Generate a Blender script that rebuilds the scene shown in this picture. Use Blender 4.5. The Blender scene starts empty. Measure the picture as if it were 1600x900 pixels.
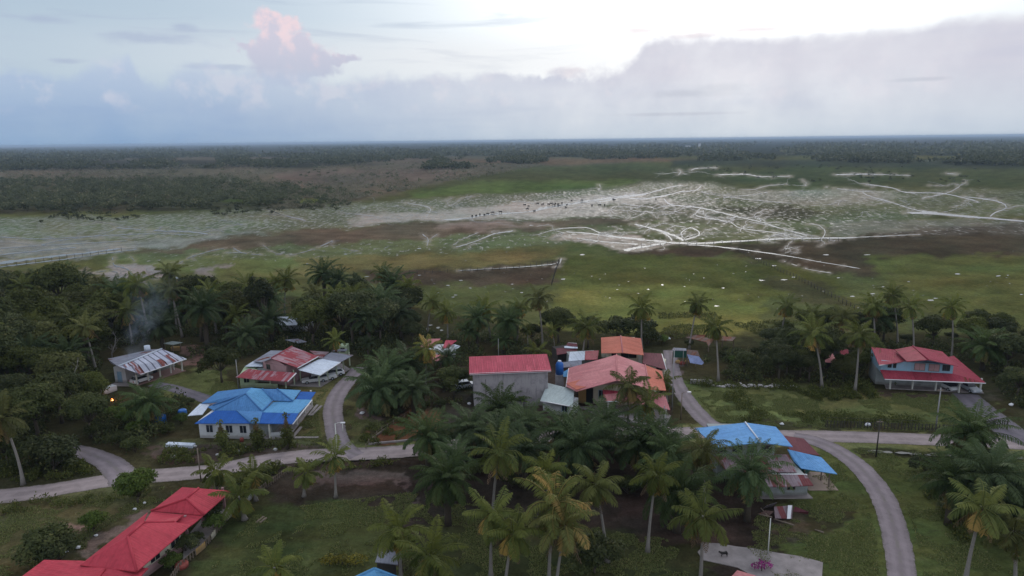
import bpy, bmesh, math, random
import numpy as np
from mathutils import Vector, Matrix

random.seed(11)
rng = np.random.default_rng(11)
S = bpy.context.scene
COL = S.collection
R_ = math.radians

# ------------------------------------------------------------------ camera
CAM_H, FPX = 45.0, 1067.0
PITCH = math.atan((450 - 219.0) / FPX)
ROLL = math.atan(18 / 1600)
FWD = np.array([0, math.cos(PITCH), -math.sin(PITCH)])
_r0 = np.array([1.0, 0, 0]); _u0 = np.cross(_r0, FWD)
CR = _r0 * math.cos(ROLL) - _u0 * math.sin(ROLL)
CU = _u0 * math.cos(ROLL) + _r0 * math.sin(ROLL)
cam_d = bpy.data.cameras.new('camera'); cam = bpy.data.objects.new('camera', cam_d); COL.objects.link(cam)
cam_d.sensor_width = 36; cam_d.lens = 24.0; cam_d.clip_end = 90000; cam_d.clip_start = 0.5
m = Matrix(((CR[0], CU[0], -FWD[0], 0), (CR[1], CU[1], -FWD[1], 0), (CR[2], CU[2], -FWD[2], CAM_H), (0, 0, 0, 1)))
cam.matrix_world = m
S.camera = cam

def at(px, py, z=0.0):
    """survey helper: photo pixel (1600x900) seen on the level z -> world point"""
    d = FWD + CR * (px - 800) / FPX - CU * (py - 450) / FPX
    t = (z - CAM_H) / d[2]
    return Vector((d[0] * t, d[1] * t, z))

def height_at(px, py0, py1):
    """height of an upright thing standing at (px,py0) whose top is seen at py1"""
    b = at(px, py0)
    lo, hi = 0.0, 30.0
    for _ in range(30):
        mid = (lo + hi) / 2
        v = np.array([b.x, b.y, mid - CAM_H]); y = 450 - FPX * (v @ CU) / (v @ FWD)
        if y > py1: lo = mid
        else: hi = mid
    return lo

def azel(px, py):
    d = FWD + CR * (px - 800) / FPX - CU * (py - 450) / FPX
    return math.degrees(math.atan2(d[0], d[1])), math.degrees(math.asin(d[2] / np.linalg.norm(d)))

# ------------------------------------------------------------------ render + view
S.view_settings.view_transform = 'Standard'; S.view_settings.look = 'None'
S.view_settings.exposure = EXPO = 0.1; S.view_settings.gamma = 1.0
S.render.engine = 'CYCLES'
S.cycles.use_denoising = True
S.cycles.max_bounces = 5; S.cycles.diffuse_bounces = 2; S.cycles.glossy_bounces = 2
S.cycles.transmission_bounces = 2; S.cycles.transparent_max_bounces = 4; S.cycles.volume_bounces = 0
S.cycles.sample_clamp_indirect = 4.0
S.cycles.volume_max_steps = 64

# ------------------------------------------------------------------ node helpers
class NT:
    def __init__(s, tree): s.t = tree; s.n = tree.nodes; s.l = tree.links
    def new(s, typ, **kw):
        n = s.n.new(typ)
        for k, v in kw.items(): setattr(n, k, v)
        return n
    def put(s, sock, v):
        if isinstance(v, bpy.types.NodeSocket): s.l.new(v, sock)
        elif v is not None:
            try: sock.default_value = v
            except Exception: sock.default_value = (*v, 1.0)
    def m(s, op, a, b=None, c=None, clamp=False):
        n = s.n.new('ShaderNodeMath'); n.operation = op; n.use_clamp = clamp
        for i, v in enumerate((a, b, c)):
            if v is not None: s.put(n.inputs[i], v)
        return n.outputs[0]
    def mix(s, f, a, b, mode='MIX'):
        n = s.n.new('ShaderNodeMix'); n.data_type = 'RGBA'; n.blend_type = mode; n.clamp_factor = True
        s.put(n.inputs[0], f)
        for i, v in ((6, a), (7, b)):
            if isinstance(v, bpy.types.NodeSocket): s.l.new(v, n.inputs[i])
            else: n.inputs[i].default_value = (*v[:3], 1.0)
        return n.outputs[2]
    def ss(s, x, lo, hi, a=0.0, b=1.0):
        n = s.n.new('ShaderNodeMapRange'); n.interpolation_type = 'SMOOTHSTEP'
        for i, v in enumerate((x, lo, hi, a, b)): s.put(n.inputs[i], v)
        return n.outputs[0]
    def lin(s, x, lo, hi, a=0.0, b=1.0):
        n = s.n.new('ShaderNodeMapRange'); n.clamp = True
        for i, v in enumerate((x, lo, hi, a, b)): s.put(n.inputs[i], v)
        return n.outputs[0]
    def noise(s, vec, scale, detail=3, rough=0.55, dist=0.0, dim='3D'):
        n = s.n.new('ShaderNodeTexNoise'); n.noise_dimensions = dim
        if vec is not None: s.l.new(vec, n.inputs['Vector'])
        n.inputs['Scale'].default_value = scale; n.inputs['Detail'].default_value = detail
        n.inputs['Roughness'].default_value = rough; n.inputs['Distortion'].default_value = dist
        return n.outputs['Fac']
    def comb(s, x, y, z=0.0):
        n = s.n.new('ShaderNodeCombineXYZ')
        for i, v in enumerate((x, y, z)): s.put(n.inputs[i], v)
        return n.outputs[0]
    def sep(s, v):
        n = s.n.new('ShaderNodeSeparateXYZ'); s.l.new(v, n.inputs[0]); return n.outputs
    def curve(s, x, pts, lo, hi, vlo, vhi):
        """piecewise curve y(x) through pts"""
        n = s.n.new('ShaderNodeFloatCurve'); c = n.mapping.curves[0]
        n.mapping.use_clip = False
        q = [((a - lo) / (hi - lo), (b - vlo) / (vhi - vlo)) for a, b in pts]
        while len(c.points) < len(q): c.points.new(0.5, 0.5)
        for p, (a, b) in zip(c.points, q): p.location = (a, b); p.handle_type = 'AUTO_CLAMPED'
        n.mapping.update()
        s.put(n.inputs['Value'], s.lin(x, lo, hi))
        return s.m('MULTIPLY_ADD', n.outputs[0], vhi - vlo, vlo)

# ------------------------------------------------------------------ sky (direction based clouds over a Nishita sky)
SUN_AZ, SUN_EL = 14.0, 24.0            # degrees right of the view axis (+Y), degrees up
W = bpy.data.worlds.new('World'); S.world = W; W.use_nodes = True
w = NT(W.node_tree); w.n.clear()
tc = w.new('ShaderNodeTexCoord'); D = tc.outputs['Generated']
sky = w.new('ShaderNodeTexSky', sky_type='NISHITA'); sky.sun_disc = False
sky.sun_elevation = R_(SUN_EL); sky.sun_rotation = R_(SUN_AZ); sky.air_density = 1.0; sky.dust_density = 2.0
dx, dy, dz = w.sep(D)
AZ = w.m('MULTIPLY', w.m('ARCTAN2', dx, dy), 57.2958)
EL = w.m('MULTIPLY', w.m('ARCSINE', dz), 57.2958)
fine = w.noise(D, 26, 6, 0.6)          # cumulus edge detail
soft = w.noise(w.comb(w.m('MULTIPLY', AZ, 0.05), w.m('MULTIPLY', EL, 0.3)), 1.0, 4, 0.55)
wisp = w.noise(w.comb(w.m('MULTIPLY', AZ, 0.07), w.m('MULTIPLY', EL, 0.7), 3.0), 1.0, 5, 0.6, 0.6)
AZw = w.m('ADD', AZ, w.m('MULTIPLY', w.m('SUBTRACT', fine, 0.5), 3.2))
ELw = w.m('ADD', EL, w.m('MULTIPLY', w.m('SUBTRACT', w.noise(D, 31, 6, 0.6, 0.0), 0.5), 3.0))
# clear air: blue left, glowing towards the hidden sun
gdx = w.m('DIVIDE', w.m('SUBTRACT', AZ, 18.0), 23.0)
gdy = w.m('DIVIDE', w.m('SUBTRACT', EL, 19.0), 15.0)
gd = w.m('ADD', w.m('MULTIPLY', gdx, gdx), w.m('MULTIPLY', gdy, gdy))
glow = w.m('POWER', 2.718, w.m('MULTIPLY', gd, -1.0))
nish = w.mix(1.0, sky.outputs[0], (0.075, 0.075, 0.075), 'MULTIPLY')
bluec = w.mix(w.lin(EL, 0, 40), (0.45, 0.58, 0.71), (0.38, 0.44, 0.53))
bluec = w.mix(w.ss(w.m('ABSOLUTE', AZ), 48, 105), bluec, (1.02, 1.08, 1.16))
bluec = w.mix(w.ss(EL, 14, 45), bluec, (0.80, 0.86, 0.95))
clear = w.mix(0.85, nish, bluec)
clear = w.mix(w.m('MULTIPLY', glow, 1.0, clamp=True), clear, (1.65, 1.68, 1.68))
# thin streaks high up
clear = w.mix(w.m('MULTIPLY', w.ss(wisp, 0.52, 0.70), w.lin(AZ, -10, 10, 0.55, 0.10)), clear, (0.38, 0.46, 0.60))
# soft high cream band left and centre
clear = w.mix(w.m('MULTIPLY', w.m('MULTIPLY', w.ss(EL, 9.5, 6.5), w.ss(EL, 3.0, 6.0)), w.lin(AZ, -34, -6, 0.10, 0.55)), clear, (0.80, 0.80, 0.82))

def blobs(lst, k=1.0, usew=True):
    """union of soft ellipses given in photo pixels (px,py,rx,ry) on the sky"""
    acc = None
    for px, py, rx, ry in lst:
        a, e = azel(px, py)
        sc = math.cos(R_(a)) ** 2 * 0.0537
        x = w.m('DIVIDE', w.m('SUBTRACT', AZw if usew else AZ, a), rx * sc * k)
        y = w.m('DIVIDE', w.m('SUBTRACT', ELw if usew else EL, e), ry * sc * k)
        d = w.m('SQRT', w.m('ADD', w.m('MULTIPLY', x, x), w.m('MULTIPLY', y, y)))
        acc = d if acc is None else w.m('MINIMUM', acc, d)
    return acc
# the tall pink cumulus
tower = [(422, 34, 34, 18), (452, 42, 18, 18), (432, 62, 30, 26), (415, 85, 34, 26), (462, 80, 26, 24), (492, 96, 32, 24),
         (440, 108, 50, 26), (532, 94, 34, 10), (385, 76, 16, 11), (470, 108, 60, 16)]
tm = blobs(tower)
tmask = w.ss(tm, 1.2, 0.62)
lit = w.ss(w.m('ADD', w.noise(D, 45, 5, 0.55), w.lin(EL, 5, 11.5, -0.12, 0.10)), 0.40, 0.62)
tcol = w.mix(lit, (0.60, 0.57, 0.68), (0.84, 0.66, 0.70))
tcol = w.mix(w.lin(EL, 5.0, 8.0), (0.46, 0.50, 0.63), tcol)
c1 = w.mix(w.m('MULTIPLY', tmask, 0.85), clear, tcol)
# small dark and pink wisps
wl = blobs([(1000, 47, 36, 5), (1085, 56, 60, 6), (1180, 46, 44, 5), (885, 112, 26, 9), (285, 42, 24, 7), (105, 95, 30, 5), (230, 60, 70, 10), (70, 30, 60, 8), (340, 105, 50, 5)], usew=False)
wl = w.m('ADD', wl, w.m('MULTIPLY', w.m('SUBTRACT', w.noise(w.comb(w.m('MULTIPLY', AZ, .3), EL, 2.0), 1.3, 5, .6), .5), 2.2))
c1 = w.mix(w.m('MULTIPLY', w.ss(wl, 1.4, 0.2), 0.5), c1, w.mix(w.lin(AZ, -5, 8), (0.36, 0.42, 0.58), (0.68, 0.56, 0.60)))
# big cloud bank with its upper edge given by photo points
edge = [(-200, 90), (0, 106), (100, 118), (160, 92), (200, 96), (222, 128), (245, 128), (290, 112), (340, 108), (420, 116), (600, 120),
        (800, 119), (930, 112), (985, 98), (1025, 66), (1080, 60), (1250, 60), (1400, 46), (1500, 32), (1600, 24), (1800, 6)]
pts = [azel(a, b) for a, b in edge]
az0, az1 = pts[0][0], pts[-1][0]
ed = w.curve(AZ, [(a, e) for a, e in pts], az0, az1, 0.0, 14.0)
edn = w.m('ADD', ed, w.m('MULTIPLY', w.m('SUBTRACT', w.noise(D, 20, 8, 0.62), 0.5), w.lin(AZ, 10, 22, 3.2, 1.3)))
bank = w.ss(w.m('SUBTRACT', edn, EL), w.lin(soft, 0.3, 0.7, -0.9, -0.1), w.lin(soft, 0.3, 0.7, 0.9, 0.15))
bcol_l = w.mix(w.lin(EL, 0.0, 6.0), (0.23, 0.36, 0.56), (0.46, 0.55, 0.70))
bcol_r = w.mix(w.lin(EL, 0.0, 5.0), (0.54, 0.61, 0.69), (0.62, 0.62, 0.70))
bcol_r = w.mix(w.lin(EL, 7.0, 12.0), bcol_r, (0.62, 0.60, 0.67))
bcol = w.mix(w.ss(AZ, -36, 16), bcol_l, bcol_r)
bcol = w.mix(w.m('MULTIPLY', w.ss(soft, 0.46, 0.68), 0.38), bcol, w.mix(1.0, bcol, (0.80, 0.84, 0.92), 'MULTIPLY'))
cum = w.ss(w.noise(D, 22, 5, 0.6), 0.5, 0.66)
bcol = w.mix(w.m('MULTIPLY', w.m('MULTIPLY', cum, w.m('MULTIPLY', w.ss(EL, 1.8, 3.5), w.ss(EL, 8.5, 5.5))), 0.45), bcol, (0.68, 0.66, 0.73))
wl2 = blobs([(1085, 146, 70, 7), (1125, 137, 42, 8), (1435, 124, 45, 4), (1060, 178, 100, 3)], usew=False)
wl2 = w.m('ADD', wl2, w.m('MULTIPLY', w.m('SUBTRACT', w.noise(w.comb(w.m('MULTIPLY', AZ, .25), EL), 1.0, 5, .6), .5), 1.5))
bcol = w.mix(w.m('MULTIPLY', w.ss(wl2, 1.35, 0.3), 0.5), bcol, (0.42, 0.45, 0.54))
# light haze right at the horizon
c2 = w.mix(w.m('MULTIPLY', bank, w.lin(w.noise(D, 9, 5, 0.6), 0.35, 0.65, 0.72, 1.0)), c1, bcol)
below = w.mix(w.ss(EL, 0.0, -3.0), c2, (0.05, 0.06, 0.07))
bg = w.new('ShaderNodeBackground'); w.l.new(below, bg.inputs[0]); bg.inputs[1].default_value = 1.0
wo = w.new('ShaderNodeOutputWorld'); w.l.new(bg.outputs[0], wo.inputs[0])
W.cycles.sampling_method = 'MANUAL'; W.cycles.sample_map_resolution = 512

sd = bpy.data.lights.new('sun', 'SUN'); sd.energy = 0.9; sd.angle = R_(22); sd.color = (1.0, 0.93, 0.86)
sun = bpy.data.objects.new('sun', sd); COL.objects.link(sun)
sdir = Vector((math.sin(R_(SUN_AZ)) * math.cos(R_(SUN_EL)), math.cos(R_(SUN_AZ)) * math.cos(R_(SUN_EL)), math.sin(R_(SUN_EL))))
sun.rotation_euler = sdir.to_track_quat('Z', 'Y').to_euler(); sun.location = (0, 0, 300)

# ------------------------------------------------------------------ small numeric noise
def _h(ix, iy, s):
    v = np.sin(ix * 127.1 + iy * 311.7 + s * 74.7) * 43758.5453
    return v - np.floor(v)
def vn(x, y, s=0):
    xi, yi = np.floor(x), np.floor(y); fx, fy = x - xi, y - yi
    fx = fx * fx * (3 - 2 * fx); fy = fy * fy * (3 - 2 * fy)
    a = _h(xi, yi, s) * (1 - fx) + _h(xi + 1, yi, s) * fx
    b = _h(xi, yi + 1, s) * (1 - fx) + _h(xi + 1, yi + 1, s) * fx
    return a * (1 - fy) + b * fy
def fbm(x, y, s=0, o=4):
    r = 0; amp = 0.5; t = 0
    for k in range(o):
        r = r + amp * vn(x * 2 ** k, y * 2 ** k, s + k * 13); t += amp; amp *= 0.55
    return r / t
def lin(c):
    c = np.array(c, float) / 255
    return np.where(c < 0.04045, c / 12.92, ((c + 0.055) / 1.055) ** 2.4)
E_LIGHT = 0.62
def alb(r, g, b, k=1.0):
    """seen sRGB colour under this dusk light -> base colour"""
    c = lin((r, g, b)) / E_LIGHT * k
    return tuple(np.clip(c * 0.74 + c.mean() * 0.26 * np.array([1.06, 1.0, 0.94]), 0.004, 0.85) * np.array([1.30, 1.16, 1.10]))

# ------------------------------------------------------------------ object bookkeeping
def tag(o, label=None, cat=None, group=None, kind=None):
    if label: o['label'] = label
    if cat: o['category'] = cat
    if group: o['group'] = group
    if kind: o['kind'] = kind
    return o
def thing(name, loc, label, cat, group=None, rz=0.0):
    o = bpy.data.objects.new(name, None); COL.objects.link(o)
    o.location = loc; o.rotation_euler = (0, 0, rz); o.empty_display_size = 0.5
    return tag(o, label, cat, group)

def mesh_np(name, V, F, mat=None, tint=None, smooth=False):
    """quad mesh from arrays"""
    V = np.asarray(V, np.float32); F = np.asarray(F, np.int32)
    me = bpy.data.meshes.new(name)
    me.vertices.add(len(V)); me.vertices.foreach_set('co', V.ravel())
    n = F.shape[1]
    me.loops.add(F.size); me.loops.foreach_set('vertex_index', F.ravel())
    me.polygons.add(len(F)); me.polygons.foreach_set('loop_start', np.arange(0, F.size, n, dtype=np.int32))
    if smooth: me.polygons.foreach_set('use_smooth', np.ones(len(F), bool))
    me.update(calc_edges=True)
    if tint is not None:
        a = me.attributes.new('tint', 'FLOAT', 'POINT'); a.data.foreach_set('value', np.asarray(tint, np.float32))
    if mat: me.materials.append(mat)
    return me
def link(name, me, parent=None, loc=(0, 0, 0)):
    o = bpy.data.objects.new(name, me); COL.objects.link(o); o.location = loc
    if parent: o.parent = parent
    return o

class MB:
    """collects boxes, sheets and tubes in world coordinates; build() links them as one mesh"""
    def __init__(s, frame=None): s.v = []; s.f = []; s.uv = []; s.M = frame; s.sm = []
    def _p(s, p):
        p = Vector(p)
        return s.M @ p if s.M else p
    def face(s, idx, uv=None, smooth=False):
        s.f.append(idx); s.uv.append(uv); s.sm.append(smooth)
    def poly(s, pts, thick=0.0, uvdir=None):
        """a plane polygon with slope-aligned UVs in metres and, if thick, an underside"""
        P_ = [s._p(p) for p in pts]
        n = Vector((0, 0, 0))
        for i in range(len(P_)):
            a, b = P_[i], P_[(i + 1) % len(P_)]
            n += a.cross(b)
        n.normalize()
        if n.z < 0 and thick: P_.reverse(); n = -n
        u = uvdir or n.cross(Vector((0, 0, 1)))
        if u.length < 0.05: u = (P_[1] - P_[0])
        u = u.normalized(); v = n.cross(u)
        uv = [(p.dot(u), p.dot(v)) for p in P_]
        b0 = len(s.v); s.v += P_; N = len(P_)
        s.face(list(range(b0, b0 + N)), uv)
        if thick:
            b1 = len(s.v); s.v += [p - Vector((0, 0, thick)) for p in P_]
            s.face(list(range(b1 + N - 1, b1 - 1, -1)), uv[::-1])
            for i in range(N):
                j = (i + 1) % N
                s.face([b0 + j, b0 + i, b1 + i, b1 + j], [uv[j], uv[i], uv[i], uv[j]])
        return s
    def box(s, x0, y0, z0, x1, y1, z1):
        c = [s._p((x, y, z)) for z in (z0, z1) for x, y in ((x0, y0), (x1, y0), (x1, y1), (x0, y1))]
        b = len(s.v); s.v += c
        for q, uvq in (((3, 2, 1, 0), None), ((4, 5, 6, 7), None), ((0, 1, 5, 4), 1), ((1, 2, 6, 5), 2), ((2, 3, 7, 6), 1), ((3, 0, 4, 7), 2)):
            if uvq is None: uv = [(c[i].x, c[i].y) for i in q]
            else:
                L = (c[q[1]] - c[q[0]]).length
                uv = [(0, z0), (L, z0), (L, z1), (0, z1)]
            s.face([b + i for i in q], uv)
        return s
    def prism(s, pts, z0, z1):
        """vertical prism on a footprint"""
        A = [s._p((p[0], p[1], z0)) for p in pts]; B = [s._p((p[0], p[1], z1)) for p in pts]
        ar = sum(A[i].x * A[(i + 1) % len(A)].y - A[(i + 1) % len(A)].x * A[i].y for i in range(len(A)))
        if ar < 0: A.reverse(); B.reverse()
        b = len(s.v); N = len(A); s.v += A + B
        s.face([b + N + i for i in range(N)], [(p.x, p.y) for p in B])
        s.face([b + N - 1 - i for i in range(N)], [(p.x, p.y) for p in A[::-1]])
        run = 0.0
        for i in range(N):
            j = (i + 1) % N; L = (A[j] - A[i]).length
            s.face([b + i, b + j, b + N + j, b + N + i], [(run, z0), (run + L, z0), (run + L, z1), (run, z1)]); run += L
        return s
    def tube(s, pts, rads, n=8, cap=True, smooth=True):
        pts = [s._p(p) for p in pts]
        if not hasattr(rads, '__len__'): rads = [rads] * len(pts)
        b0 = len(s.v); prev = None
        for i, p in enumerate(pts):
            d = (pts[min(i + 1, len(pts) - 1)] - pts[max(i - 1, 0)]).normalized()
            a = Vector((1, 0, 0)) if abs(d.x) < 0.9 else Vector((0, 1, 0))
            if prev is not None: a = prev
            x = (a - d * a.dot(d)).normalized(); y = d.cross(x); prev = x
            for k in range(n):
                t = 2 * math.pi * k / n
                s.v.append(p + (x * math.cos(t) + y * math.sin(t)) * rads[i])
        for i in range(len(pts) - 1):
            for k in range(n):
                a = b0 + i * n + k; b = b0 + i * n + (k + 1) % n
                s.face([a, b, b + n, a + n], [(k / n, i), ((k + 1) / n, i), ((k + 1) / n, i + 1), (k / n, i + 1)], smooth)
        if cap:
            s.face([b0 + n - 1 - k for k in range(n)]); e = b0 + (len(pts) - 1) * n
            s.face([e + k for k in range(n)])
        return s
    def lump(s, c, r, n=6, seed=0, jit=0.25):
        """irregular stone or sack"""
        q = random.Random(seed); c = s._p(c); b = len(s.v)
        rr = r if hasattr(r, '__len__') else (r, r, r)
        rows = [(-0.9, 0.55), (-0.2, 1.0), (0.5, 0.85), (0.95, 0.3)]
        for z, k in rows:
            for i in range(n):
                t = 2 * math.pi * i / n; j = 1 + q.uniform(-jit, jit)
                s.v.append(c + Vector((math.cos(t) * rr[0] * k * j, math.sin(t) * rr[1] * k * j, z * rr[2] * (1 + q.uniform(-jit, jit) * .4))))
        for i in range(3):
            for k in range(n):
                s.face([b + i * n + k, b + i * n + (k + 1) % n, b + (i + 1) * n + (k + 1) % n, b + (i + 1) * n + k])
        s.face([b + n - 1 - k for k in range(n)]); s.face([b + 3 * n + k for k in range(n)])
        return s
    def mesh(s, name, mat=None, base=(0, 0, 0)):
        base = Vector(base)
        me = bpy.data.meshes.new(name)
        me.from_pydata([tuple(v - base) for v in s.v], [], s.f)
        ul = me.uv_layers.new(name='UVMap'); k = 0; buf = []
        for f, uv in zip(s.f, s.uv):
            for i, vi in enumerate(f):
                buf += list(uv[i]) if uv else [s.v[vi].x, s.v[vi].y]
        ul.data.foreach_set('uv', buf)
        me.polygons.foreach_set('use_smooth', s.sm)
        if mat: me.materials.append(mat)
        me.update(); return me
    def build(s, name, mat, parent=None):
        base = Vector((0, 0, 0)); q = parent
        while q is not None: base += q.location; q = q.parent
        o = link(name, s.mesh(name, mat, base), parent)
        return o

# ------------------------------------------------------------------ materials
def pmat(name, base=(0.5, 0.5, 0.5), rough=0.8, spec=0.3, metal=0.0):
    mt = bpy.data.materials.new(name); mt.use_nodes = True
    t = NT(mt.node_tree); b = t.n['Principled BSDF']
    b.inputs['Base Color'].default_value = (*base, 1); b.inputs['Roughness'].default_value = rough
    b.inputs['Specular IOR Level'].default_value = spec; b.inputs['Metallic'].default_value = metal
    return mt, t, b
def bump(t, b, h, strength=0.3, dist=0.05):
    n = t.new('ShaderNodeBump'); n.inputs['Strength'].default_value = strength; n.inputs['Distance'].default_value = dist
    t.l.new(h, n.inputs['Height']); t.l.new(n.outputs[0], b.inputs['Normal'])
def worldpos(t): return t.new('ShaderNodeNewGeometry').outputs['Position']

def roof_mat(name, c, c2=None, rust=None, rustamt=0.0, panel=0.9, spread=0.10, rough=0.7, lines=0.0, tile=False, metal=0.0, spec=0.04, rustc=(0.10, 0.035, 0.022)):
    mt, t, b = pmat(name, c, rough, spec, metal)
    uvn = t.new('ShaderNodeUVMap').outputs[0]; u, v, _ = t.sep(uvn)
    pid = t.m('FLOOR', t.m('DIVIDE', u, panel))
    wn = t.new('ShaderNodeTexWhiteNoise', noise_dimensions='1D'); t.l.new(pid, wn.inputs['W'])
    rv = wn.outputs['Value']
    wn2 = t.new('ShaderNodeTexWhiteNoise', noise_dimensions='2D')
    t.l.new(t.comb(pid, t.m('FLOOR', t.m('DIVIDE', t.m('ADD', v, t.m('MULTIPLY', rv, 7.0)), 2.6))), wn2.inputs['Vector'])
    rv2 = wn2.outputs['Value']
    n1 = t.noise(uvn, 0.35, 4, 0.6); n2 = t.noise(uvn, 2.5, 3, 0.6)
    col = t.mix(t.lin(n1, 0.3, 0.7), c, c2 or tuple(x * 0.82 for x in c))
    val = t.m('ADD', 1.0 - spread, t.m('MULTIPLY', rv2, spread * 2))
    val = t.m('MULTIPLY', val, t.lin(n2, 0.25, 0.75, 0.84, 1.12))
    col = t.mix(1.0, col, t.comb(val, val, val), 'MULTIPLY')
    if rustamt:
        st = t.noise(t.comb(t.m('MULTIPLY', u, 1.6), t.m('MULTIPLY', v, 0.35)), 1.0, 4, 0.65)
        k = t.m('ADD', t.m('MULTIPLY', rv2, 0.9), t.m('MULTIPLY', t.m('SUBTRACT', st, 0.5), 1.6))
        rm = t.ss(k, 1.0 - rustamt - 0.12, 1.0 - rustamt + 0.12)
        rc = t.mix(n2, rustc, tuple(x * 1.7 for x in rustc))
        col = t.mix(rm, col, rc)
        b.inputs['Roughness'].default_value = rough
    # stains running down the slope
    st2 = t.noise(t.comb(t.m('MULTIPLY', u, 3.0), t.m('MULTIPLY', v, 0.25), 5.0), 1.0, 4, 0.6)
    col = t.mix(t.m('MULTIPLY', t.ss(st2, 0.48, 0.72), 0.5), col, t.mix(1.0, col, (0.55, 0.55, 0.55), 'MULTIPLY'))
    if lines:
        fr = t.m('FRACT', t.m('DIVIDE', u, panel)); ln = t.m('LESS_THAN', fr, 0.24)
        col = t.mix(t.m('MULTIPLY', ln, lines), col, t.mix(1.0, col, (0.3, 0.3, 0.33), 'MULTIPLY'))
    t.l.new(col, b.inputs['Base Color'])
    rib = t.m('SINE', t.m('MULTIPLY', u, 2 * math.pi / 0.30))
    if tile:
        fr = t.m('FRACT', t.m('DIVIDE', v, 0.38)); rib = t.m('ADD', t.m('MULTIPLY', rib, 0.5), t.m('MULTIPLY', fr, 1.5))
    bump(t, b, rib, 0.35, 0.04)
    return mt

def wall_mat(name, c, dirt=0.35, dirtc=None, low=0.5, rough=0.85, streak=0.4):
    mt, t, b = pmat(name, c, rough, 0.2)
    uvn = t.new('ShaderNodeUVMap').outputs[0]; u, v, _ = t.sep(uvn); P = worldpos(t); z = t.sep(P)[2]
    n1 = t.noise(P, 0.6, 5, 0.65); n2 = t.noise(P, 5, 3, 0.6)
    dc = dirtc or tuple(x * 0.45 for x in c)
    col = t.mix(t.m('MULTIPLY', t.ss(n1, 0.45, 0.72), dirt), c, dc)
    st = t.noise(t.comb(t.m('MULTIPLY', u, 2.5), t.m('MULTIPLY', v, 0.25)), 1.0, 4, 0.6)
    col = t.mix(t.m('MULTIPLY', t.ss(st, 0.5, 0.72), streak * 0.6), col, dc)
    # splash dirt near the ground, irregular
    col = t.mix(t.m('MULTIPLY', t.ss(t.m('ADD', z, t.m('MULTIPLY', n1, -0.7)), 0.35, -0.1), low), col, (0.12, 0.10, 0.085))
    col = t.mix(t.m('MULTIPLY', n2, 0.15), col, dc)
    t.l.new(col, b.inputs['Base Color']); bump(t, b, n2, 0.15, 0.02)
    return mt

def leaf_mat(name, c1, c2, c3=None, rough=0.65, trans=0.3, yellow=0.0, spec=0.10):
    mt, t, b = pmat(name, c1, rough, spec)
    at_ = t.new('ShaderNodeAttribute', attribute_name='tint').outputs['Fac']
    oi = t.new('ShaderNodeObjectInfo').outputs['Random']
    P = worldpos(t)
    n = t.noise(P, 0.55, 3, 0.6)
    k = t.m('ADD', t.m('MULTIPLY', at_, 0.55), t.m('MULTIPLY', n, 0.45))
    col = t.mix(t.lin(k, 0.2, 0.8), c1, c2)
    if c3: col = t.mix(t.ss(at_, 0.86, 1.0), col, c3)
    if yellow: col = t.mix(t.m('MULTIPLY', t.ss(oi, 0.55, 1.0), yellow), col, (0.115, 0.105, 0.035))
    v = t.lin(t.m('FRACT', t.m('MULTIPLY', oi, 7.31)), 0, 1, 0.66, 1.25)
    col = t.mix(1.0, col, t.comb(v, v, t.m('MULTIPLY', v, t.lin(oi, 0, 1, 0.8, 1.15))), 'MULTIPLY')
    t.l.new(col, b.inputs['Base Color'])
    tr = t.new('ShaderNodeBsdfTranslucent'); t.l.new(col, tr.inputs[0])
    mx = t.new('ShaderNodeMixShader'); mx.inputs[0].default_value = trans
    t.l.new(b.outputs[0], mx.inputs[1]); t.l.new(tr.outputs[0], mx.inputs[2])
    t.l.new(mx.outputs[0], t.n['Material Output'].inputs[0])
    return mt
def plain(name, c, rough=0.7, spec=0.3, metal=0.0, var=0.25, scale=3.0):
    mt, t, b = pmat(name, c, rough, spec, metal)
    n = t.noise(worldpos(t), scale, 4, 0.6)
    t.l.new(t.mix(n, tuple(x * (1 - var) for x in c), tuple(min(1, x * (1 + var)) for x in c)), b.inputs['Base Color'])
    return mt
M = {}
M['red'] = roof_mat('red_tile_roof', (0.40, 0.048, 0.072), (0.45, 0.062, 0.085), tile=True, spread=0.04, rough=0.45)
M['red2'] = roof_mat('faded_red_roof', (0.27, 0.040, 0.066), (0.33, 0.058, 0.085), tile=False, rustamt=0.10, spread=0.10, rough=0.5)
M['crimson'] = roof_mat('crimson_sheet_roof', (0.37, 0.055, 0.09), (0.42, 0.075, 0.11), spread=0.12, panel=0.45, rough=0.5, lines=0.25)
M['salmon'] = roof_mat('salmon_roof', (0.44, 0.165, 0.18), (0.50, 0.22, 0.23), spread=0.09, panel=1.0)
M['orange'] = roof_mat('orange_roof', (0.46, 0.14, 0.10), (0.50, 0.17, 0.125), spread=0.07, panel=1.0)
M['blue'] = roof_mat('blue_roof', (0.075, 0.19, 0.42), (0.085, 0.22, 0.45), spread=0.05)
M['blue_shaded'] = roof_mat('blue_roof_shaded', (0.028, 0.10, 0.36), (0.035, 0.12, 0.39), spread=0.05)  # bungalow blue again, with the shade of its darker slopes painted in
M['blue_pale_lit'] = roof_mat('light_and_lit_blue_roof', (0.11, 0.29, 0.52), (0.12, 0.31, 0.55), spread=0.04)  # real light blue, also the painted lit tone of the bungalow slopes
M['sky'] = roof_mat('sky_blue_roof', (0.12, 0.28, 0.56), (0.15, 0.34, 0.62), spread=0.06, panel=0.8)
M['rusty'] = roof_mat('rusty_zinc_roof', (0.30, 0.29, 0.33), (0.24, 0.22, 0.25), rustamt=0.62, panel=0.8, spread=0.18, rustc=(0.13, 0.04, 0.04))
M['rusty2'] = roof_mat('mauve_rusted_zinc', (0.27, 0.22, 0.25), (0.22, 0.15, 0.17), rustamt=0.50, panel=0.75, spread=0.25, rustc=(0.12, 0.042, 0.045))
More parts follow.
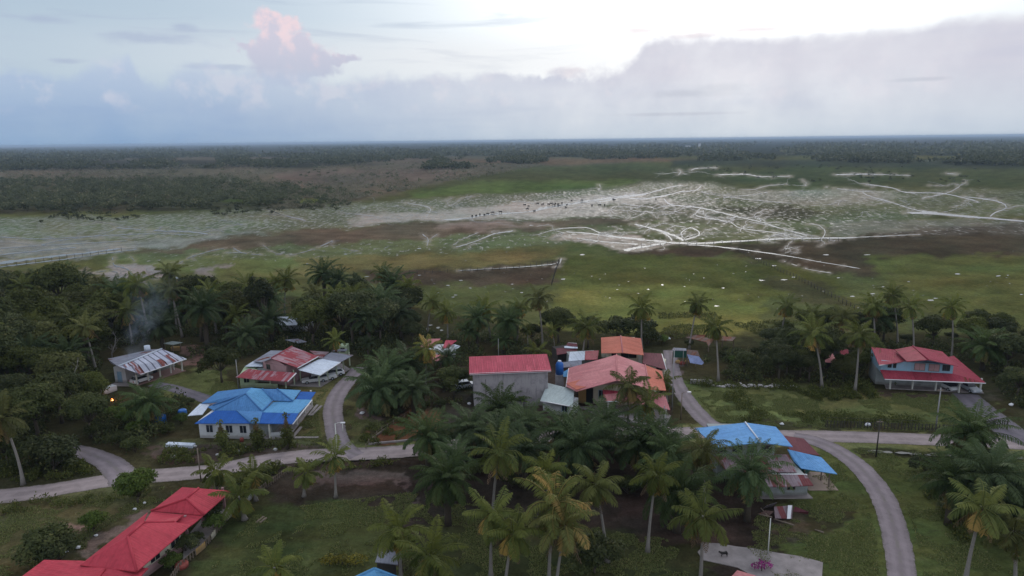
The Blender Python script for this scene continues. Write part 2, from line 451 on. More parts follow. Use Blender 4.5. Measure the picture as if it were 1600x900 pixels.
M['strip'] = roof_mat('striped_zinc_roof', (0.50, 0.53, 0.64), (0.44, 0.45, 0.56), rustamt=0.22, panel=1.25, spread=0.12, lines=0.9, rustc=(0.16, 0.055, 0.05))
M['rustred'] = roof_mat('rust_red_zinc', (0.40, 0.26, 0.30), (0.30, 0.16, 0.19), rustamt=0.62, panel=0.6, spread=0.15, rustc=(0.20, 0.045, 0.055))
M['zinc'] = roof_mat('plain_zinc_roof', (0.42, 0.47, 0.55), (0.36, 0.40, 0.49), spread=0.08, rustamt=0.04)
M['zincw'] = roof_mat('pale_sheet_roof', (0.58, 0.64, 0.74), (0.52, 0.58, 0.70), spread=0.05)
M['zincg'] = roof_mat('greenish_zinc_roof', (0.40, 0.46, 0.47), (0.36, 0.42, 0.44), spread=0.05)
M['zincd'] = roof_mat('dull_zinc_roof', (0.25, 0.27, 0.33), (0.20, 0.20, 0.25), spread=0.12, rustamt=0.12)
M['maroon'] = roof_mat('maroon_roof', (0.13, 0.045, 0.058), (0.15, 0.055, 0.065), spread=0.08, tile=True)
M['brownroof'] = roof_mat('brown_rust_roof', (0.16, 0.11, 0.10), (0.10, 0.06, 0.055), spread=0.2, rustamt=0.4)
M['white'] = wall_mat('white_plaster', (0.56, 0.58, 0.62), 0.3)
M['cream'] = wall_mat('cream_plaster', (0.60, 0.56, 0.46), 0.3)
M['pinkw'] = wall_mat('pink_plaster', (0.42, 0.26, 0.28), 0.4)
M['greenw'] = wall_mat('pale_green_wall', (0.40, 0.50, 0.34), 0.3)
M['bluew'] = wall_mat('blue_plank_wall', (0.24, 0.40, 0.55), 0.5, (0.25, 0.25, 0.28))
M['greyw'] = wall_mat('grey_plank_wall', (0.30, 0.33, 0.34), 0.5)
M['yellow'] = wall_mat('ochre_wall', (0.42, 0.27, 0.11), 0.4)
M['conc'] = wall_mat('raw_concrete_wall', (0.38, 0.36, 0.385), 0.75, (0.17, 0.155, 0.18), streak=1.0)
M['slab'] = plain('concrete_floor', (0.24, 0.215, 0.22), 0.9, var=0.6, scale=0.7)
M['sand'] = plain('sandy_floor', (0.26, 0.20, 0.17), 0.9, var=0.25, scale=0.8)
M['terra'] = plain('reddish_floor', (0.20, 0.12, 0.11), 0.8, var=0.3)
M['wpaint'] = plain('white_painted_post', (0.56, 0.57, 0.55), 0.6, var=0.12)
M['gpaint'] = plain('greenish_post', (0.42, 0.48, 0.36), 0.6, var=0.12)
M['gutter'] = plain('white_gutter', (0.62, 0.63, 0.68), 0.5, var=0.1)
M['dark'] = plain('opening_shade', (0.012, 0.012, 0.015), 0.6)  # near-black sheet that paints the shade inside doorways and windows
M['glass'] = plain('dark_window_glass', (0.02, 0.025, 0.035), 0.15, 0.5)
M['wood'] = plain('weathered_timber', (0.17, 0.135, 0.11), 0.85, var=0.4)
M['darkwood'] = plain('dark_timber', (0.045, 0.04, 0.038), 0.85, var=0.4)
M['pole'] = plain('pale_grey_pole', (0.26, 0.26, 0.27), 0.7)
M['stone'] = plain('pale_rubble', (0.36, 0.34, 0.35), 0.9, var=0.4)
M['tank'] = plain('blue_tank_plastic', (0.02, 0.12, 0.42), 0.4)
M['tarp'] = plain('blue_white_tarp', (0.20, 0.24, 0.42), 0.5, var=0.7, scale=1.3)
M['greentarp'] = plain('green_tarp', (0.02, 0.085, 0.07), 0.6)
M['carw'] = plain('white_car_paint', (0.60, 0.62, 0.66), 0.3, 0.5, var=0.05)
M['cars'] = plain('silver_car_paint', (0.36, 0.40, 0.46), 0.3, 0.5, var=0.05)
M['tyre'] = plain('tyre_rubber', (0.015, 0.015, 0.015), 0.9)
M['redlamp'] = plain('red_lens', (0.3, 0.01, 0.01), 0.3)
M['animal'] = plain('dark_hide', (0.018, 0.016, 0.016), 0.7)
M['brick'] = plain('reddish_junk', (0.24, 0.06, 0.05), 0.8, var=0.4)

# ================================================================== GROUND
def inpoly_mask(X, Y, poly, soft, ys=2.0):
    """soft inside mask for a polygon on the survey plane"""
    Xs, Ys = X, Y * ys
    P_ = np.array(poly, float); P_[:, 1] *= ys
    inside = np.zeros(X.shape, bool); dmin = np.full(X.shape, 1e9)
    n = len(P_)
    for i in range(n):
        x1, y1 = P_[i]; x2, y2 = P_[(i + 1) % n]
        c = ((y1 > Ys) != (y2 > Ys)) & (Xs < (x2 - x1) * (Ys - y1) / (y2 - y1 + 1e-9) + x1)
        inside ^= c
        ex, ey = x2 - x1, y2 - y1; L = ex * ex + ey * ey + 1e-9
        t = np.clip(((Xs - x1) * ex + (Ys - y1) * ey) / L, 0, 1)
        d = np.hypot(Xs - x1 - t * ex, Ys - y1 - t * ey)
        dmin = np.minimum(dmin, d)
    s = np.where(inside, dmin, -dmin)
    k = np.clip((s + soft) / (2 * soft), 0, 1)
    return k * k * (3 - 2 * k)

def build_ground():
    # polar grid, rows about 1.5 photo pixels apart
    dep = []
    y = 1400.0
    while y > 222.0:
        dep.append(math.atan((y - 450) / FPX) + PITCH); y -= 1.5 if y < 930 else 14
    dist = [CAM_H / math.tan(a) for a in dep]
    dist = [0.5] + dist
    while dist[-1] < 27000: dist.append(dist[-1] * 1.15)
    azs = list(np.arange(-180, -44, 4.0)) + list(np.arange(-44, 44.01, 0.105)) + list(np.arange(48, 180, 4.0))
    azs = np.array(azs); dist = np.array(dist)
    A, Dm = np.meshgrid(np.radians(azs), dist)
    X = np.sin(A) * Dm; Y = np.cos(A) * Dm
    f = np.maximum(Y * FWD[1] + CAM_H * -FWD[2], 3.0)
    vx = X * CR[0] + Y * CR[1] - CAM_H * CR[2]; vy = X * CU[0] + Y * CU[1] - CAM_H * CU[2]
    PX = np.clip(800 + FPX * vx / f, -900, 2500); PY = np.clip(450 - FPX * vy / f, 200, 1400)
    amp = np.clip((PY - 215) / 130, 0.15, 1.6)
    wx = (fbm(PX / 26, PY / 9, 3) - 0.5) * 44 * amp; wy = (fbm(PX / 30, PY / 8, 9) - 0.5) * 15 * amp
    QX, QY = PX + wx, PY + wy
    n0 = Dm.shape
    C = np.zeros(n0 + (3,)); wet = np.zeros(n0); tus = np.zeros(n0)
    C[:] = alb(60, 68, 36)
    def put(poly, col, soft=8, ys=2.0, k=1.0, w_=None, t_=None, warp=1):
        mk = inpoly_mask(QX if warp else PX, QY if warp else PY, poly, soft, ys) * k
        if col is not None: C[:] = C * (1 - mk[..., None]) + np.array(alb(*col)) * mk[..., None]
        if w_ is not None: wet[:] = wet * (1 - mk) + w_ * mk
        if t_ is not None: tus[:] = tus * (1 - mk) + t_ * mk
    L, Rr = -900, 2500
    # far land
    put([(L, 190), (Rr, 190), (Rr, 243), (1100, 243), (L, 262)], (40, 48, 38), 6)
    put([(L, 252), (760, 243), (1010, 247), (960, 256), (840, 262), (740, 276), (640, 296), (540, 318), (430, 326), (L, 340)], (68, 68, 56), 8)
    put([(L, 248), (500, 250), (600, 256), (480, 262), (L, 272)], (40, 44, 36), 6)
    put([(L, 282), (150, 278), (420, 282), (470, 300), (430, 326), (L, 336)], (56, 60, 44), 10)
    put([(430, 268), (700, 262), (720, 275), (560, 290), (430, 286)], (74, 70, 62), 10)
    put([(660, 250), (1000, 246), (1100, 250), (860, 258)], (78, 66, 48), 6)
    put([(1050, 250), (Rr, 250), (Rr, 275), (1500, 272), (1300, 262), (1050, 262)], (42, 52, 40), 6)
    put([(840, 262), (1050, 258), (Rr, 275), (Rr, 300), (1150, 290), (1000, 286), (900, 300), (620, 306), (740, 276)], (52, 62, 36), 8)
    put([(640, 300), (760, 284), (880, 282), (1000, 282), (960, 294), (850, 302), (700, 306), (640, 308)], (60, 80, 36), 8)
    put([(330, 310), (500, 308), (520, 318), (420, 324)], (66, 80, 36), 6)
    put([(L, 336), (150, 332), (300, 330), (200, 344), (L, 352)], (66, 74, 38), 6)
    # mud flats and tussocks
    put([(L, 350), (180, 342), (400, 324), (560, 318), (760, 306), (930, 296), (1010, 285), (1110, 286), (1180, 305), (1250, 325), (1190, 338), (1010, 345), (700, 345), (430, 364), (260, 388), (L, 425)], (70, 78, 56), 10, w_=0.14, t_=0.45)
    put([(L, 345), (170, 338), (330, 336), (470, 350), (330, 362), (190, 372), (L, 392)], (72, 86, 62), 10, w_=0.10, t_=0.55)
    put([(L, 372), (200, 376), (330, 366), (420, 364), (260, 388), (100, 402), (L, 425)], (84, 94, 88), 8, w_=0.42, t_=0.35)
    put([(560, 336), (700, 330), (860, 312), (990, 302), (1060, 318), (1000, 332), (860, 340), (700, 345), (540, 350)], (108, 104, 98), 8, w_=0.6, t_=0.5)
    put([(930, 318), (1080, 322), (1200, 340), (1150, 352), (1000, 345)], (64, 68, 46), 8, w_=0.1, t_=0.3)
    # brown bar
    put([(170, 402), (300, 382), (430, 363), (700, 346), (900, 343), (1060, 343), (960, 352), (800, 360), (600, 376), (420, 384), (260, 400)], (66, 60, 46), 8, w_=0.1, t_=0.05)
    put([(680, 349), (800, 346), (860, 350), (760, 356), (690, 356)], (96, 86, 78), 8, w_=0.2)
    # green apron below
    put([(150, 404), (400, 386), (640, 374), (850, 358), (1000, 352), (1050, 362), (960, 372), (860, 384), (640, 394), (450, 404), (240, 416)], (60, 72, 42), 6, w_=0.2, t_=0.22)
    put([(1030, 346), (1160, 350), (1250, 362), (1280, 372), (1100, 376), (1030, 366)], (66, 74, 40), 6, w_=0.3, t_=0.30)
    put([(1090, 300), (1300, 296), (Rr, 292), (Rr, 345), (1480, 338), (1330, 350), (1250, 368), (1180, 345), (1120, 318)], (62, 74, 46), 8, w_=0.08, t_=0.30)
    put([(1130, 300), (1330, 294), (1420, 306), (1300, 320), (1180, 316)], (88, 94, 82), 10, k=0.7, w_=0.35, t_=0.4)
    put([(1110, 322), (1230, 322), (1300, 334), (1240, 346), (1160, 336)], (46, 50, 30), 8)
    put([(1290, 345), (Rr, 352), (Rr, 362), (1300, 368)], (80, 84, 78), 8, k=0.6, w_=0.4, t_=0.4)
    # orange and yellow grass
    put([(430, 402), (560, 396), (640, 398), (870, 388), (880, 404), (700, 420), (520, 426), (400, 432)], (78, 76, 42), 14)
    put([(150, 412), (330, 402), (470, 400), (460, 412), (420, 432), (280, 424), (160, 424)], (70, 80, 40), 12)
    put([(470, 384), (850, 362), (870, 380), (640, 396), (450, 404)], (64, 74, 40), 8, k=0.7, w_=0.15, t_=0.2)
    # dark mud left of centre
    put([(560, 426), (720, 420), (870, 408), (885, 432), (820, 446), (640, 446), (560, 440)], (54, 50, 40), 10)
    # bright gravel fan at the creek mouth
    put([(880, 362), (960, 368), (1040, 376), (1060, 384), (990, 394), (950, 386), (860, 372)], (120, 108, 100), 6, k=0.8, w_=0.7, t_=0.45)
    # dark burnt strip right
    put([(1060, 384), (1280, 376), (1350, 366), (1480, 352), (Rr, 350), (Rr, 398), (1400, 398), (1480, 436), (1330, 428), (1200, 408)], (52, 48, 36), 10)
    put([(960, 392), (1080, 386), (1160, 396), (1100, 402), (980, 400)], (54, 46, 36), 6)
    put([(870, 400), (1000, 398), (1180, 410), (1300, 430), (1330, 470), (1200, 470), (1000, 450), (880, 440)], (60, 66, 28), 10)
    put([(1350, 400), (Rr, 402), (Rr, 540), (1500, 510), (1400, 450)], (62, 70, 32), 10)
    put([(880, 440), (1100, 450), (1200, 470), (1180, 520), (1000, 530), (860, 525), (870, 470)], (76, 82, 34), 14)
    put([(1180, 430), (1280, 440), (1330, 480), (1240, 470)], (54, 56, 34), 10)
    put([(130, 425), (200, 414), (250, 424), (240, 445), (170, 436)], (92, 90, 90), 6, w_=0.6, t_=0.5)
    put([(300, 418), (350, 414), (340, 428), (310, 430)], (90, 86, 84), 6, w_=0.5)
    put([(-200, 425), (100, 424), (160, 440), (0, 450)], (70, 72, 50), 6)
    # village ground
    vill = [(L, 470), (180, 470), (620, 470), (700, 490), (880, 520), (1100, 522), (1250, 540), (1400, 520), (Rr, 530), (Rr, 1400), (L, 1400)]
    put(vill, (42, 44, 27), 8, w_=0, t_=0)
    put([(225, 595), (300, 578), (350, 572), (372, 600), (350, 628), (300, 628), (240, 605)], (64, 76, 40), 8)
    put([(285, 540), (318, 542), (322, 572), (290, 566)], (84, 66, 62), 6)
    put([(455, 612), (545, 586), (520, 640), (512, 690), (470, 690), (490, 640)], (62, 66, 38), 6)
    put([(385, 608), (470, 604), (545, 590), (530, 604), (480, 612)], (66, 68, 40), 5)
    put([(548, 610), (575, 640), (580, 690), (545, 700), (535, 650)], (58, 64, 36), 6)
    put([(556, 644), (590, 640), (600, 652), (566, 660)], (80, 72, 72), 4)
    put([(600, 662), (640, 640), (690, 640), (690, 690), (590, 690)], (88, 58, 38), 6)
    put([(545, 698), (650, 688), (660, 694), (550, 708)], (70, 78, 42), 3)
    put([(630, 540), (720, 560), (735, 640), (600, 640), (570, 560)], (48, 44, 34), 8)
    put([(1062, 592), (1120, 600), (1340, 612), (1500, 612), (1590, 668), (1300, 664), (1170, 650), (1120, 664), (1080, 650)], (64, 74, 38), 8)
    put([(1220, 606), (1380, 614), (1440, 640), (1300, 640)], (70, 72, 38), 10, k=0.6)
    put([(1380, 612), (1560, 612), (1560, 626), (1380, 622)], (54, 50, 42), 4)
    put([(1040, 664), (1120, 666), (1600, 688), (Rr, 720), (Rr, 732), (1330, 712), (1180, 690), (1040, 690)], (74, 80, 46), 4)
    put([(1230, 712), (1300, 700), (Rr, 716), (Rr, 1300), (1160, 1300), (1220, 870)], (56, 68, 32), 8)
    put([(1340, 700), (1480, 706), (Rr, 716), (Rr, 726), (1500, 718), (1350, 714)], (40, 42, 26), 4)
    put([(1440, 740), (1600, 740), (1600, 800), (1480, 800)], (48, 54, 30), 10, k=0.7)
    put([(1180, 790), (1280, 800), (1270, 850), (1180, 850)], (54, 48, 42), 8, k=0.8)
    put([(1260, 800), (1340, 800), (1330, 830), (1260, 830)], (42, 44, 28), 8)
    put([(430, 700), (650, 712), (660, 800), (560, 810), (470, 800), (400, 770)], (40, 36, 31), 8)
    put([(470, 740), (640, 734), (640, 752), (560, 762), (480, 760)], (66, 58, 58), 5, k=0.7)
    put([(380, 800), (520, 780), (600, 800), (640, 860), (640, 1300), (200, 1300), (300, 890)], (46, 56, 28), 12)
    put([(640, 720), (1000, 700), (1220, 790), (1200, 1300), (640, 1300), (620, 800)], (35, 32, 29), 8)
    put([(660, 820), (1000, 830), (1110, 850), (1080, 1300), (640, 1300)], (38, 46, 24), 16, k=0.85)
    put([(960, 790), (1080, 780), (1180, 850), (1000, 850)], (46, 40, 38), 12, k=0.8)
    put([(L, 790), (120, 775), (240, 760), (250, 790), (150, 830), (40, 900), (L, 1300)], (54, 56, 34), 8)
    put([(L, 785), (0, 785), (250, 745), (260, 752), (120, 778), (L, 800)], (60, 66, 40), 4)
    put([(80, 818), (120, 818), (130, 828), (90, 832)], (96, 78, 72), 4)
    put([(130, 850), (200, 810), (230, 790), (250, 800), (180, 850), (120, 880)], (74, 68, 64), 6)
    put([(230, 694), (480, 688), (490, 712), (250, 724)], (56, 48, 44), 5)
    put([(250, 690), (500, 682), (500, 690), (250, 698)], (58, 64, 40), 3)
    put([(640, 740), (636, 770), (650, 800), (640, 800), (622, 760), (628, 730)], (64, 58, 58), 3, k=0.8)
    put([(860, 560), (1045, 560), (1045, 660), (700, 665), (700, 640)], (48, 44, 40), 5)
    put([(1040, 545), (1060, 545), (1066, 600), (1045, 600)], (64, 60, 60), 4)
    # broad natural mottling of cover
    mot = fbm(X / 9, Y / 9, 21, 5); mot2 = fbm(PX / 60, PY / 14, 31, 4)
    near = np.clip((Dm - 60) / 400, 0, 1)
    k = 0.58 + 0.80 * mot * (1 - near * 0.3) * 1.0 + (mot2 - 0.5) * 0.5
    C *= k[..., None]
    C[..., 0] *= 1 + (fbm(PX / 90, PY / 20, 41) - 0.5) * 0.5
    # ditches
    Z = np.zeros(n0)
    for poly, dpt in (([(1345, 704), (1500, 709), (1900, 722), (1900, 728), (1480, 715), (1345, 710)], 0.15), ([(-400, 790), (0, 790), (200, 765), (250, 760), (252, 765), (120, 785), (0, 800), (-400, 840)], 0.5),
                      ([(440, 735), (500, 716), (660, 706), (660, 712), (500, 724), (445, 742)], 0.4)):
        Z -= inpoly_mask(PX, PY, poly, 4, 2.0) * dpt
    V = np.stack([X, Y, Z], -1).reshape(-1, 3)
    nr, nc = n0
    idx = np.arange(nr * nc).reshape(nr, nc)
    a = idx[:-1, :]; b = idx[1:, :]
    F = np.stack([a, np.roll(a, -1, 1), np.roll(b, -1, 1), b], -1).reshape(-1, 4)
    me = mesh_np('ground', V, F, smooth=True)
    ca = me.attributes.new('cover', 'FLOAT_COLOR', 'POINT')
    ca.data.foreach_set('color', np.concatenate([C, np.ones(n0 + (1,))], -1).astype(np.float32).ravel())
    for nm, arr in (('wet', wet), ('tussock', tus)):
        q = me.attributes.new(nm, 'FLOAT', 'POINT'); q.data.foreach_set('value', arr.astype(np.float32).ravel())
    mt, t, b = pmat('ground_cover', (0.1, 0.1, 0.1), 0.95, 0.15)
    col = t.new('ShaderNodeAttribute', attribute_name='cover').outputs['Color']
    wetS = t.new('ShaderNodeAttribute', attribute_name='wet').outputs['Fac']
    tusS = t.new('ShaderNodeAttribute', attribute_name='tussock').outputs['Fac']
    P = worldpos(t)
    n1 = t.noise(P, 0.9, 5, 0.7); n2 = t.noise(P, 0.13, 5, 0.65); n3 = t.noise(P, 3.5, 3, 0.7)
    v = t.m('MULTIPLY', t.lin(n1, 0.25, 0.75, 0.62, 1.38), t.lin(n2, 0.25, 0.75, 0.75, 1.25))
    v = t.m('MULTIPLY', v, t.lin(n3, 0.25, 0.75, 0.7, 1.3))
    c = t.mix(1.0, col, t.comb(v, v, v), 'MULTIPLY')
    # bare brown patches in dry grass
    c = t.mix(t.m('MULTIPLY', t.ss(t.noise(P, 0.32, 5, 0.7, 0.8), 0.56, 0.70), 0.55), c, t.mix(0.5, c, (0.07, 0.055, 0.045)))
    # water standing between tussocks
    sx, sy, sz = t.sep(P)
    tn = t.noise(t.comb(t.m('MULTIPLY', sx, 0.42), t.m('MULTIPLY', sy, 0.16)), 1.0, 3, 0.6, 0.5)
    thr = t.m('SUBTRACT', 0.67, t.m('MULTIPLY', tusS, 0.27))
    pud = t.m('MULTIPLY', t.ss(tn, t.m('SUBTRACT', thr, 0.05), t.m('ADD', thr, 0.05)), t.m('GREATER_THAN', tusS, 0.06))
    c = t.mix(t.m('MULTIPLY', pud, 0.6), c, (0.16, 0.155, 0.14))
    t.l.new(c, b.inputs['Base Color'])
    wetf = t.m('MAXIMUM', t.m('MULTIPLY', pud, 0.72), t.m('MULTIPLY', wetS, t.ss(n2, 0.35, 0.6, 0.3, 0.75)))
    t.l.new(t.lin(wetf, 0, 1, 0.95, 0.34), b.inputs['Roughness'])
    t.l.new(t.lin(wetf, 0, 1, 0.0, 0.26), b.inputs['Specular IOR Level'])
    bump(t, b, t.m('ADD', t.m('MULTIPLY', n1, 1.0), t.m('MULTIPLY', n3, 0.5)), 0.6, 0.25)
    me.materials.append(mt)
    return tag(link('ground', me), kind='structure'), (X, Y, PX, PY)
ground, G_ = build_ground()

# ---------------------------------------------------------------- ribbons
def catmull(pts, n=8):
    out = []
    P_ = [pts[0]] + list(pts) + [pts[-1]]
    for i in range(1, len(P_) - 2):
        a, b, c, d = (np.array(P_[i + k], float) for k in (-1, 0, 1, 2))
        for k in range(n):
            t = k / n
            out.append(0.5 * ((2 * b) + (-a + c) * t + (2 * a - 5 * b + 4 * c - d) * t * t + (-a + 3 * b - 3 * c + d) * t ** 3))
    out.append(np.array(P_[-2], float)); return out

ROADS = []
def road(name, pts, width, mat, z, jitter=0.12, taper=None, kind='structure'):
    c = catmull([tuple(at(*p)[:2]) for p in pts], 14)
    V = []; UV = []; run = 0
    n = len(c); across = 6
    for i, p in enumerate(c):
        d = c[min(i + 1, n - 1)] - c[max(i - 1, 0)]; d /= np.linalg.norm(d) + 1e-9; nrm = np.array([-d[1], d[0]])
        wv = width if not hasattr(width, '__len__') else width[0] + (width[1] - width[0]) * i / (n - 1)
        l = wv / 2 + random.uniform(-jitter, jitter) * 0.6; r = wv / 2 + random.uniform(-jitter, jitter) * 0.6
        if i: run += np.linalg.norm(c[i] - c[i - 1])
        for k in range(across + 1):
            q = p + nrm * (l - (l + r) * k / across)
            crown = 0.03 * (1 - (2 * k / across - 1) ** 2)
            V.append((q[0], q[1], z + crown)); UV.append((k / across, run))
        if i % 3 == 0: ROADS.append((p[0], p[1], wv / 2 + 0.8))
    F = []
    for i in range(n - 1):
        for k in range(across):
            a = i * (across + 1) + k; F.append((a + 1, a, a + across + 1, a + across + 2))
    me = mesh_np(name, V, F, mat, smooth=True)
    ul = me.uv_layers.new(name='UVMap')
    ul.data.foreach_set('uv', np.array([UV[i] for f in F for i in f], np.float32).ravel())
    return tag(link(name, me), kind=kind)
def road_mat(name, c, grassy=0.0):
    mt, t, b = pmat(name, c, 0.95, 0.1)
    P = worldpos(t); uvn = t.new('ShaderNodeUVMap').outputs[0]; u, v, _ = t.sep(uvn)
    n1 = t.noise(P, 0.5, 5, 0.7); n2 = t.noise(P, 4.0, 4, 0.7)
    cc = t.mix(t.lin(n1, 0.3, 0.7), tuple(x * 0.66 for x in c), tuple(x * 1.18 for x in c))
    cc = t.mix(t.m('MULTIPLY', t.ss(t.noise(P, 1.1, 5, .75, 1.5), .58, .64), .5), cc, tuple(x * .5 for x in c))
    # wheel tracks
    trk = t.m('ABSOLUTE', t.m('SUBTRACT', t.m('ABSOLUTE', t.m('SUBTRACT', u, 0.5)), 0.22))
    cc = t.mix(t.m('MULTIPLY', t.ss(trk, 0.13, 0.03), 0.35), cc, tuple(min(1, x * 1.35) for x in c))
    if grassy: cc = t.mix(t.m('MULTIPLY', t.m('MULTIPLY', t.ss(t.m('ABSOLUTE', t.m('SUBTRACT', u, 0.5)), 0.10, 0.02), t.ss(n1, 0.4, 0.6)), grassy), cc, (0.10, 0.11, 0.06))
    cc = t.mix(t.m('MULTIPLY', t.ss(t.m('ABSOLUTE', t.m('SUBTRACT', u, 0.5)), 0.38, 0.52), t.ss(n2, 0.38, 0.6)), cc, (0.085, 0.085, 0.055))
    cc = t.mix(t.lin(n2, 0.2, 0.8, 0, 0.4), cc, tuple(x * 0.6 for x in c))
    t.l.new(cc, b.inputs['Base Color']); bump(t, b, n2, 0.4, 0.05)
    return mt
gravel = road_mat('gravel_road', (0.30, 0.25, 0.255)); lane = road_mat('rough_lane', (0.235, 0.20, 0.22), 0.4); drive = road_mat('asphalt_drive', (0.15, 0.135, 0.16))
road('road', [(-260, 806), (-60, 782), (60, 769), (190, 748), (320, 737), (400, 722), (470, 713), (545, 710), (620, 706), (680, 700), (760, 690), (860, 681), (960, 676), (1040, 676), (1130, 677), (1200, 681), (1300, 682), (1450, 687), (1600, 694), (1800, 708)], 4.2, gravel, 0.030)
road('side_road', [(560, 712), (542, 704), (528, 686), (522, 660), (520, 640), (526, 620), (538, 602), (556, 584), (562, 574)], (3.0, 3.6), lane, 0.045)
road('farm_track', [(196, 752), (186, 738), (168, 722), (135, 708), (100, 700)], (4.2, 2.8), lane, 0.055)
road('garden_path', [(240, 600), (268, 606), (300, 616), (335, 628), (350, 634)], (2.6, 3.0), drive, 0.02)
road('village_lane', [(1148, 676), (1112, 664), (1090, 645), (1070, 620), (1056, 596), (1050, 570), (1046, 548)], (3.4, 2.7), lane, 0.050)
road('lane', [(1240, 683), (1275, 690), (1310, 706), (1345, 732), (1375, 770), (1392, 810), (1404, 860), (1412, 920), (1420, 1000)], (3.6, 2.7), lane, 0.060)
road('driveway', [(1640, 700), (1590, 682), (1560, 660), (1530, 636), (1508, 616)], (5.5, 4.2), drive, 0.065)

# ---------------------------------------------------------------- water in the marsh
CREEK = []
def build_water():
    V = []; F = []
    q = random.Random(5)
    def rib(pts, w0, w1=None, z=0.03, rag=0.35):
        w1 = w0 if w1 is None else w1
        c = catmull(pts, 10 if len(pts) < 6 else 4); n = len(c); b = len(V)
        if w0 > .9: CREEK.extend([(p[0], p[1], max(w0, w1)) for p in c[::3]])
        j = 0.0; gap = 0
        for i, p in enumerate(c):
            d = c[min(i + 1, n - 1)] - c[max(i - 1, 0)]; d /= np.linalg.norm(d) + 1e-9; nr = np.array([-d[1], d[0]])
            t = i / (n - 1); wd = 0.50 * (w0 + (w1 - w0) * t) * (1 + q.uniform(-rag, rag)) * 0.5
            if i in (0, n - 1): wd *= 0.15
            j = j * 0.7 + q.uniform(-0.5, 0.5) * min(1.2, w0 * 0.4)
            p = p + nr * j * 0.6
            for s_ in (1, -1):
                e = p + nr * wd * s_ * (1 + q.uniform(-rag, rag) * 0.6); w_ = at(e[0], max(e[1], 228), z); V.append(tuple(w_))
        for i in range(n - 1):
            if w0 < 2.3 and gap > 0: gap -= 1; continue
            if w0 < 2.3 and q.random() < .05: gap = q.randint(1, 3)
            a = b + 2 * i; F.append((a, a + 1, a + 3, a + 2))
    k = 0
    def R(pts, w0, w1=None):
        nonlocal k
        k += 1; rib(pts, w0, w1, 0.020 + 0.0022 * (k % 90))
    R([(692, 343), (730, 341), (766, 335), (824, 331), (870, 322), (904, 317), (942, 314), (976, 307), (1014, 301), (1048, 292), (1068, 289)], 4.5, 2)
    R([(840, 326), (904, 316), (976, 307), (1010, 304)], 6, 5)
    R([(976, 309), (1014, 310), (1065, 300), (1088, 297), (1097, 289)], 3.5, 1.5)
    R([(1037, 310), (1048, 319), (1083, 323), (1120, 330), (1150, 339), (1190, 347), (1230, 360), (1270, 369)], 4, 2)
    R([(1095, 325), (1087, 335), (1100, 340), (1140, 347), (1160, 357), (1225, 365), (1265, 371)], 2.5, 2)
    R([(884, 362), (922, 365), (956, 370), (1008, 375), (1042, 378)], 2.5, 4)
    R([(870, 357), (916, 356), (936, 363), (962, 369), (996, 373), (1042, 378)], 2.0, 4)
    R([(991, 350), (1014, 356), (1037, 363), (1060, 371), (1068, 376)], 4, 7)
    R([(1014, 349), (1008, 354), (998, 357)], 2.5, 1.2)
    R([(1050, 376), (1044, 368), (1032, 362)], 4, 3)
    R([(1068, 372), (1064, 364), (1078, 356), (1092, 363), (1088, 370), (1070, 374)], 3.0, 3.5)
    R([(1040, 379), (1068, 380), (1100, 380), (1150, 377), (1200, 374), (1240, 372), (1290, 372), (1340, 371)], 6, 4)
    R([(1330, 371), (1400, 368), (1440, 366)], 2.0, 1)
    R([(1068, 382), (1120, 385), (1170, 391), (1220, 398), (1280, 409), (1345, 420)], 2.6, 2)
    R([(1225, 408), (1262, 420), (1300, 427)], 1.8, 1.2)
    R([(975, 391), (1000, 386), (1042, 379)], 8, 5)
    R([(900, 372), (950, 378), (1010, 382)], 2.0, 3)
    R([(1285, 372), (1289, 362), (1280, 353), (1264, 350)], 3, 1)
    R([(1262, 369), (1240, 362), (1200, 352), (1170, 346)], 2.5, 1)
    R([(1350, 287), (1395, 294), (1415, 300), (1470, 302), (1515, 311), (1530, 316)], 2, 2)
    R([(1505, 287), (1490, 297), (1470, 304), (1440, 310)], 1.8, 1.2)
    R([(1505, 307), (1540, 311), (1565, 317), (1572, 325), (1555, 332), (1547, 339)], 2.5, 2.5)
    R([(1417, 332), (1465, 334), (1510, 338), (1550, 341), (1600, 346), (1680, 352)], 6, 3)
    R([(1440, 330), (1475, 334), (1520, 340)], 6, 4)
    R([(1345, 297), (1355, 305), (1390, 315), (1420, 325), (1445, 331)], 2, 2)
    R([(1290, 292), (1345, 299), (1400, 300)], 1.4, 1)
    R([(1305, 273), (1360, 272), (1425, 274)], 2.4, 1.6)
    R([(1480, 271), (1495, 272)], 2, 1)
    R([(1080, 266), (1090, 263), (1122, 262)], 1.8, 1.2)
    R([(1122, 273), (1165, 272), (1190, 276), (1235, 275)], 2.5, 1.4)
    R([(1060, 273), (1064, 268), (1060, 265)], 1.2, 1)
    R([(935, 298), (938, 292), (936, 288)], 1.6, 1.2)
    R([(415, 325), (440, 335), (478, 345)], 1.6, 2.6)
    R([(636, 317), (668, 323), (672, 330), (666, 338)], 1.5, 2.5)
    R([(530, 332), (560, 335), (600, 339)], 1.2, 1)
    R([(-60, 418), (0, 411), (60, 403), (125, 396), (190, 388)], 10, 3)
    R([(-60, 424), (0, 417), (100, 405), (160, 396), (215, 389)], 3, 2)
    R([(-40, 402), (0, 398), (60, 392), (120, 386)], 3.5, 2)
    R([(-40, 372), (0, 370), (60, 373), (125, 370), (225, 365), (300, 367)], 2, 1.4)
    R([(180, 355), (240, 360), (290, 362), (330, 366)], 2, 3)
    R([(60, 385), (90, 376), (150, 368), (180, 358)], 1.4, 1.2)
    R([(0, 388), (60, 384), (130, 380), (200, 376)], 1.6, 1.4)
    R([(280, 411), (300, 401), (330, 392), (352, 388)], 1.6, 1.3)
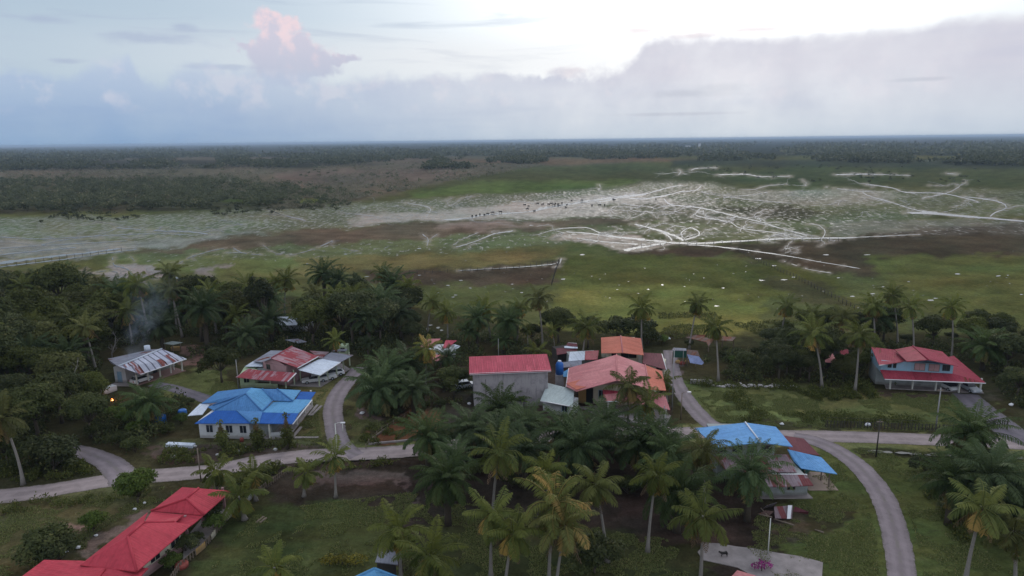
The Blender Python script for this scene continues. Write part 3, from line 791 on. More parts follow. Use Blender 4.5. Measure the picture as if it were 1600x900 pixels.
    R([(364, 387), (380, 395), (410, 398)], 2, 1)
    R([(450, 400), (490, 389), (520, 376)], 1.2, 2)
    R([(410, 382), (425, 393), (440, 398)], 1.2, 0.8)
    R([(660, 366), (669, 374), (667, 384)], 2.2, 2)
    R([(683, 366), (674, 372), (669, 376)], 1.2, 1)
    R([(708, 383), (722, 374), (748, 363)], 1.2, 1.2)
    R([(712, 386), (740, 378), (775, 365), (802, 361)], 2.4, 2.6)
    R([(840, 367), (862, 360), (880, 357)], 1.0, 1.6)
    R([(176, 402), (178, 414), (198, 420), (207, 430), (222, 438)], 1.6, 3.5)
    R([(205, 402), (210, 408)], 1.6, 1)
    R([(150, 425), (170, 423), (190, 427)], 1.0, 1.5)
    R([(222, 437), (250, 434), (262, 437)], 1.2, 1.0)
    
    R([(715, 423), (800, 418), (862, 413), (876, 406)], 2, 2.4)
    R([(878, 404), (874, 412), (866, 418)], 3, 1.5)
    R([(1095, 300), (1130, 306), (1170, 305), (1200, 300)], 1.2, 1)
    R([(1110, 312), (1140, 308), (1170, 312), (1240, 318)], 1.4, 1)
    R([(1180, 296), (1200, 290), (1230, 288)], 1.2, 1)
    def trib(x, y, ang, L, w0, depth):
        """a wandering creek that thins out and forks"""
        pts = [(x, y)]; st = 3.2; n = max(3, int(L / st)); a = ang
        for i in range(n):
            a = a * .86 + ang * .14 + q.gauss(0, 0.40); x += math.cos(a) * st; y += math.sin(a) * st * 0.36
            pts.append((x, y))
            if depth and q.random() < 0.17: trib(x, y, a + q.choice((-1, 1)) * q.uniform(.5, 1.2), L * q.uniform(.3, .65), w0 * .7, depth - 1)
        R(pts, w0, w0 * .35)
    mouths = [(1042, 378), (1068, 373), (1100, 329), (1048, 319), (976, 309), (904, 317), (1150, 339), (1190, 347), (1240, 371), (1285, 372), (1055, 352), (936, 364), (1010, 330), (960, 322), (940, 318), (1000, 322), (1080, 323), (1130, 333), (1160, 357), (1225, 366), (1200, 374), (880, 363), (1014, 356)]
    for x, y in mouths:
        for _ in range(3): trib(x, y, q.uniform(0, 6.28), q.uniform(22, 70), q.uniform(.9, 1.9), 2)
    for x, y in ((1350, 287), (1415, 300), (1470, 302), (1515, 311), (1565, 317), (1465, 334), (1550, 341), (1390, 315), (1420, 325), (1345, 297), (1590, 322), (1500, 290), (1310, 320), (1350, 330)):
        for _ in range(2): trib(x, y, q.uniform(0, 6.28), q.uniform(20, 60), q.uniform(.7, 1.3), 1)
    for x, y in ((440, 335), (668, 330), (560, 335), (600, 340), (640, 325), (720, 340), (766, 335), (240, 360), (290, 362), (125, 370), (60, 373), (100, 385), (60, 395), (150, 392), (30, 380), (200, 372), (0, 390), (180, 352), (320, 356), (380, 350), (800, 315), (860, 306), (700, 322)):
        for _ in range(2): trib(x, y, q.choice((0, 3.14)) + q.uniform(-.6, .6), q.uniform(25, 80), q.uniform(.6, 1.2), 1)
    for x, y in ((300, 401), (380, 395), (490, 389), (520, 377), (669, 375), (775, 365), (740, 380), (840, 366), (600, 388), (560, 392), (430, 398), (178, 414), (207, 430), (240, 436), (230, 425)):
        for _ in range(2): trib(x, y, q.uniform(0, 6.28), q.uniform(12, 34), q.uniform(.6, 1.1), 1)
    for x, y in ((1100, 300), (1180, 296), (1230, 305), (1130, 312), (1190, 318), (1090, 268), (1165, 272), (1360, 273), (1240, 300), (1060, 270), (1260, 290)):
        for _ in range(2): trib(x, y, q.choice((0, 3.14)) + q.uniform(-.7, .7), q.uniform(15, 50), q.uniform(.5, 1.0), 1)
    # puddles
    def pud(px, py, rx, ry):
        rx *= .75; ry *= .7
        nonlocal k
        k += 1; b = len(V); n = 10
        for i in range(n):
            t = 2 * math.pi * i / n; rr = q.uniform(0.6, 1.15)
            V.append(tuple(at(px + rx * math.cos(t) * rr, py + ry * math.sin(t) * rr, 0.02 + 0.0022 * (k % 20))))
        for i in range(1, n - 2, 2): F.append((b, b + i, b + i + 1, b + i + 2) if i + 2 < n else (b, b + i, b + i + 1, b))
    for (x, y, rx, ry) in ((1190, 438, 7, 1.3), (1120, 478, 6, 1.1), (1130, 450, 4, 1), (1225, 437, 8, 1.2), (1332, 463, 5, 1.4), (1364, 459, 5, 1.3), (1395, 466, 7, 1.6), (1455, 469, 7, 2), (1462, 466, 5, 1), (1343, 481, 5, 1.2),
                           (1560, 431, 5, 1.5), (1575, 430, 3, 1), (1497, 428, 6, 1.3), (1477, 510, 9, 1.6), (1500, 512, 6, 1), (1525, 517, 4, 1), (1540, 513, 4, 1), (1280, 409, 6, 1), (1185, 404, 7, 1.2), (1210, 415, 6, 1), (1240, 433, 4, 1),
                           (1355, 398, 7, 1), (1290, 398, 8, 1.2), (1310, 434, 4, 1), (740, 422, 6, 1.2), (735, 450, 4, 1), (700, 446, 4, 1.4), (712, 461, 5, 1), (800, 444, 3, 1), (815, 457, 4, 1), (720, 438, 5, 1), (646, 443, 3, 1), (655, 430, 4, 1), (610, 428, 4, 1.2),
                           (693, 478, 4, 1), (708, 464, 4, 1), (672, 508, 5, 1.6), (684, 512, 5, 2), (668, 514, 4, 1.5), (690, 516, 4, 1.5), (676, 520, 3, 1), (573, 432, 5, 1), (655, 388, 6, 1), (540, 397, 4, 1), (480, 412, 3, 1), (275, 434, 7, 2.2), (290, 440, 4, 1.2),
                           (1013, 452, 3, 1), (1035, 445, 3, 1.5), (880, 436, 5, 1.2), (910, 398, 6, 1.4), (830, 352, 5, 1.0), (1596, 460, 5, 1.2), (1420, 440, 3, .8), (1380, 448, 3, .8)):
        pud(x, y, rx, ry)
    for _ in range(110):
        x, y = q.uniform(620, 1620), q.uniform(392, 500)
        if y > 480 and x < 1100: continue
        pud(x, y, q.uniform(0.7, 2.6), q.uniform(0.2, 0.45))
    # water lying in the roadside ditch, lower than the fields
    mt, t, b = pmat('marsh_water', (0.06, 0.06, 0.058), 0.16, 0.45)
    b.inputs['IOR'].default_value = 1.34
    P = worldpos(t)
    bump(t, b, t.noise(P, 1.2, 3, 0.6), 0.25, 0.10)
    me = mesh_np('water', V, F, mt)
    o = tag(link('water', me), kind='structure')
    V2, F2 = [], []
    for x0, x1, y0, y1, wd in ((1356, 1395, 704.5, 707, 2.2), (1398, 1440, 707, 709, 2.0), (1444, 1500, 710, 711, 2.2), (1505, 1540, 712, 713, 1.5), (1548, 1600, 714, 716, 2)):
        n = 8; b0 = len(V2)
        for i in range(n + 1):
            t_ = i / n; px, py = x0 + (x1 - x0) * t_, y0 + (y1 - y0) * t_; e = q.uniform(0.5, 1.1) if 0 < i < n else 0.1
            V2 += [tuple(at(px, py - wd * e, 0.02)), tuple(at(px, py + wd * e, 0.02))]
        for i in range(n): a = b0 + 2 * i; F2.append((a, a + 1, a + 3, a + 2))
    tag(link('ditch_water', mesh_np('ditch_water', V2, F2, mt)), kind='structure')
build_water()
def wet_margins():
    """soft muddy edges where the creeks run"""
    X, Y, PX, PY = G_; me = ground.data; n = PX.size
    cov = np.empty(n * 4, np.float32); me.attributes['cover'].data.foreach_get('color', cov); cov = cov.reshape(-1, 4)
    wt = np.empty(n, np.float32); me.attributes['wet'].data.foreach_get('value', wt)
    px, py = PX.ravel(), PY.ravel(); sel = np.where((py > 250) & (py < 450) & (px > -150) & (px < 1750))[0]
    C_ = np.array(CREEK); d = np.full(len(sel), 1e9)
    for x, y, w_ in C_:
        near = np.abs(px[sel] - x) < 24
        k = np.hypot(px[sel][near] - x, (py[sel][near] - y) * 2.6) - w_ * .9
        d[near] = np.minimum(d[near], k)
    jit = (fbm(px[sel] / 6, py[sel] / 2.5, 55) - .5) * 12
    m = np.clip(1 - (d + jit) / 8, 0, 1) ** 1.6 * .5
    mud = np.array(alb(112, 108, 100))
    cov[sel, :3] = cov[sel, :3] * (1 - m[:, None] * .7) + mud * m[:, None] * .7
    wt[sel] = np.maximum(wt[sel], m * .75)
    me.attributes['cover'].data.foreach_set('color', cov.ravel()); me.attributes['wet'].data.foreach_set('value', wt)
wet_margins()

# ================================================================== BUILDINGS
keep = []          # (x, y, r) areas trees must not stand on
def zc(ox, oy, sc):
    def f(x, y, z=0.0): return at(ox + x / sc, oy + y / sc, z)
    return f
def centre(pts): return sum((Vector((p[0], p[1], 0)) for p in pts), Vector()) / len(pts)
def house(name, pts, label, cat='house', group=None):
    c = centre(pts); r = max((Vector((p[0], p[1], 0)) - c).length for p in pts)
    for p in pts: keep.append((p[0], p[1], 2.2))
    keep.append((c.x, c.y, r * 0.75))
    return thing(name, c, label, cat, group)
def roof(par, mat, facets, name='roof', th=0.10, label=None, caps=(), capm=None, gut=()):
    b = MB()
    for f in facets: b.poly(f, th)
    o = b.build(name, mat, par)
    if label: o['label'] = label
    for a, c in caps:
        r = MB(); r.tube([a + Vector((0, 0, .05)), c + Vector((0, 0, .05))], 0.13, 6); r.build('ridge_cap', capm or mat, o)
    for a, c in gut:
        r = MB(); r.tube([a + Vector((0, 0, -.08)), c + Vector((0, 0, -.08))], 0.10, 6); r.build('gutter', M['gutter'], o)
    return o
def wallp(par, mat, pts, z0, z1, name='wall', label=None):
    b = MB(); b.prism(pts, z0, z1); o = b.build(name, mat, par)
    if label: o['label'] = label
    return o
def open_on(par, p, q, t, w_, z0, z1, pane=None, frame=None, name='window', out=0.04, panes=2):
    """window or door on the wall line p-q, centred at fraction t"""
    p = Vector((p[0], p[1], 0)); q = Vector((q[0], q[1], 0)); d = (q - p).normalized(); n = Vector((d.y, -d.x, 0))
    if n.y > 0: n = -n                      # towards the camera side
    c = p + (q - p) * t
    fr = Matrix(((d.x, n.x, 0, c.x), (d.y, n.y, 0, c.y), (0, 0, 1, 0), (0, 0, 0, 1)))
    b = MB(fr); h = w_ / 2
    b.box(-h - .07, 0, z0 - .07, -h, out + .03, z1 + .07); b.box(h, 0, z0 - .07, h + .07, out + .03, z1 + .07)
    b.box(-h, 0, z1, h, out + .03, z1 + .07); b.box(-h, 0, z0 - .07, h, out + .06, z0)
    if name == 'window' and panes > 1: b.box(-.025, 0.01, z0, .025, out + .02, z1)
    f = b.build(name, frame or M['wood'], par)
    b = MB(fr); b.box(-h, -0.02, z0, h, out, z1); b.build('pane' if name == 'window' else 'door_leaf_or_shade', pane or M['glass'], f)  # dark fills paint an unlit inside; the rest are real panes and leaves
    return f
def posts(par, mat, pts, z1, w_=0.09, name='post', z0=0.0):
    for i, p in enumerate(pts):
        h = z1[i] if hasattr(z1, '__len__') else z1
        b = MB(); b.box(p[0] - w_, p[1] - w_, z0, p[0] + w_, p[1] + w_, h); b.build(name, mat, par)
def slab(par, mat, pts, h=0.12, name='floor_slab'):
    b = MB(); b.prism(pts, -0.05, h); return b.build(name, mat, par)
def rel(par, p): return p
def off(p, q, d):
    """push the line p-q sideways by d away from the camera"""
    v = (Vector(q) - Vector(p)); v.z = 0; v.normalize(); n = Vector((-v.y, v.x, 0))
    if n.y < 0: n = -n
    return Vector(p) + n * d, Vector(q) + n * d

# ---------------------------------------------------------------- B1 long red tiled house, bottom left
Z = zc(20, 750, 4.444)
h = house('long_red_roofed_house', [Z(465, 590), Z(860, 635), Z(1325, 243), Z(1000, 215), Z(1400, 110), Z(300, 640)], 'long pink and cream house with stepped crimson tiled hip roofs behind a white picket fence')
A, Bk, TL, TR, BR, BL = Z(1205, 130, 4.3), Z(1290, 58, 4.3), Z(1175, 50, 3.0), Z(1520, 75, 3.0), Z(1325, 243, 3.0), Z(960, 215, 3.0)
roof(h, M['red'], [[A, Bk, TR, BR], [A, BL, TL, Bk], [A, BR, BL], [TL, TR, Bk]], caps=[(A, Bk), (A, BR), (A, BL)], label='crimson hip roof over the open car porch')
A2, R2 = Z(795, 395, 5.0), Z(905, 297, 5.0)
c1, c2_, c3_, c4 = Z(465, 590, 3.2), Z(860, 635, 3.2), Z(1238, 312, 3.2), Z(962, 220, 3.25)
m1, m2, m3 = Z(1120, 292, 3.6), Z(1180, 241, 3.3), Z(1320, 250, 2.85)
roof(h, M['red'], [[A2, R2, m1, c3_, c2_], [A2, c1, Z(935, 225, 3.0), R2], [A2, c2_, c1]], caps=[(A2, R2), (A2, c2_), (R2, m1)], label='crimson main hip roof')
roof(h, M['salmon'] if False else M['red'], [[R2 - Vector((0, 0, .15)), Z(962, 220, 3.0), m2, m1 - Vector((0, 0, .15))]], label='rear slope of the main roof')
roof(h, M['red'], [[Z(1115, 294, 2.9), Z(1180, 238, 2.9), m3, Z(1235, 318, 2.8)]], label='low flat roof between the two hips')
s1, s2, s3, s4, s5 = Z(215, 555, 2.75), Z(470, 560, 2.75), Z(940, 612, 2.6), Z(800, 760, 2.6), Z(-60, 760, 2.6)
sr1, sr2 = Z(640, 622, 3.35), Z(540, 740, 3.35)
roof(h, M['red'], [[s1, s5, sr2, sr1, s2], [sr1, sr2, s4, s3], [s2, sr1, s3]], caps=[(sr1, sr2)], label='lowest crimson roof at the near end')
W1, W2 = Z(1178, 492), Z(800, 770)
dv = (W2 - W1).normalized(); nv = Vector((dv.y, -dv.x, 0));
if nv.x > 0: nv = -nv
wallp(h, M['cream'], [W1, W2, W2 + nv * 3.6, W1 + nv * 3.6], 1.1, 3.05)
wallp(h, M['pinkw'], [W1 - nv * .02, W2 - nv * .02, W2 + nv * 3.62, W1 + nv * 3.62], 0, 1.1, 'plinth')
L_ = (W2 - W1).length
for t_ in (0.12, 0.50, 0.86): open_on(h, W1 - nv * .0, W2 - nv * .0, t_, 1.25, 1.15, 2.5, frame=M['cream'])
posts(h, M['pinkw'], [Z(1472, 205), Z(1325, 335), Z(1215, 410), Z(1390, 170)], 3.0, 0.13)
slab(h, M['slab'], [Z(1180, 560), Z(1190, 420), Z(1350, 230), Z(1540, 190), Z(1480, 290)], 0.10)

# ---------------------------------------------------------------- B2 blue roofed white house
Z = zc(280, 590, 6.667)
h = house('blue_roofed_bungalow', [Z(215, 625), Z(740, 640), Z(1120, 620), Z(1380, 300), Z(700, 330), Z(400, 330)], 'white bungalow under many overlapping blue hip roofs beside the gravel road')
P0, P1, P2, P3 = Z(750, 105, 5.0), Z(690, 168, 5.0), Z(865, 118, 4.9), Z(1020, 119, 4.6)
Q1, Q2, Q3 = Z(975, 236, 3.5), Z(865, 357, 3.0), Z(1180, 244, 3.3)
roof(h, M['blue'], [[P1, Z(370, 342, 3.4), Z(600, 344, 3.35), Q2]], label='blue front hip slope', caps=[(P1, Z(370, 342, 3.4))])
roof(h, M['blue_pale_lit'], [[P0, P1, Q2, Q1, P2]], label='blue side slope in a painted lit tone', caps=[(P1, Q2), (Q1, Q2)], capm=M['blue'])
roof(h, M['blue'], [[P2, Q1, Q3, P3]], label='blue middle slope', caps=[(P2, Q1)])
roof(h, M['blue_pale_lit'], [[P3, Q3, Z(1265, 131, 3.4)]], label='blue end slope in a painted lit tone', caps=[(P3, Q3)], capm=M['blue'])
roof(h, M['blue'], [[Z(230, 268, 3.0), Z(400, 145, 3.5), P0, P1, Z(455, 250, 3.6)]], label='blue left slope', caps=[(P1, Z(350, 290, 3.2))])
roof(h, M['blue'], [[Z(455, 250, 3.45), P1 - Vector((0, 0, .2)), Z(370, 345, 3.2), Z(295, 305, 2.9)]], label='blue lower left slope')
roof(h, M['blue_shaded'], [[Z(370, 345, 3.75), Z(160, 477, 2.85), Z(745, 474, 2.85), Z(600, 345, 3.75)]], label='blue front hip slope in a painted shaded tone', caps=[(Z(600, 345, 3.75), Z(745, 474, 2.85))], capm=M['blue'])
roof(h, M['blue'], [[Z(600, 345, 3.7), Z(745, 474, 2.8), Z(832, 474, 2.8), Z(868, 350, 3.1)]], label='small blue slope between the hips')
roof(h, M['blue_shaded'], [[Z(865, 362, 3.0), Z(832, 476, 2.7), Z(1182, 482, 2.7), Z(1242, 372, 3.0)]], label='blue porch roof in a painted shaded tone')
roof(h, M['blue_pale_lit'], [[Q1 - Vector((0, 0, .3)), Z(1212, 226, 3.15), Z(1382, 230, 3.0), Z(1243, 371, 2.98), Z(866, 361, 3.0)]], label='blue car porch roof in a painted lit tone', gut=[(Z(1382, 230, 3.0), Z(1182, 482, 2.7))])
roof(h, M['blue_shaded'], [[Z(1262, 146, 3.25), Z(1212, 226, 3.1), Z(1370, 226, 3.0), Z(1422, 150, 3.1)]], label='blue rear porch roof in a painted shaded tone')
roof(h, M['zincw'], [[Z(215, 272, 2.9), Z(322, 274, 2.9), Z(240, 383, 2.5), Z(88, 396, 2.4)]], label='white sheet lean-to at the left end')
fw0, fw1, fw2, fw3 = Z(218, 628), Z(742, 640), Z(940, 640), Z(1110, 622)
dep = 9.0
o0, o1 = off(fw0, fw1, dep)
wallp(h, M['white'], [fw0, fw1, o1, o0], 0, 2.85)
g0, g1 = off(fw1, fw2, 1.2); g2, g3 = off(fw1, fw2, 8.5)
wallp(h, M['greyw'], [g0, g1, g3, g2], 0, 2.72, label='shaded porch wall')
for t_ in (0.21, 0.60, 0.875): open_on(h, fw0, fw1, t_, 1.05, 1.0, 2.2, frame=M['white'])
wallp(h, M['white'], [fw2, fw3, off(fw2, fw3, .2)[1], off(fw2, fw3, .2)[0]], 0, 0.95, 'parapet')
posts(h, M['wpaint'], [fw2 + Vector((0.1, .1, 0)), Z(1225, 495), Z(1310, 375), Z(1382, 300), Z(1110, 615)], [2.7, 2.65, 2.85, 2.95, 2.65], 0.13)
slab(h, M['slab'], [Z(742, 648), Z(1130, 640), Z(1400, 300), Z(1230, 250), Z(880, 500)], 0.14)
for a, b_ in (((1380, 400), (1480, 300)), ((1350, 400), (1440, 290)), ((1180, 625), (1270, 520)), ((1205, 630), (1450, 630))):
    p, q = Z(*a), Z(*b_); d = (q - p).normalized(); n = Vector((-d.y, d.x, 0)) * .22
    o = MB().prism([p - n, q - n, q + n, p + n], -.02, .16).build('concrete_beam', M['slab'])
    tag(o, 'pale concrete strip on the ground beside the blue roofed bungalow', 'kerb', 'concrete strips beside the blue bungalow')

# ---------------------------------------------------------------- B3 rusty roofed house with car port
Z = zc(360, 535, 7.619)
h = house('rusty_roofed_house', [Z(125, 540), Z(660, 545), Z(1065, 525), Z(1410, 320), Z(500, 300), Z(780, 300)], 'house of rust striped zinc roofs with a long car port beside the side road')
F_, B_ = Z(485, 190, 5.2), Z(735, 48, 5.2)
e1, e2 = Z(800, 300, 3.9), Z(1045, 165, 3.9)
roof(h, M['rustred'], [[F_, B_, e2, e1]], label='rust red main roof slope', gut=[(e1, e2)], caps=[(F_, B_)])
roof(h, M['zincd'], [[F_, B_, Z(630, 95, 4.2), Z(382, 232, 4.2)]], label='grey far slope of the main roof')
roof(h, M['zincd'], [[Z(270, 222, 3.5), Z(480, 96, 3.9), Z(632, 98, 4.0), Z(384, 236, 3.9)]], label='grey lean-to roof')
roof(h, M['zincw'], [[Z(170, 285, 3.0), Z(275, 220, 3.2), Z(384, 226, 3.3), Z(380, 285, 3.1)]], label='white sheet lean-to roof')
roof(h, M['rustred'], [[Z(60, 412, 2.7), Z(212, 312, 3.3), Z(342, 330, 3.35), Z(782, 362, 3.3), Z(682, 465, 2.6), Z(290, 440, 2.6)]], label='rust striped front porch roof', gut=[(Z(682, 465, 2.6), Z(782, 362, 3.3))])
roof(h, M['zincw'], [[Z(805, 325, 3.3), Z(1068, 190, 3.3), Z(1308, 236, 2.9), Z(1066, 390, 2.9)]], label='bright car port roof', gut=[(Z(1066, 390, 2.9), Z(1308, 236, 2.9))])
roof(h, M['zincd'], [[Z(1070, 188, 3.3), Z(1200, 118, 3.3), Z(1462, 150, 2.9), Z(1310, 235, 2.9)]], label='dull grey car port roof')
roof(h, M['rusty2'], [[Z(940, 97, 3.9), Z(1175, 112, 3.5), Z(1092, 186, 3.4), Z(1046, 178, 3.8)]], label='mauve rear roof')
a, b_ = Z(385, 352), Z(658, 372)
a = Z(385, 228, 4.0); b_ = Z(660, 280, 4.0)
o0, o1 = off(a, b_, 6.5)
wallp(h, M['pinkw'], [a, b_, o1, o0], 0, 3.9)
gb = MB(); gb.poly([Vector((a.x, a.y, 4.0)), Vector((b_.x, b_.y, 3.95)), Vector((F_.x, a.y * .6 + b_.y * .4, 5.15))]); gb.build('gable', M['pinkw'], h)
open_on(h, a, b_, 0.23, .9, 2.7, 3.6)
a, b_ = Z(122, 542), Z(300, 530); o0, o1 = off(a, b_, 4.5)
wallp(h, M['greenw'], [a, b_, o1, o0], 0, 2.6); open_on(h, a, b_, .44, .95, 1.0, 2.1, frame=M['greenw'])
a, b_ = Z(300, 535), Z(560, 545); wallp(h, M['greenw'], [a, b_, off(a, b_, .2)[1], off(a, b_, .2)[0]], 0, .75, 'parapet')
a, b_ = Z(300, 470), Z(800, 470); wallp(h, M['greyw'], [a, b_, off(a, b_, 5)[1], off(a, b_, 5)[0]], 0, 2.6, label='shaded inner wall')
posts(h, M['gpaint'], [Z(477, 528), Z(662, 545), Z(765, 505), Z(838, 465), Z(1062, 525), Z(1163, 458), Z(1268, 408), Z(1348, 330), Z(1422, 275)], [2.6, 2.6, 3.0, 3.2, 2.9, 2.9, 2.85, 2.85, 2.85], 0.11)
slab(h, M['slab'], [Z(700, 520), Z(1075, 535), Z(1425, 320), Z(1250, 210), Z(900, 400)], 0.10)

# ---------------------------------------------------------------- B4 striped zinc roof house
Z = zc(160, 530, 8.18)
h = house('striped_roof_house', [Z(160, 560), Z(430, 600), Z(1060, 410), Z(700, 330), Z(350, 400)], 'pale house under a wide zinc roof with dark stripes and a long open verandah')
rf, rb = Z(205, 345, 4.9), Z(760, 122, 4.9)
ef, eb = Z(485, 447, 2.7), Z(1072, 250, 2.7)
ZA = Vector((rf.x, rf.y, 0)); ZB = Vector((rb.x, rb.y, 0))
roof(h, M['strip'], [[rf, rb, eb, ef]], label='striped and rust patched front slope', gut=[(ef, eb)])
roof(h, M['zincd'], [[rf - Vector((0, 0, .02)), rb - Vector((0, 0, .02)), Z(620, 130, 3.6), Z(68, 250, 3.2), Z(110, 305, 3.3)]], label='dull rear slope', caps=[(rf, rb)], capm=M['zincw'])
a, b_ = Z(165, 545), Z(312, 558); o0, o1 = a + (ZB - ZA) * .80, b_ + (ZB - ZA) * .80
wallp(h, M['white'], [a, b_, o1, o0], 0, 3.0)
gb = MB(); gb.poly([Vector((a.x, a.y, 3.0)), Vector((b_.x, b_.y, 3.0)), Vector((rf.x, (a.y + b_.y) / 2, 4.4))]); gb.build('gable', M['white'], h)
open_on(h, a, b_, .45, .9, 0.1, 2.1, frame=M['bluew'], pane=M['bluew'], name='door')
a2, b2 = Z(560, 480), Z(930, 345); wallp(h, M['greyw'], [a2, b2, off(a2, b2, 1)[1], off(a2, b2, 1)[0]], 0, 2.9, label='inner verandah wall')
open_on(h, a2, b2, .3, 1.0, 0.1, 2.0, pane=M['dark'], name='door'); open_on(h, a2, b2, .7, 1.1, 0.9, 2.0)
posts(h, M['wpaint'], [Z(447, 588), Z(592, 540), Z(742, 490), Z(878, 440), Z(912, 400), Z(1022, 412)], [2.65] * 6, 0.11)
slab(h, M['terra'], [Z(430, 602), Z(1065, 408), Z(900, 360), Z(330, 540)], 0.12)
slab(h, M['slab'], [Z(60, 600), Z(420, 606), Z(330, 560), Z(160, 560)], 0.08, 'paving')
o = MB().tube([Z(575, 150, 4.3) + Vector((0, 0, 0)), Z(575, 150, 4.3) + Vector((0, 0, 1.1))], [.6, .55], 10).build('water_tank', M['zincw'])
tag(o, 'small white water tank standing behind the striped zinc roof', 'water tank')
# lean shed behind
h = house('garden_shed', [Z(800, 150), Z(1000, 110)], 'small open shed with a grey sheet roof behind the striped roof house', 'shed')
roof(h, M['zincg'], [[Z(780, 52, 2.4), Z(890, 25, 2.4), Z(1022, 40, 2.2), Z(900, 68, 2.2)]])
posts(h, M['wood'], [Z(905, 160), Z(1000, 135), Z(800, 130)], 2.3, .08)
o = MB().box(-.9, -.5, 0, .9, .5, .8); o = o.build('junk_box', M['yellow']); o.location = Z(940, 140)
tag(o, 'pale crate under the small open shed', 'crate')

# ---------------------------------------------------------------- B5 big concrete wall house, crimson roof
p0, p1 = at(741, 638), at(856, 633)
h = house('concrete_walled_house', [p0, p1, p0 + Vector((1, 7, 0)), p1 + Vector((0, 7, 0))], 'tall windowless raw concrete house with a crimson sheet roof')
dv = (p1 - p0).normalized(); nv = Vector((-dv.y, dv.x, 0)); dpt = 7.6
W_ = (p1 - p0).length
fr = Matrix(((dv.x, nv.x, 0, p0.x), (dv.y, nv.y, 0, p0.y), (0, 0, 1, 0), (0, 0, 0, 1)))
b = MB(fr); b.box(0, 0, 0, W_, dpt, 6.35); b.build('wall', M['conc'], h)
for q_ in (0, W_ - .35): b = MB(fr); b.box(q_, -.06, 0, q_ + .35, -.002, 6.3); b.build('corner_column', M['conc'], h)
b = MB(fr); b.box(-.7, -.75, 6.30, W_ + .45, -.55, 6.58); b.build('fascia', M['gutter'], h)
b = MB(fr); b.poly([(-.75, -.8, 6.55), (W_ + .5, -.8, 6.55), (W_ + .5, dpt * .62, 7.75), (-.55, dpt * .62, 7.75)], .12)
b.poly([(-.55, dpt * .62, 7.74), (W_ + .5, dpt * .62, 7.74), (W_ + .5, dpt + .8, 6.6), (-.55, dpt + .8, 6.6)], .12); b.build('roof', M['crimson'], h)
for q_ in (0, W_): b = MB(fr); b.poly([(q_, 0, 6.36), (q_, dpt, 6.36), (q_, dpt * .62, 7.6)]); b.build('gable', M['conc'], h)
b = MB(fr); b.tube([(W_ * .16, -.12, 0), (W_ * .16, -.12, 5.2)], .035, 5); b.build('drain_pipe', M['darkwood'], h)

# ---------------------------------------------------------------- B7 salmon roofed house and its neighbours
Z = zc(840, 510, 6.0)
h = house('salmon_roofed_house', [Z(300, 600), Z(480, 640), Z(1040, 790), Z(1230, 780), Z(740, 500), Z(1100, 560)], 'large house with a salmon pink gable roof patched in orange, coconut palm in front')
rb, rf = Z(740, 265, 6.0), Z(745, 505, 6.0)
lb, lf = Z(292, 390, 3.8), Z(365, 608, 3.8); lf2 = Z(268, 560, 3.8)
rb2, rf2 = Z(1010, 362, 5.0), Z(1052, 590, 5.0)
ob, of_ = Z(1168, 420, 4.2), Z(1205, 600, 4.2)
roof(h, M['salmon'], [[rb, rf, lf, lf2, lb]], label='salmon left slope', caps=[(rb, rf)], capm=M['salmon'], gut=[(lb, lf2)])
roof(h, M['salmon'], [[rb, rf, rf2, rb2]], label='salmon right slope')
roof(h, M['orange'], [[rb2, rf2, of_, ob]], label='orange far right slope', caps=[(rb2, rf2)], capm=M['salmon'])
up = Vector((0, 0, .22))
roof(h, M['orange'], [[Z(268, 545, 3.8) + up, Z(455, 494, 4.35) + up, Z(455, 577, 4.28) + up, Z(365, 606, 3.82) + up]], th=.04, label='bright orange patch of new sheet', name='roof_patch')
roof(h, M['crimson'], [[Z(610, 590, 3.5), Z(780, 610, 3.5), Z(800, 640, 3.1), Z(615, 660, 3.0)]], label='pink hood over the side door', name='roof')
roof(h, M['salmon'], [[Z(620, 640, 3.3), Z(1020, 590, 3.6), Z(1195, 640, 3.4), Z(1243, 782, 2.6), Z(1020, 735, 2.6), Z(800, 700, 2.6), Z(635, 700, 2.6)]], label='salmon front porch roof', gut=[(Z(635, 700, 2.6), Z(800, 700, 2.6))])
g0, g1 = Z(385, 728), Z(1060, 800)
o0, o1 = off(g0, g1, 11)
wallp(h, M['cream'], [g0 + Vector((0, .6, 0)), g1 + Vector((0, 1.5, 0)), o1, o0], 0, 3.7)
gb = MB(); gb.poly([Vector((g0.x, g0.y + .6, 3.7)), Vector((g1.x, g1.y + 1.5, 3.7)), Vector((g1.x, g1.y + 1.6, 4.6)), Vector((rf.x, (g0.y + g1.y) / 2 + 1.1, 5.7))]); gb.build('gable', M['pinkw'], h)
g0 = g0 + Vector((0, .6, 0)); g1 = g1 + Vector((0, 1.5, 0))
wallp(h, M['yellow'], [g0, g0 + (g1 - g0) * .11, g0 + (g1 - g0) * .11 + Vector((0, -.12, 0)), g0 + Vector((0, -.12, 0))], 0, 3.3, 'wall_panel', label='ochre yellow corner wall')
open_on(h, g0, g1, .16, 1.2, .1, 2.9, pane=M['dark'], name='door'); open_on(h, g0, g1, .335, 1.0, 1.2, 2.6, frame=M['bluew'])
posts(h, M['wpaint'], [Z(662, 805), Z(1200, 900), Z(1040, 880)], 2.55, .12)
slab(h, M['slab'], [Z(380, 760), Z(620, 860), Z(1200, 960), Z(1250, 840), Z(1000, 700)], .1)

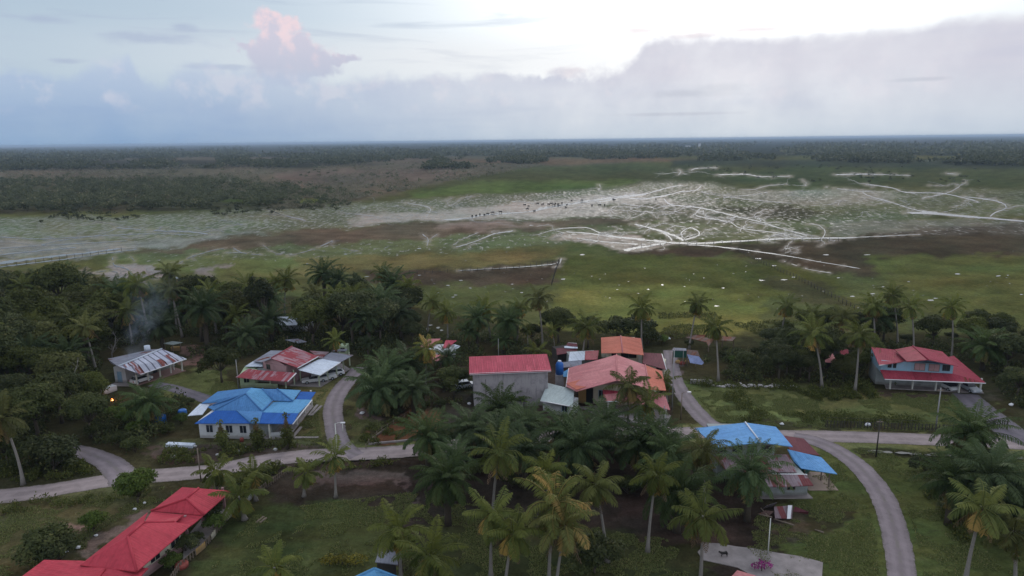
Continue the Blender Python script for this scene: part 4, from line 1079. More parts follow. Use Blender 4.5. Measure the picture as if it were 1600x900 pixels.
h = house('orange_roofed_house', [Z(640, 390), Z(980, 400), Z(640, 300), Z(960, 290)], 'orange gable roofed building standing behind the salmon roofed house')
t0, t1, t2, t3, t4, t5 = Z(595, 105, 4.4), Z(780, 90, 5.3), Z(970, 112, 4.4), Z(995, 268, 4.3), Z(797, 246, 5.3), Z(597, 250, 4.3)
roof(h, M['orange'], [[t0, t1, t4, t5], [t1, t2, t3, t4]], caps=[(t1, t4)], capm=M['salmon'])
a, b_ = Z(650, 400), Z(975, 395); o0, o1 = off(a, b_, 8)
wallp(h, M['cream'], [a, b_, o1, o0], 0, 4.2)
open_on(h, a, b_, .62, 3.0, 2.3, 3.7, pane=M['dark']); open_on(h, a, b_, .2, 1.0, 2.3, 3.4)
posts(h, M['wpaint'], [Z(958, 415)], 4.1, .3, 'column')

h = house('maroon_roofed_annexe', [Z(1000, 420), Z(1190, 470), Z(1150, 330)], 'low annexe with a dark maroon tiled roof behind the salmon roofed house', 'outbuilding')
q0, q1, q2, q3 = Z(992, 245, 3.6), Z(1165, 255, 3.6), Z(1208, 405, 3.1), Z(985, 345, 3.3)
roof(h, M['maroon'], [[q0, q1, q2, q3]], gut=[(q1, q2)])
a, b_ = Z(1010, 440), Z(1185, 478); wallp(h, M['cream'], [a, b_, off(a, b_, 3)[1] - Vector((1,0,0)), off(a, b_, 3)[0]], 0, 2.9)
open_on(h, a, b_, .75, 1.2, 1.4, 2.4)

h = house('patched_outhouse', [Z(300, 380), Z(560, 370), Z(430, 300)], 'outhouse with one pale grey and one dull red roof sheet left of the orange roof', 'outbuilding')
roof(h, M['zincw'], [[Z(302, 240, 3.1), Z(445, 230, 3.1), Z(440, 312, 2.7), Z(290, 325, 2.7)]], label='pale grey sheet')
roof(h, M['red2'], [[Z(447, 230, 3.1), Z(575, 225, 3.1), Z(562, 310, 2.7), Z(442, 312, 2.7)]], label='dull red sheet')
a, b_ = Z(300, 395), Z(560, 380); wallp(h, M['greyw'], [a, b_, off(a, b_, 3)[1], off(a, b_, 3)[0]], 0, 2.6)
roof(h, M['zincd'], [[Z(235, 335, 2.6), Z(415, 318, 2.6), Z(412, 372, 2.2), Z(240, 384, 2.2)]], label='lower mauve grey sheet')
h = house('maroon_hut', [Z(190, 330), Z(370, 300)], 'small dark maroon hut with a white ridge strip at the edge of the marsh trees', 'hut')
roof(h, M['maroon'], [[Z(175, 205, 2.8), Z(372, 190, 2.8), Z(372, 236, 2.5), Z(180, 266, 2.5)]])
roof(h, M['zincw'], [[Z(250, 188, 3.0), Z(285, 178, 3.0), Z(376, 192, 3.0), Z(376, 206, 2.9), Z(252, 202, 2.9)]], th=.05, name='ridge_cap')
roof(h, M['maroon'], [[Z(280, 152, 3.3), Z(368, 156, 3.3), Z(376, 190, 3.05), Z(270, 180, 3.05)]], gut=[(Z(285, 152, 3.3), Z(368, 158, 3.3))])
a, b_ = Z(190, 330), Z(370, 305); wallp(h, M['darkwood'], [a, b_, off(a, b_, 3)[1], off(a, b_, 3)[0]], 0, 2.4)
# tank
tb = Z(205, 592); h = thing('water_tower', tb, 'bright blue plastic water tank on a concrete stand beside the tall concrete house', 'water tower'); keep.append((tb.x, tb.y, 2))
MB().box(tb.x - .75, tb.y - .75, 0, tb.x + .75, tb.y + .75, 3.0).build('stand', M['conc'], h)
MB().tube([tb + Vector((0, 0, 3.0)), tb + Vector((0, 0, 4.9)), tb + Vector((0, 0, 5.25)), tb + Vector((0, 0, 5.4))], [.72, .72, .55, .3], 14).build('tank', M['tank'], h)
MB().tube([tb + Vector((0, 0, 5.38)), tb + Vector((0, 0, 5.6))], .32, 10).build('lid', M['zincw'], h)
# small pale shed
h = house('pale_shed', [Z(60, 790), Z(300, 850), Z(340, 700)], 'small blue-grey shed with a tilted pale sheet roof against the concrete house', 'shed')
roof(h, M['zincg'], [[Z(25, 695, 2.5), Z(95, 530, 3.3), Z(345, 592, 3.3), Z(330, 750, 2.5)]], caps=[], gut=[(Z(25, 695, 2.5), Z(330, 750, 2.5))])
a, b_ = Z(50, 795), Z(300, 855); wallp(h, M['white'], [a, b_, off(a, b_, 3)[1], off(a, b_, 3)[0]], 0, 2.5); open_on(h, a, b_, .82, 1.0, .9, 1.9, frame=M['bluew'], pane=M['glass'])
roof(h, M['blue_pale_lit'], [[Z(235, 430, 3.2), Z(290, 400, 3.4), Z(285, 470, 3.2), Z(240, 472, 3.0)]], th=.05, name='awning')

# ---------------------------------------------------------------- B14 blue walled house right
Z = zc(1340, 530, 5.623)
h = house('two_storey_blue_house', [Z(283, 435), Z(1105, 475), Z(200, 400), Z(845, 360), Z(480, 330)], 'two level house with blue plank upper wall, crimson roofs and a deep posted porch')
a1, a2_ = Z(485, 60, 7.0), Z(620, 180, 7.0)
roof(h, M['red2'], [[Z(325, 90, 6.1), a1, a2_, Z(435, 195, 6.1)], [a1, Z(745, 108, 5.8), Z(888, 237, 5.8), a2_]], caps=[(a1, a2_)], label='upper crimson gable')
roof(h, M['red2'], [[Z(120, 68, 5.7), Z(325, 92, 5.7), Z(438, 192, 5.4), Z(190, 228, 5.2)]], label='lower left crimson roof', gut=[(Z(190, 228, 5.2), Z(412, 190, 5.35))])
k1, k2, k3, k4 = Z(198, 268, 3.7), Z(836, 303, 3.7), Z(1128, 384, 2.75), Z(240, 350, 2.75)
k5 = Z(845, 145, 3.4)
roof(h, M['red2'], [[k1, k2, k3, k4]], label='long crimson porch roof', gut=[(k4, k3)])
roof(h, M['red2'], [[k2, Z(760, 165, 3.8), k5, k3]], label='right crimson porch roof', gut=[])
uz0 = 3.2
def drop(px_pt, z): return px_pt
b0_, b1_, b2_, b3_ = Z(205, 262, 3.75), Z(835, 300, 3.75), None, None
o0, o1 = off(b0_, b1_, 7)
wallp(h, M['bluew'], [b0_, b1_, o1, o0], 3.2, 5.35, label='blue plank upper wall')
gb = MB(); xm = a2_.x
gb.poly([Vector((b0_.x + 7.5, b0_.y - .3, 5.35)), Vector((b1_.x, b1_.y, 5.35)), Vector((b1_.x + .0, b1_.y, 5.6)), Vector((xm, (b0_.y + b1_.y) / 2, 6.75))]); gb.build('gable', M['bluew'], h)
for t_, w_ in ((.12, .5), (.19, .4), (.885, .6), (.93, .5)): open_on(h, b0_, b1_, t_, w_, 4.2, 5.2, frame=M['darkwood'])
for t_ in (.54, .74): open_on(h, b0_, b1_, t_, 1.6, 4.0, 5.2, frame=M['wood'], pane=M['pinkw'])
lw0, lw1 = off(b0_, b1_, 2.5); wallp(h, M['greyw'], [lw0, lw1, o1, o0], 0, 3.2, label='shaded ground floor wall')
posts(h, M['wpaint'], [Z(283, 437), Z(478, 443), Z(682, 455), Z(888, 470), Z(1075, 470)], 2.7, .12)
slab(h, M['slab'], [Z(250, 437), Z(1110, 478), Z(960, 340), Z(220, 350)], .12)

# small red roof
Z = zc(1000, 430, 3.4625)
h = house('red_hut', [Z(1000, 500), Z(1070, 498)], 'tiny hut with a coral red roof between coconut trunks', 'hut')
roof(h, M['salmon'], [[Z(998, 470, 2.4), Z(1008, 430, 3.0), Z(1042, 424, 3.0), Z(1072, 474, 2.4)]])
a, b_ = Z(1003, 506), Z(1066, 504); wallp(h, M['darkwood'], [a, b_, off(a, b_, 3)[1], off(a, b_, 3)[0]], 0, 2.3)
h = house('red_shed', [Z(1085, 455), Z(1130, 455)], 'little dark red roof showing through the trees left of the blue walled house', 'shed')
roof(h, M['red2'], [[Z(1075, 440, 2.5), Z(1085, 405, 3.1), Z(1125, 400, 3.1), Z(1135, 440, 2.5)]])
a, b_ = Z(1080, 470), Z(1130, 470); wallp(h, M['darkwood'], [a, b_, off(a, b_, 3)[1], off(a, b_, 3)[0]], 0, 2.4)
# tan roof
h = house('brown_roofed_shed', [Z(250, 370), Z(380, 390), Z(400, 350)], 'low shed with a tan and brown roof at the edge of the marsh', 'shed')
roof(h, M['brownroof'], [[Z(245, 335, 2.2), Z(300, 322, 2.6), Z(412, 324, 2.6), Z(372, 386, 2.2), Z(360, 362, 2.2)]])
roof(h, M['brownroof'], [[Z(440, 352, 2.2), Z(450, 328, 2.4), Z(520, 335, 2.4), Z(500, 356, 2.2)]])
posts(h, M['wood'], [Z(262, 372), Z(370, 416), Z(405, 372), Z(445, 390), Z(505, 390)], 2.1, .08)
# market-like shelters
h = house('green_kiosk', [Z(180, 470), Z(245, 470)], 'dark green tarpaulin shelter with timber goods beneath it', 'shelter')
roof(h, M['zincd'], [[Z(172, 406, 2.6), Z(182, 392, 2.7), Z(250, 396, 2.7), Z(252, 408, 2.6)]])
a, b_ = Z(178, 470), Z(250, 472); wallp(h, M['greentarp'], [a, b_, off(a, b_, .1)[1], off(a, b_, .1)[0]], 1.0, 2.55, 'side_sheet')
posts(h, M['wood'], [Z(176, 480), Z(252, 482)], 2.6, .07)
h = house('tarp_shelter', [Z(260, 490), Z(330, 500)], 'shelter with a blue and white tarpaulin thrown over a rusty roof', 'shelter')
roof(h, M['brownroof'], [[Z(252, 430, 2.6), Z(256, 402, 2.9), Z(312, 408, 2.9), Z(325, 440, 2.6)]])
roof(h, M['tarp'], [[Z(255, 428, 2.75), Z(320, 440, 2.75), Z(346, 474, 1.7), Z(335, 484, 1.4), Z(272, 474, 1.7)]], th=.04, name='tarpaulin')
posts(h, M['wood'], [Z(258, 490), Z(342, 500), Z(300, 496)], 1.6, .07)
for i in range(3):
    p = Z(205 + i * 24, 478 + (i % 2) * 6)
    o = MB().lump((0, 0, .35), (.55, .4, .45), seed=i); o = o.build('goods_sack', M['yellow'] if i != 1 else M['brick']); o.location = p
    tag(o, ['ochre sack under the green shelter, leftmost of three', 'rusty red bundle between two ochre sacks by the shelters', 'ochre sack at the foot of the blue tarpaulin'][i], 'sack', 'goods under the shelters')

# ---------------------------------------------------------------- B11 red hut behind oil palms
Z = zc(350, 380, 3.4625)
h = house('small_red_house', [Z(1080, 620), Z(1210, 640), Z(1180, 600)], 'small house with crimson and coral roofs half hidden by palm fronds')
roof(h, M['salmon'], [[Z(1060, 562, 2.8), Z(1092, 518, 3.4), Z(1172, 516, 3.4), Z(1128, 562, 2.8)]])
roof(h, M['crimson'], [[Z(1180, 570, 2.8), Z(1200, 524, 3.4), Z(1260, 526, 3.4), Z(1212, 562, 2.8)]])
roof(h, M['salmon'], [[Z(1100, 600, 2.6), Z(1212, 604, 2.6), Z(1196, 636, 2.2), Z(1110, 636, 2.2)]])
roof(h, M['zincw'], [[Z(1226, 556, 2.6), Z(1250, 548, 2.7), Z(1278, 556, 2.5), Z(1256, 574, 2.3)]], name='awning')
a, b_ = Z(1080, 650), Z(1240, 650); wallp(h, M['white'], [a, b_, off(a, b_, 5)[1], off(a, b_, 5)[0]], 0, 2.6); open_on(h, a, b_, .62, 1.0, 1, 2.1, frame=M['bluew'], pane=M['bluew'])
# hidden pale roof among palms
h = house('hidden_house', [Z(250, 470), Z(440, 470), Z(330, 450)], 'long low house with a blue-white sheet roof glimpsed between palm trunks')
roof(h, M['zincw'], [[Z(240, 420, 2.6), Z(262, 398, 3.4), Z(405, 396, 3.4), Z(395, 442, 2.6), Z(320, 445, 2.6)]])
roof(h, M['blue_pale_lit'], [[Z(396, 440, 2.5), Z(406, 400, 3.2), Z(452, 404, 3.2), Z(450, 436, 2.5)]])
a, b_ = Z(250, 470), Z(440, 480); wallp(h, M['white'], [a, b_, off(a, b_, 4)[1], off(a, b_, 4)[0]], 0, 2.4)
h = house('roadside_hut', [Z(620, 610), Z(665, 605)], 'tiny pale yellow hut behind the grey car port roof', 'hut')
roof(h, M['zincd'], [[Z(580, 584, 2.3), Z(615, 574, 2.5), Z(668, 572, 2.5), Z(660, 582, 2.3)]])
a, b_ = Z(622, 612), Z(666, 612); wallp(h, M['greenw'], [a, b_, off(a, b_, 2)[1], off(a, b_, 2)[0]], 0, 2.3); open_on(h, a, b_, .5, .8, 1, 1.9, pane=M['dark'])
h = house('low_shelter', [Z(380, 540)], 'low grey sheet shelter among the trees behind the rusty roofed house', 'shelter')
roof(h, M['zincd'], [[Z(330, 522, 2.0), Z(400, 516, 2.2), Z(448, 532, 2.2), Z(400, 540, 2.0)]]); posts(h, M['wood'], [Z(345, 548), Z(440, 556)], 2.0, .07)

# ---------------------------------------------------------------- B16 blue roof house with rusty lean-tos
Z = zc(1070, 650, 6.4)
h = house('sky_blue_roofed_house', [Z(740, 810), Z(1225, 800), Z(1040, 560), Z(330, 560), Z(700, 500), Z(900, 400)], 'grey plank house with a sky blue gable roof above stacked rusty lean-tos')
rb, rf = Z(605, 65, 6.0), Z(755, 262, 6.0)
la, lb, ra, rb_ = Z(100, 122, 5.1), Z(325, 315, 5.1), Z(912, 108, 5.0), Z(1080, 306, 5.0)
roof(h, M['sky'], [[la, rb, rf, lb], [rb, ra, rb_, rf]], caps=[(rb, rf)], capm=M['zincw'], label='sky blue gable roof')
u0, u1 = Z(335, 372, 3.7), Z(895, 378, 3.7); u0.z = u1.z = 0
o0, o1 = off(u0, u1, 7)
wallp(h, M['greyw'], [u0, u1, o1, o0], 0, 4.9)
gb = MB(); gb.poly([Vector((u0.x + 1.5, u0.y, 4.9)), Vector((u1.x, u1.y, 4.9)), Vector((rf.x, (u0.y + u1.y) / 2, 5.75))]); gb.build('gable', M['greyw'], h)
for t_, w_ in ((.08, .8), (.34, 1.2), (.60, 1.1), (.86, 1.3)): open_on(h, u0, u1, t_, w_, 3.9, 4.85)
roof(h, M['rusty2'], [[Z(290, 405, 3.6), Z(800, 382, 3.6), Z(1032, 385, 3.6), Z(1122, 562, 2.9), Z(860, 560, 2.9), Z(430, 560, 2.9)]], label='upper rust streaked lean-to roof')
roof(h, M['rusty2'], [[Z(780, 582, 3.0), Z(1212, 584, 3.0), Z(1288, 692, 2.4), Z(1010, 706, 2.4), Z(650, 706, 2.4)]], label='lower rust streaked lean-to roof', gut=[(Z(860, 578, 3.02), Z(1225, 582, 3.02))])
w0, w1 = Z(738, 808), Z(1222, 800); o0, o1 = off(w0, w1, 6)
wallp(h, M['greyw'], [w0, w1, o1, o0], 0, 2.4, label='weathered grey lower wall'); open_on(h, w0, w1, .66, .9, 1.0, 1.9)
slab(h, M['slab'], [Z(735, 832), Z(1280, 830), Z(1220, 770), Z(750, 770)], .15, 'plinth')
bl = [Z(1025, 332, 3.9), Z(1085, 372, 3.3), Z(1365, 412, 2.9), Z(1525, 580, 2.6), Z(1165, 522, 2.6), Z(1090, 450, 3.0)]
roof(h, M['sky'], [bl], label='sky blue car port roof')
roof(h, M['maroon'], [[Z(985, 195, 3.0), Z(1190, 225, 3.0), Z(1350, 392, 2.7), Z(1060, 362, 2.9)]], label='dull maroon rear roof')
slab(h, M['sand'], [Z(1170, 640), Z(1240, 560), Z(1390, 570), Z(1538, 748), Z(1240, 748)], .07)
posts(h, M['wood'], [Z(1360, 650), Z(1437, 712), Z(1190, 640)], [2.7, 2.6, 2.6], .07)
lw0, lw1 = Z(1080, 560), Z(1200, 600); wallp(h, M['greentarp'], [lw0, lw1, off(lw0, lw1, 1.5)[1], off(lw0, lw1, 1.5)[0]], 0, 2.5, 'side_wall', label='blue green painted side wall')

# ---------------------------------------------------------------- roofs cut by the lower frame edge
h = house('blue_hip_house', [at(550, 930), at(625, 930), at(590, 960)], 'light blue hip roof cut by the bottom edge below the yellow green palms')
pk = at(585, 889, 4.2); l1, l2, l3, l4 = at(530, 915, 3.1), at(645, 912, 3.1), at(700, 990, 3.1), at(500, 990, 3.1); pk2 = at(600, 930, 4.2)
roof(h, M['blue_pale_lit'], [[pk, l1, l4, pk2], [pk, pk2, l3, l2], [pk, l2, l1], [pk2, l4, l3]], caps=[(pk, l1), (pk, l2)])
wallp(h, M['white'], [at(545, 960), at(660, 960), at(660, 1040), at(540, 1040)], 0, 3.0)
h = house('grey_roofed_hut', [at(600, 895)], 'dark grey roofed hut under the two yellow green palms', 'hut')
roof(h, M['zincd'], [[at(586, 878, 2.5), at(592, 862, 2.8), at(618, 862, 2.8), at(622, 882, 2.5)]]); wallp(h, M['darkwood'], [at(590, 905), at(620, 907), at(618, 890), at(592, 888)], 0, 2.4)
h = house('coral_roofed_house', [at(1150, 930), at(1180, 930)], 'coral roof corner cut by the bottom edge beside magenta blossom')
pk = at(1152, 891, 3.4)
roof(h, M['salmon'], [[pk, at(1130, 915, 2.7), at(1150, 960, 2.7), at(1190, 960, 3.2)], [pk, at(1190, 960, 3.2), at(1215, 925, 2.7), at(1180, 899, 2.7)]])
wallp(h, M['cream'], [at(1145, 950), at(1205, 950), at(1205, 990), at(1145, 990)], 0, 2.7)
pp_ = [(1100, 849), (1122, 850), (1150, 856), (1180, 859), (1215, 866), (1250, 871), (1287, 881), (1284, 905), (1286, 940), (1172, 940), (1178, 915), (1170, 897), (1150, 888), (1126, 882), (1098, 874), (1092, 862)]
b = MB().prism([at(x + random.uniform(-3, 3), y + random.uniform(-1.5, 1.5)) for x, y in pp_], -.05, .08)
tag(b.build('pavement', M['slab']), kind='structure')
# far village hints on the horizon
for i, (px, py, w_, hh) in enumerate(((840, 230, 14, 8), (1093, 231, 5, 20), (1352, 228, 8, 8), (705, 232, 10, 6), (1075, 229, 12, 5))):
    p = at(px, py); hz = MB(); hz.box(-w_, -w_, 0, w_, w_, hh)
    t_ = thing('distant_building', p, ['white low hall far off above the left treeline', 'slim white tower far off on the plain', 'pale block far off near the right horizon', 'small pale shed far off left of centre', 'long pale roof far off beside the slim white tower'][i], 'building', 'far buildings on the plain')
    o = link('wall', hz.mesh('wall', M['white']), t_); b = MB(); b.poly([(-w_ * 1.1, -w_ * 1.1, hh), (w_ * 1.1, -w_ * 1.1, hh), (w_ * .4, 0, hh * 1.25), (-w_ * .4, 0, hh * 1.25)], .3); b.poly([(w_ * 1.1, w_ * 1.1, hh), (-w_ * 1.1, w_ * 1.1, hh), (-w_ * .4, 0, hh * 1.25), (w_ * .4, 0, hh * 1.25)], .3)
    link('roof', b.mesh('roof', M['zincd']), t_)

# ================================================================== PLANTS
def kites(base, axis, side, L, Wd, sag=None):
    """leaf quads: base point, direction, sideways vector (arrays n,3) -> verts (n*4,3)"""
    tip = base + axis * L[:, None]
    mid = base + axis * (L * 0.45)[:, None]
    if sag is not None:
        tip[:, 2] -= sag
    a = mid + side * (Wd / 2)[:, None]; c = mid - side * (Wd / 2)[:, None]
    V = np.stack([base, a, tip, c], 1).reshape(-1, 3)
    F = np.arange(len(base) * 4).reshape(-1, 4)
    return V, F
def unit(v): return v / (np.linalg.norm(v, axis=-1, keepdims=True) + 1e-9)

def palm_crown(seed, nf=24, L=4.6, leaf=0.95, pairs=22, up=80, down=-45, droop=95, wid=0.12, top=0.0, hang=0.6):
    """fronds spiralling round the growing point at the origin"""
    g = np.random.default_rng(seed)
    VV, FF, TT = [], [], []; nb = 0
    for i in range(nf):
        az = i * 2.399963 + g.uniform(-.25, .25)
        t = i / max(nf - 1, 1)
        el = math.radians(up + (down - up) * t ** 0.9 + g.uniform(-8, 8))
        Lf = L * (0.72 + 0.33 * math.sin(math.pi * min(1, t * 1.1 + .18))) * g.uniform(.88, 1.1)
        dr = math.radians(droop) * g.uniform(.75, 1.2) * (0.55 + 0.45 * t)
        n = 13; s = np.linspace(0, 1, n)
        ang = el - dr * s ** 1.5
        seg = Lf / (n - 1)
        r = np.concatenate([[0], np.cumsum(np.cos(ang[:-1]) * seg)]); z = np.concatenate([[0], np.cumsum(np.sin(ang[:-1]) * seg)])
        tw = g.uniform(-.5, .5)
        azs = az + tw * s ** 2 * 0.5
        P_ = np.stack([r * np.cos(azs), r * np.sin(azs), z], -1)
        P_[:, :2] += 0.15 * np.array([math.cos(az), math.sin(az)])
        tint0 = g.uniform(0, 1) * 0.5 + 0.25 * (1 - t)
        if t > 0.80: tint0 = 0.75 + g.uniform(0, .35)
        # rachis as a tapering strip with a ridge
        d = np.gradient(P_, axis=0); d = unit(d); sd = unit(np.cross(d, [0, 0, 1.0])); upv = np.cross(sd, d)
        wr = np.linspace(.075, .012, n)[:, None]
        A = P_ + sd * wr; B = P_ - sd * wr; Cc = P_ - upv * wr * 1.2
        b = nb; VV += [A, B, Cc]; nb += 3 * n
        ii = np.arange(n - 1)
        for o1, o2 in ((0, n), (n, 2 * n), (2 * n, 0)):
            FF.append(np.stack([b + o1 + ii, b + o2 + ii, b + o2 + ii + 1, b + o1 + ii + 1], -1))
        TT.append(np.full(3 * n, 0.62))
        # leaflets
        k = pairs; tt = np.linspace(0.13, 0.99, k); fi = tt * (n - 1); i0 = np.minimum(fi.astype(int), n - 2); fr = (fi - i0)[:, None]
        bp = P_[i0] * (1 - fr) + P_[i0 + 1] * fr; dd = d[i0]; ss_ = sd[i0]; uu = upv[i0]
        ll = leaf * (np.sin(np.pi * (tt * 0.86 + 0.12)) ** 0.6)
        for sg in (1, -1):
            j = g.uniform(-.14, .14, (k, 3))
            ax = unit(dd * 0.55 + ss_ * sg * 0.95 - uu * (g.uniform(.1, .5, (k, 1)) * hang) + np.array([0, 0, -.25]) * hang + j)
            sid = unit(np.cross(ax, uu + j)); lw = np.full(k, wid) * g.uniform(.8, 1.2, k)
            V, F = kites(bp, ax, sid, ll * g.uniform(.85, 1.1, k), lw, sag=ll * 0.22 * hang)
            VV.append(V); FF.append(F + nb); nb += len(V)
            TT.append(np.repeat(np.clip(tint0 + g.uniform(-.12, .12, k) + (tt - .5) * .12, 0, 1.1), 4))
    V = np.concatenate(VV); V[:, 2] += top
    return V, np.concatenate(FF), np.concatenate(TT)

def curve_trunk(h, r0, r1, lean, seed, n=9, ring=0.0):
    g = random.Random(seed); a = g.uniform(0, 6.28); pts, rad = [], []
    for i in range(n + 1):
        t = i / n
        k = lean * (t ** 1.6)
        pts.append(Vector((math.cos(a) * k, math.sin(a) * k, h * t)))
        rad.append((r0 + (r1 - r0) * t) * (1 + (0.9 * (1 - t) ** 8)))
    b = MB(); b.tube(pts, rad, 7); return b, pts[-1]

M['frond'] = leaf_mat('coconut_frond', (0.066, 0.092, 0.028), (0.165, 0.175, 0.046), (0.38, 0.25, 0.08), yellow=0.45)
M['frondo'] = leaf_mat('oil_palm_frond', (0.042, 0.072, 0.032), (0.095, 0.130, 0.052), (0.20, 0.16, 0.07), yellow=0.12)
M['leafd'] = leaf_mat('dark_foliage', (0.034, 0.048, 0.021), (0.088, 0.100, 0.038), (0.15, 0.145, 0.06))
M['leafm'] = leaf_mat('green_foliage', (0.052, 0.068, 0.022), (0.115, 0.130, 0.038), (0.18, 0.17, 0.06), yellow=0.35)
M['leafg'] = leaf_mat('bright_foliage', (0.055, 0.09, 0.022), (0.12, 0.17, 0.04), (0.15, 0.17, 0.05))
M['scrub'] = leaf_mat('scrub_foliage', (0.095, 0.092, 0.070), (0.17, 0.16, 0.125), (0.24, 0.215, 0.18))
M['farleaf'] = leaf_mat('far_foliage', (0.042, 0.052, 0.032), (0.100, 0.112, 0.062), (0.17, 0.165, 0.10))
M['skirt'] = leaf_mat('dead_fronds', (0.12, 0.085, 0.055), (0.20, 0.14, 0.085), (0.26, 0.19, 0.12))
M['trunkp'] = plain('coconut_trunk', (0.20, 0.185, 0.175), 0.9, var=0.3, scale=5)
M['trunko'] = plain('oil_palm_trunk', (0.055, 0.045, 0.035), 0.95, var=0.5, scale=6)
M['bark'] = plain('tree_bark', (0.075, 0.062, 0.05), 0.9, var=0.4, scale=5)
M['barew'] = plain('bare_grey_branches', (0.24, 0.22, 0.22), 0.9, var=0.2)
M['magenta'] = leaf_mat('magenta_blossom', (0.25, 0.02, 0.20), (0.45, 0.06, 0.35), trans=0.1)
M['flower'] = leaf_mat('yellow_blossom_leaves', (0.11, 0.105, 0.02), (0.19, 0.16, 0.03), trans=0.1)

LIB = {}      # kind -> list of dict(h=crown height, parts=[(name, mesh, material)])
def np_part(V, F, T, name, mat): return mesh_np(name, V, F, mat, T)
def add_coconut(kind, h, seed, brown=0, L=4.0, nf=21, lean=1.0, dead=5, leaf=.95, r=.19):
    b, top = curve_trunk(h, r, r * .62, lean, seed)
    V, F, T = palm_crown(seed, nf=nf, L=L, leaf=leaf, pairs=26, wid=.14, droop=100 + (seed * 13) % 40, up=84, down=-42 - (seed * 7) % 18, hang=.75 + (seed % 5) * .1)
    if brown: T = np.clip(T + (np.random.default_rng(seed).random(len(T) // 1) < 0) + brown, 0, 1.2)
    V = V + np.array([top.x, top.y, h])
    parts = [('trunk', b.mesh('trunk', M['trunkp'])), ('crown', np_part(V, F, T, 'crown', M['frond']))]
    if dead:
        V, F, T = palm_crown(seed + 50, nf=dead, L=L * .8, leaf=.6, pairs=14, wid=.10, up=-40, down=-72, droop=30, hang=1.3)
        V = V + np.array([top.x, top.y, h - .15]); parts.append(('dead_fronds', np_part(V, F, T, 'dead_fronds', M['skirt'])))
    c = MB()
    g = random.Random(seed)
    for i in range(7):
        a = g.uniform(0, 6.28); c.lump((top.x + math.cos(a) * .28, top.y + math.sin(a) * .28, h - .3 - g.uniform(0, .3)), .15, 5, seed + i, .1)
    parts.append(('coconut_cluster', c.mesh('coconut_cluster', M['leafm'])))
    LIB.setdefault(kind, []).append(dict(h=h, parts=parts))
for i, (hh, ln, L_, n_) in enumerate(((6.5, .5, 3.9, 19), (7.8, 1.3, 4.2, 22), (8.6, .6, 3.5, 17), (9.4, 1.6, 4.1, 20), (10.2, .8, 3.6, 23), (11.5, 1.9, 3.9, 18), (13, 1.2, 3.6, 20))): add_coconut('coconut', hh, 100 + i * 7, lean=ln, L=L_, nf=n_, dead=3 + (i * 3) % 7)
add_coconut('brown_coconut', 9.5, 61, brown=.30, dead=9, nf=24, L=4.4)
add_coconut('young_coconut', 2.6, 71, L=2.7, nf=14, dead=0, lean=.2, leaf=.75)
add_coconut('young_coconut', 3.6, 72, L=3.0, nf=15, dead=2, lean=.3, leaf=.8)
def add_oil(kind, h, seed, L=5.1, nf=44):
    b = MB(); pts = [Vector((0, 0, h * t)) for t in (0, .2, .4, .6, .8, 1)]; g = random.Random(seed)
    b.tube(pts, [.5, .42, .45, .4, .46, .40], 9)
    V, F, T = palm_crown(seed, nf=nf, L=L, leaf=.95, pairs=30, wid=.13, up=84, down=-38, droop=115, hang=.9)
    V[:, 2] += h
    parts = [('trunk', b.mesh('trunk', M['trunko'])), ('crown', np_part(V, F, T, 'crown', M['frondo']))]
    V, F, T = palm_crown(seed + 5, nf=9, L=2.6, leaf=.5, pairs=10, wid=.12, up=-30, down=-80, droop=30, hang=1.2); V[:, 2] += h - .4
    parts.append(('dead_fronds', np_part(V, F, T, 'dead_fronds', M['skirt'])))
    LIB.setdefault(kind, []).append(dict(h=h, parts=parts))
for i, hh in enumerate((3.2, 4.6, 6.2, 7.5)): add_oil('oil_palm', hh, 300 + i)

def leaf_cloud(g, cents, rads, n_each, size, flat=0.75):
    B, A, Sd, L, Wd, T = [], [], [], [], [], []
    for c, r in zip(cents, rads):
        n = int(n_each * r * r)
        d = unit(g.normal(size=(n, 3))); d[:, 2] = np.abs(d[:, 2]) * np.where(g.random(n) < .78, 1, -.8)
        rr = r * (0.62 + 0.45 * g.random(n) ** .6) * (1 + 0.18 * np.sin(d[:, 0] * 5 + c[0]) * np.cos(d[:, 1] * 6 + c[1]))
        p = c + d * rr[:, None] * np.array([1, 1, flat])
        nrm = unit(d + g.normal(size=(n, 3)) * .6 + np.array([0, 0, .5]))
        ax = unit(np.cross(nrm, g.normal(size=(n, 3)))); sd = np.cross(nrm, ax)
        B.append(p); A.append(ax); Sd.append(sd); L.append(size * g.uniform(.7, 1.5, n)); Wd.append(size * g.uniform(.35, .8, n))
        T.append(np.clip(g.uniform(0, .45) + g.uniform(0, .5, n) + .12 * d[:, 2], 0, 1))
    B, A, Sd, L, Wd, T = map(np.concatenate, (B, A, Sd, L, Wd, T))
    V, F = kites(B, A, Sd, L, Wd)
    return V, F, np.repeat(T, 4)

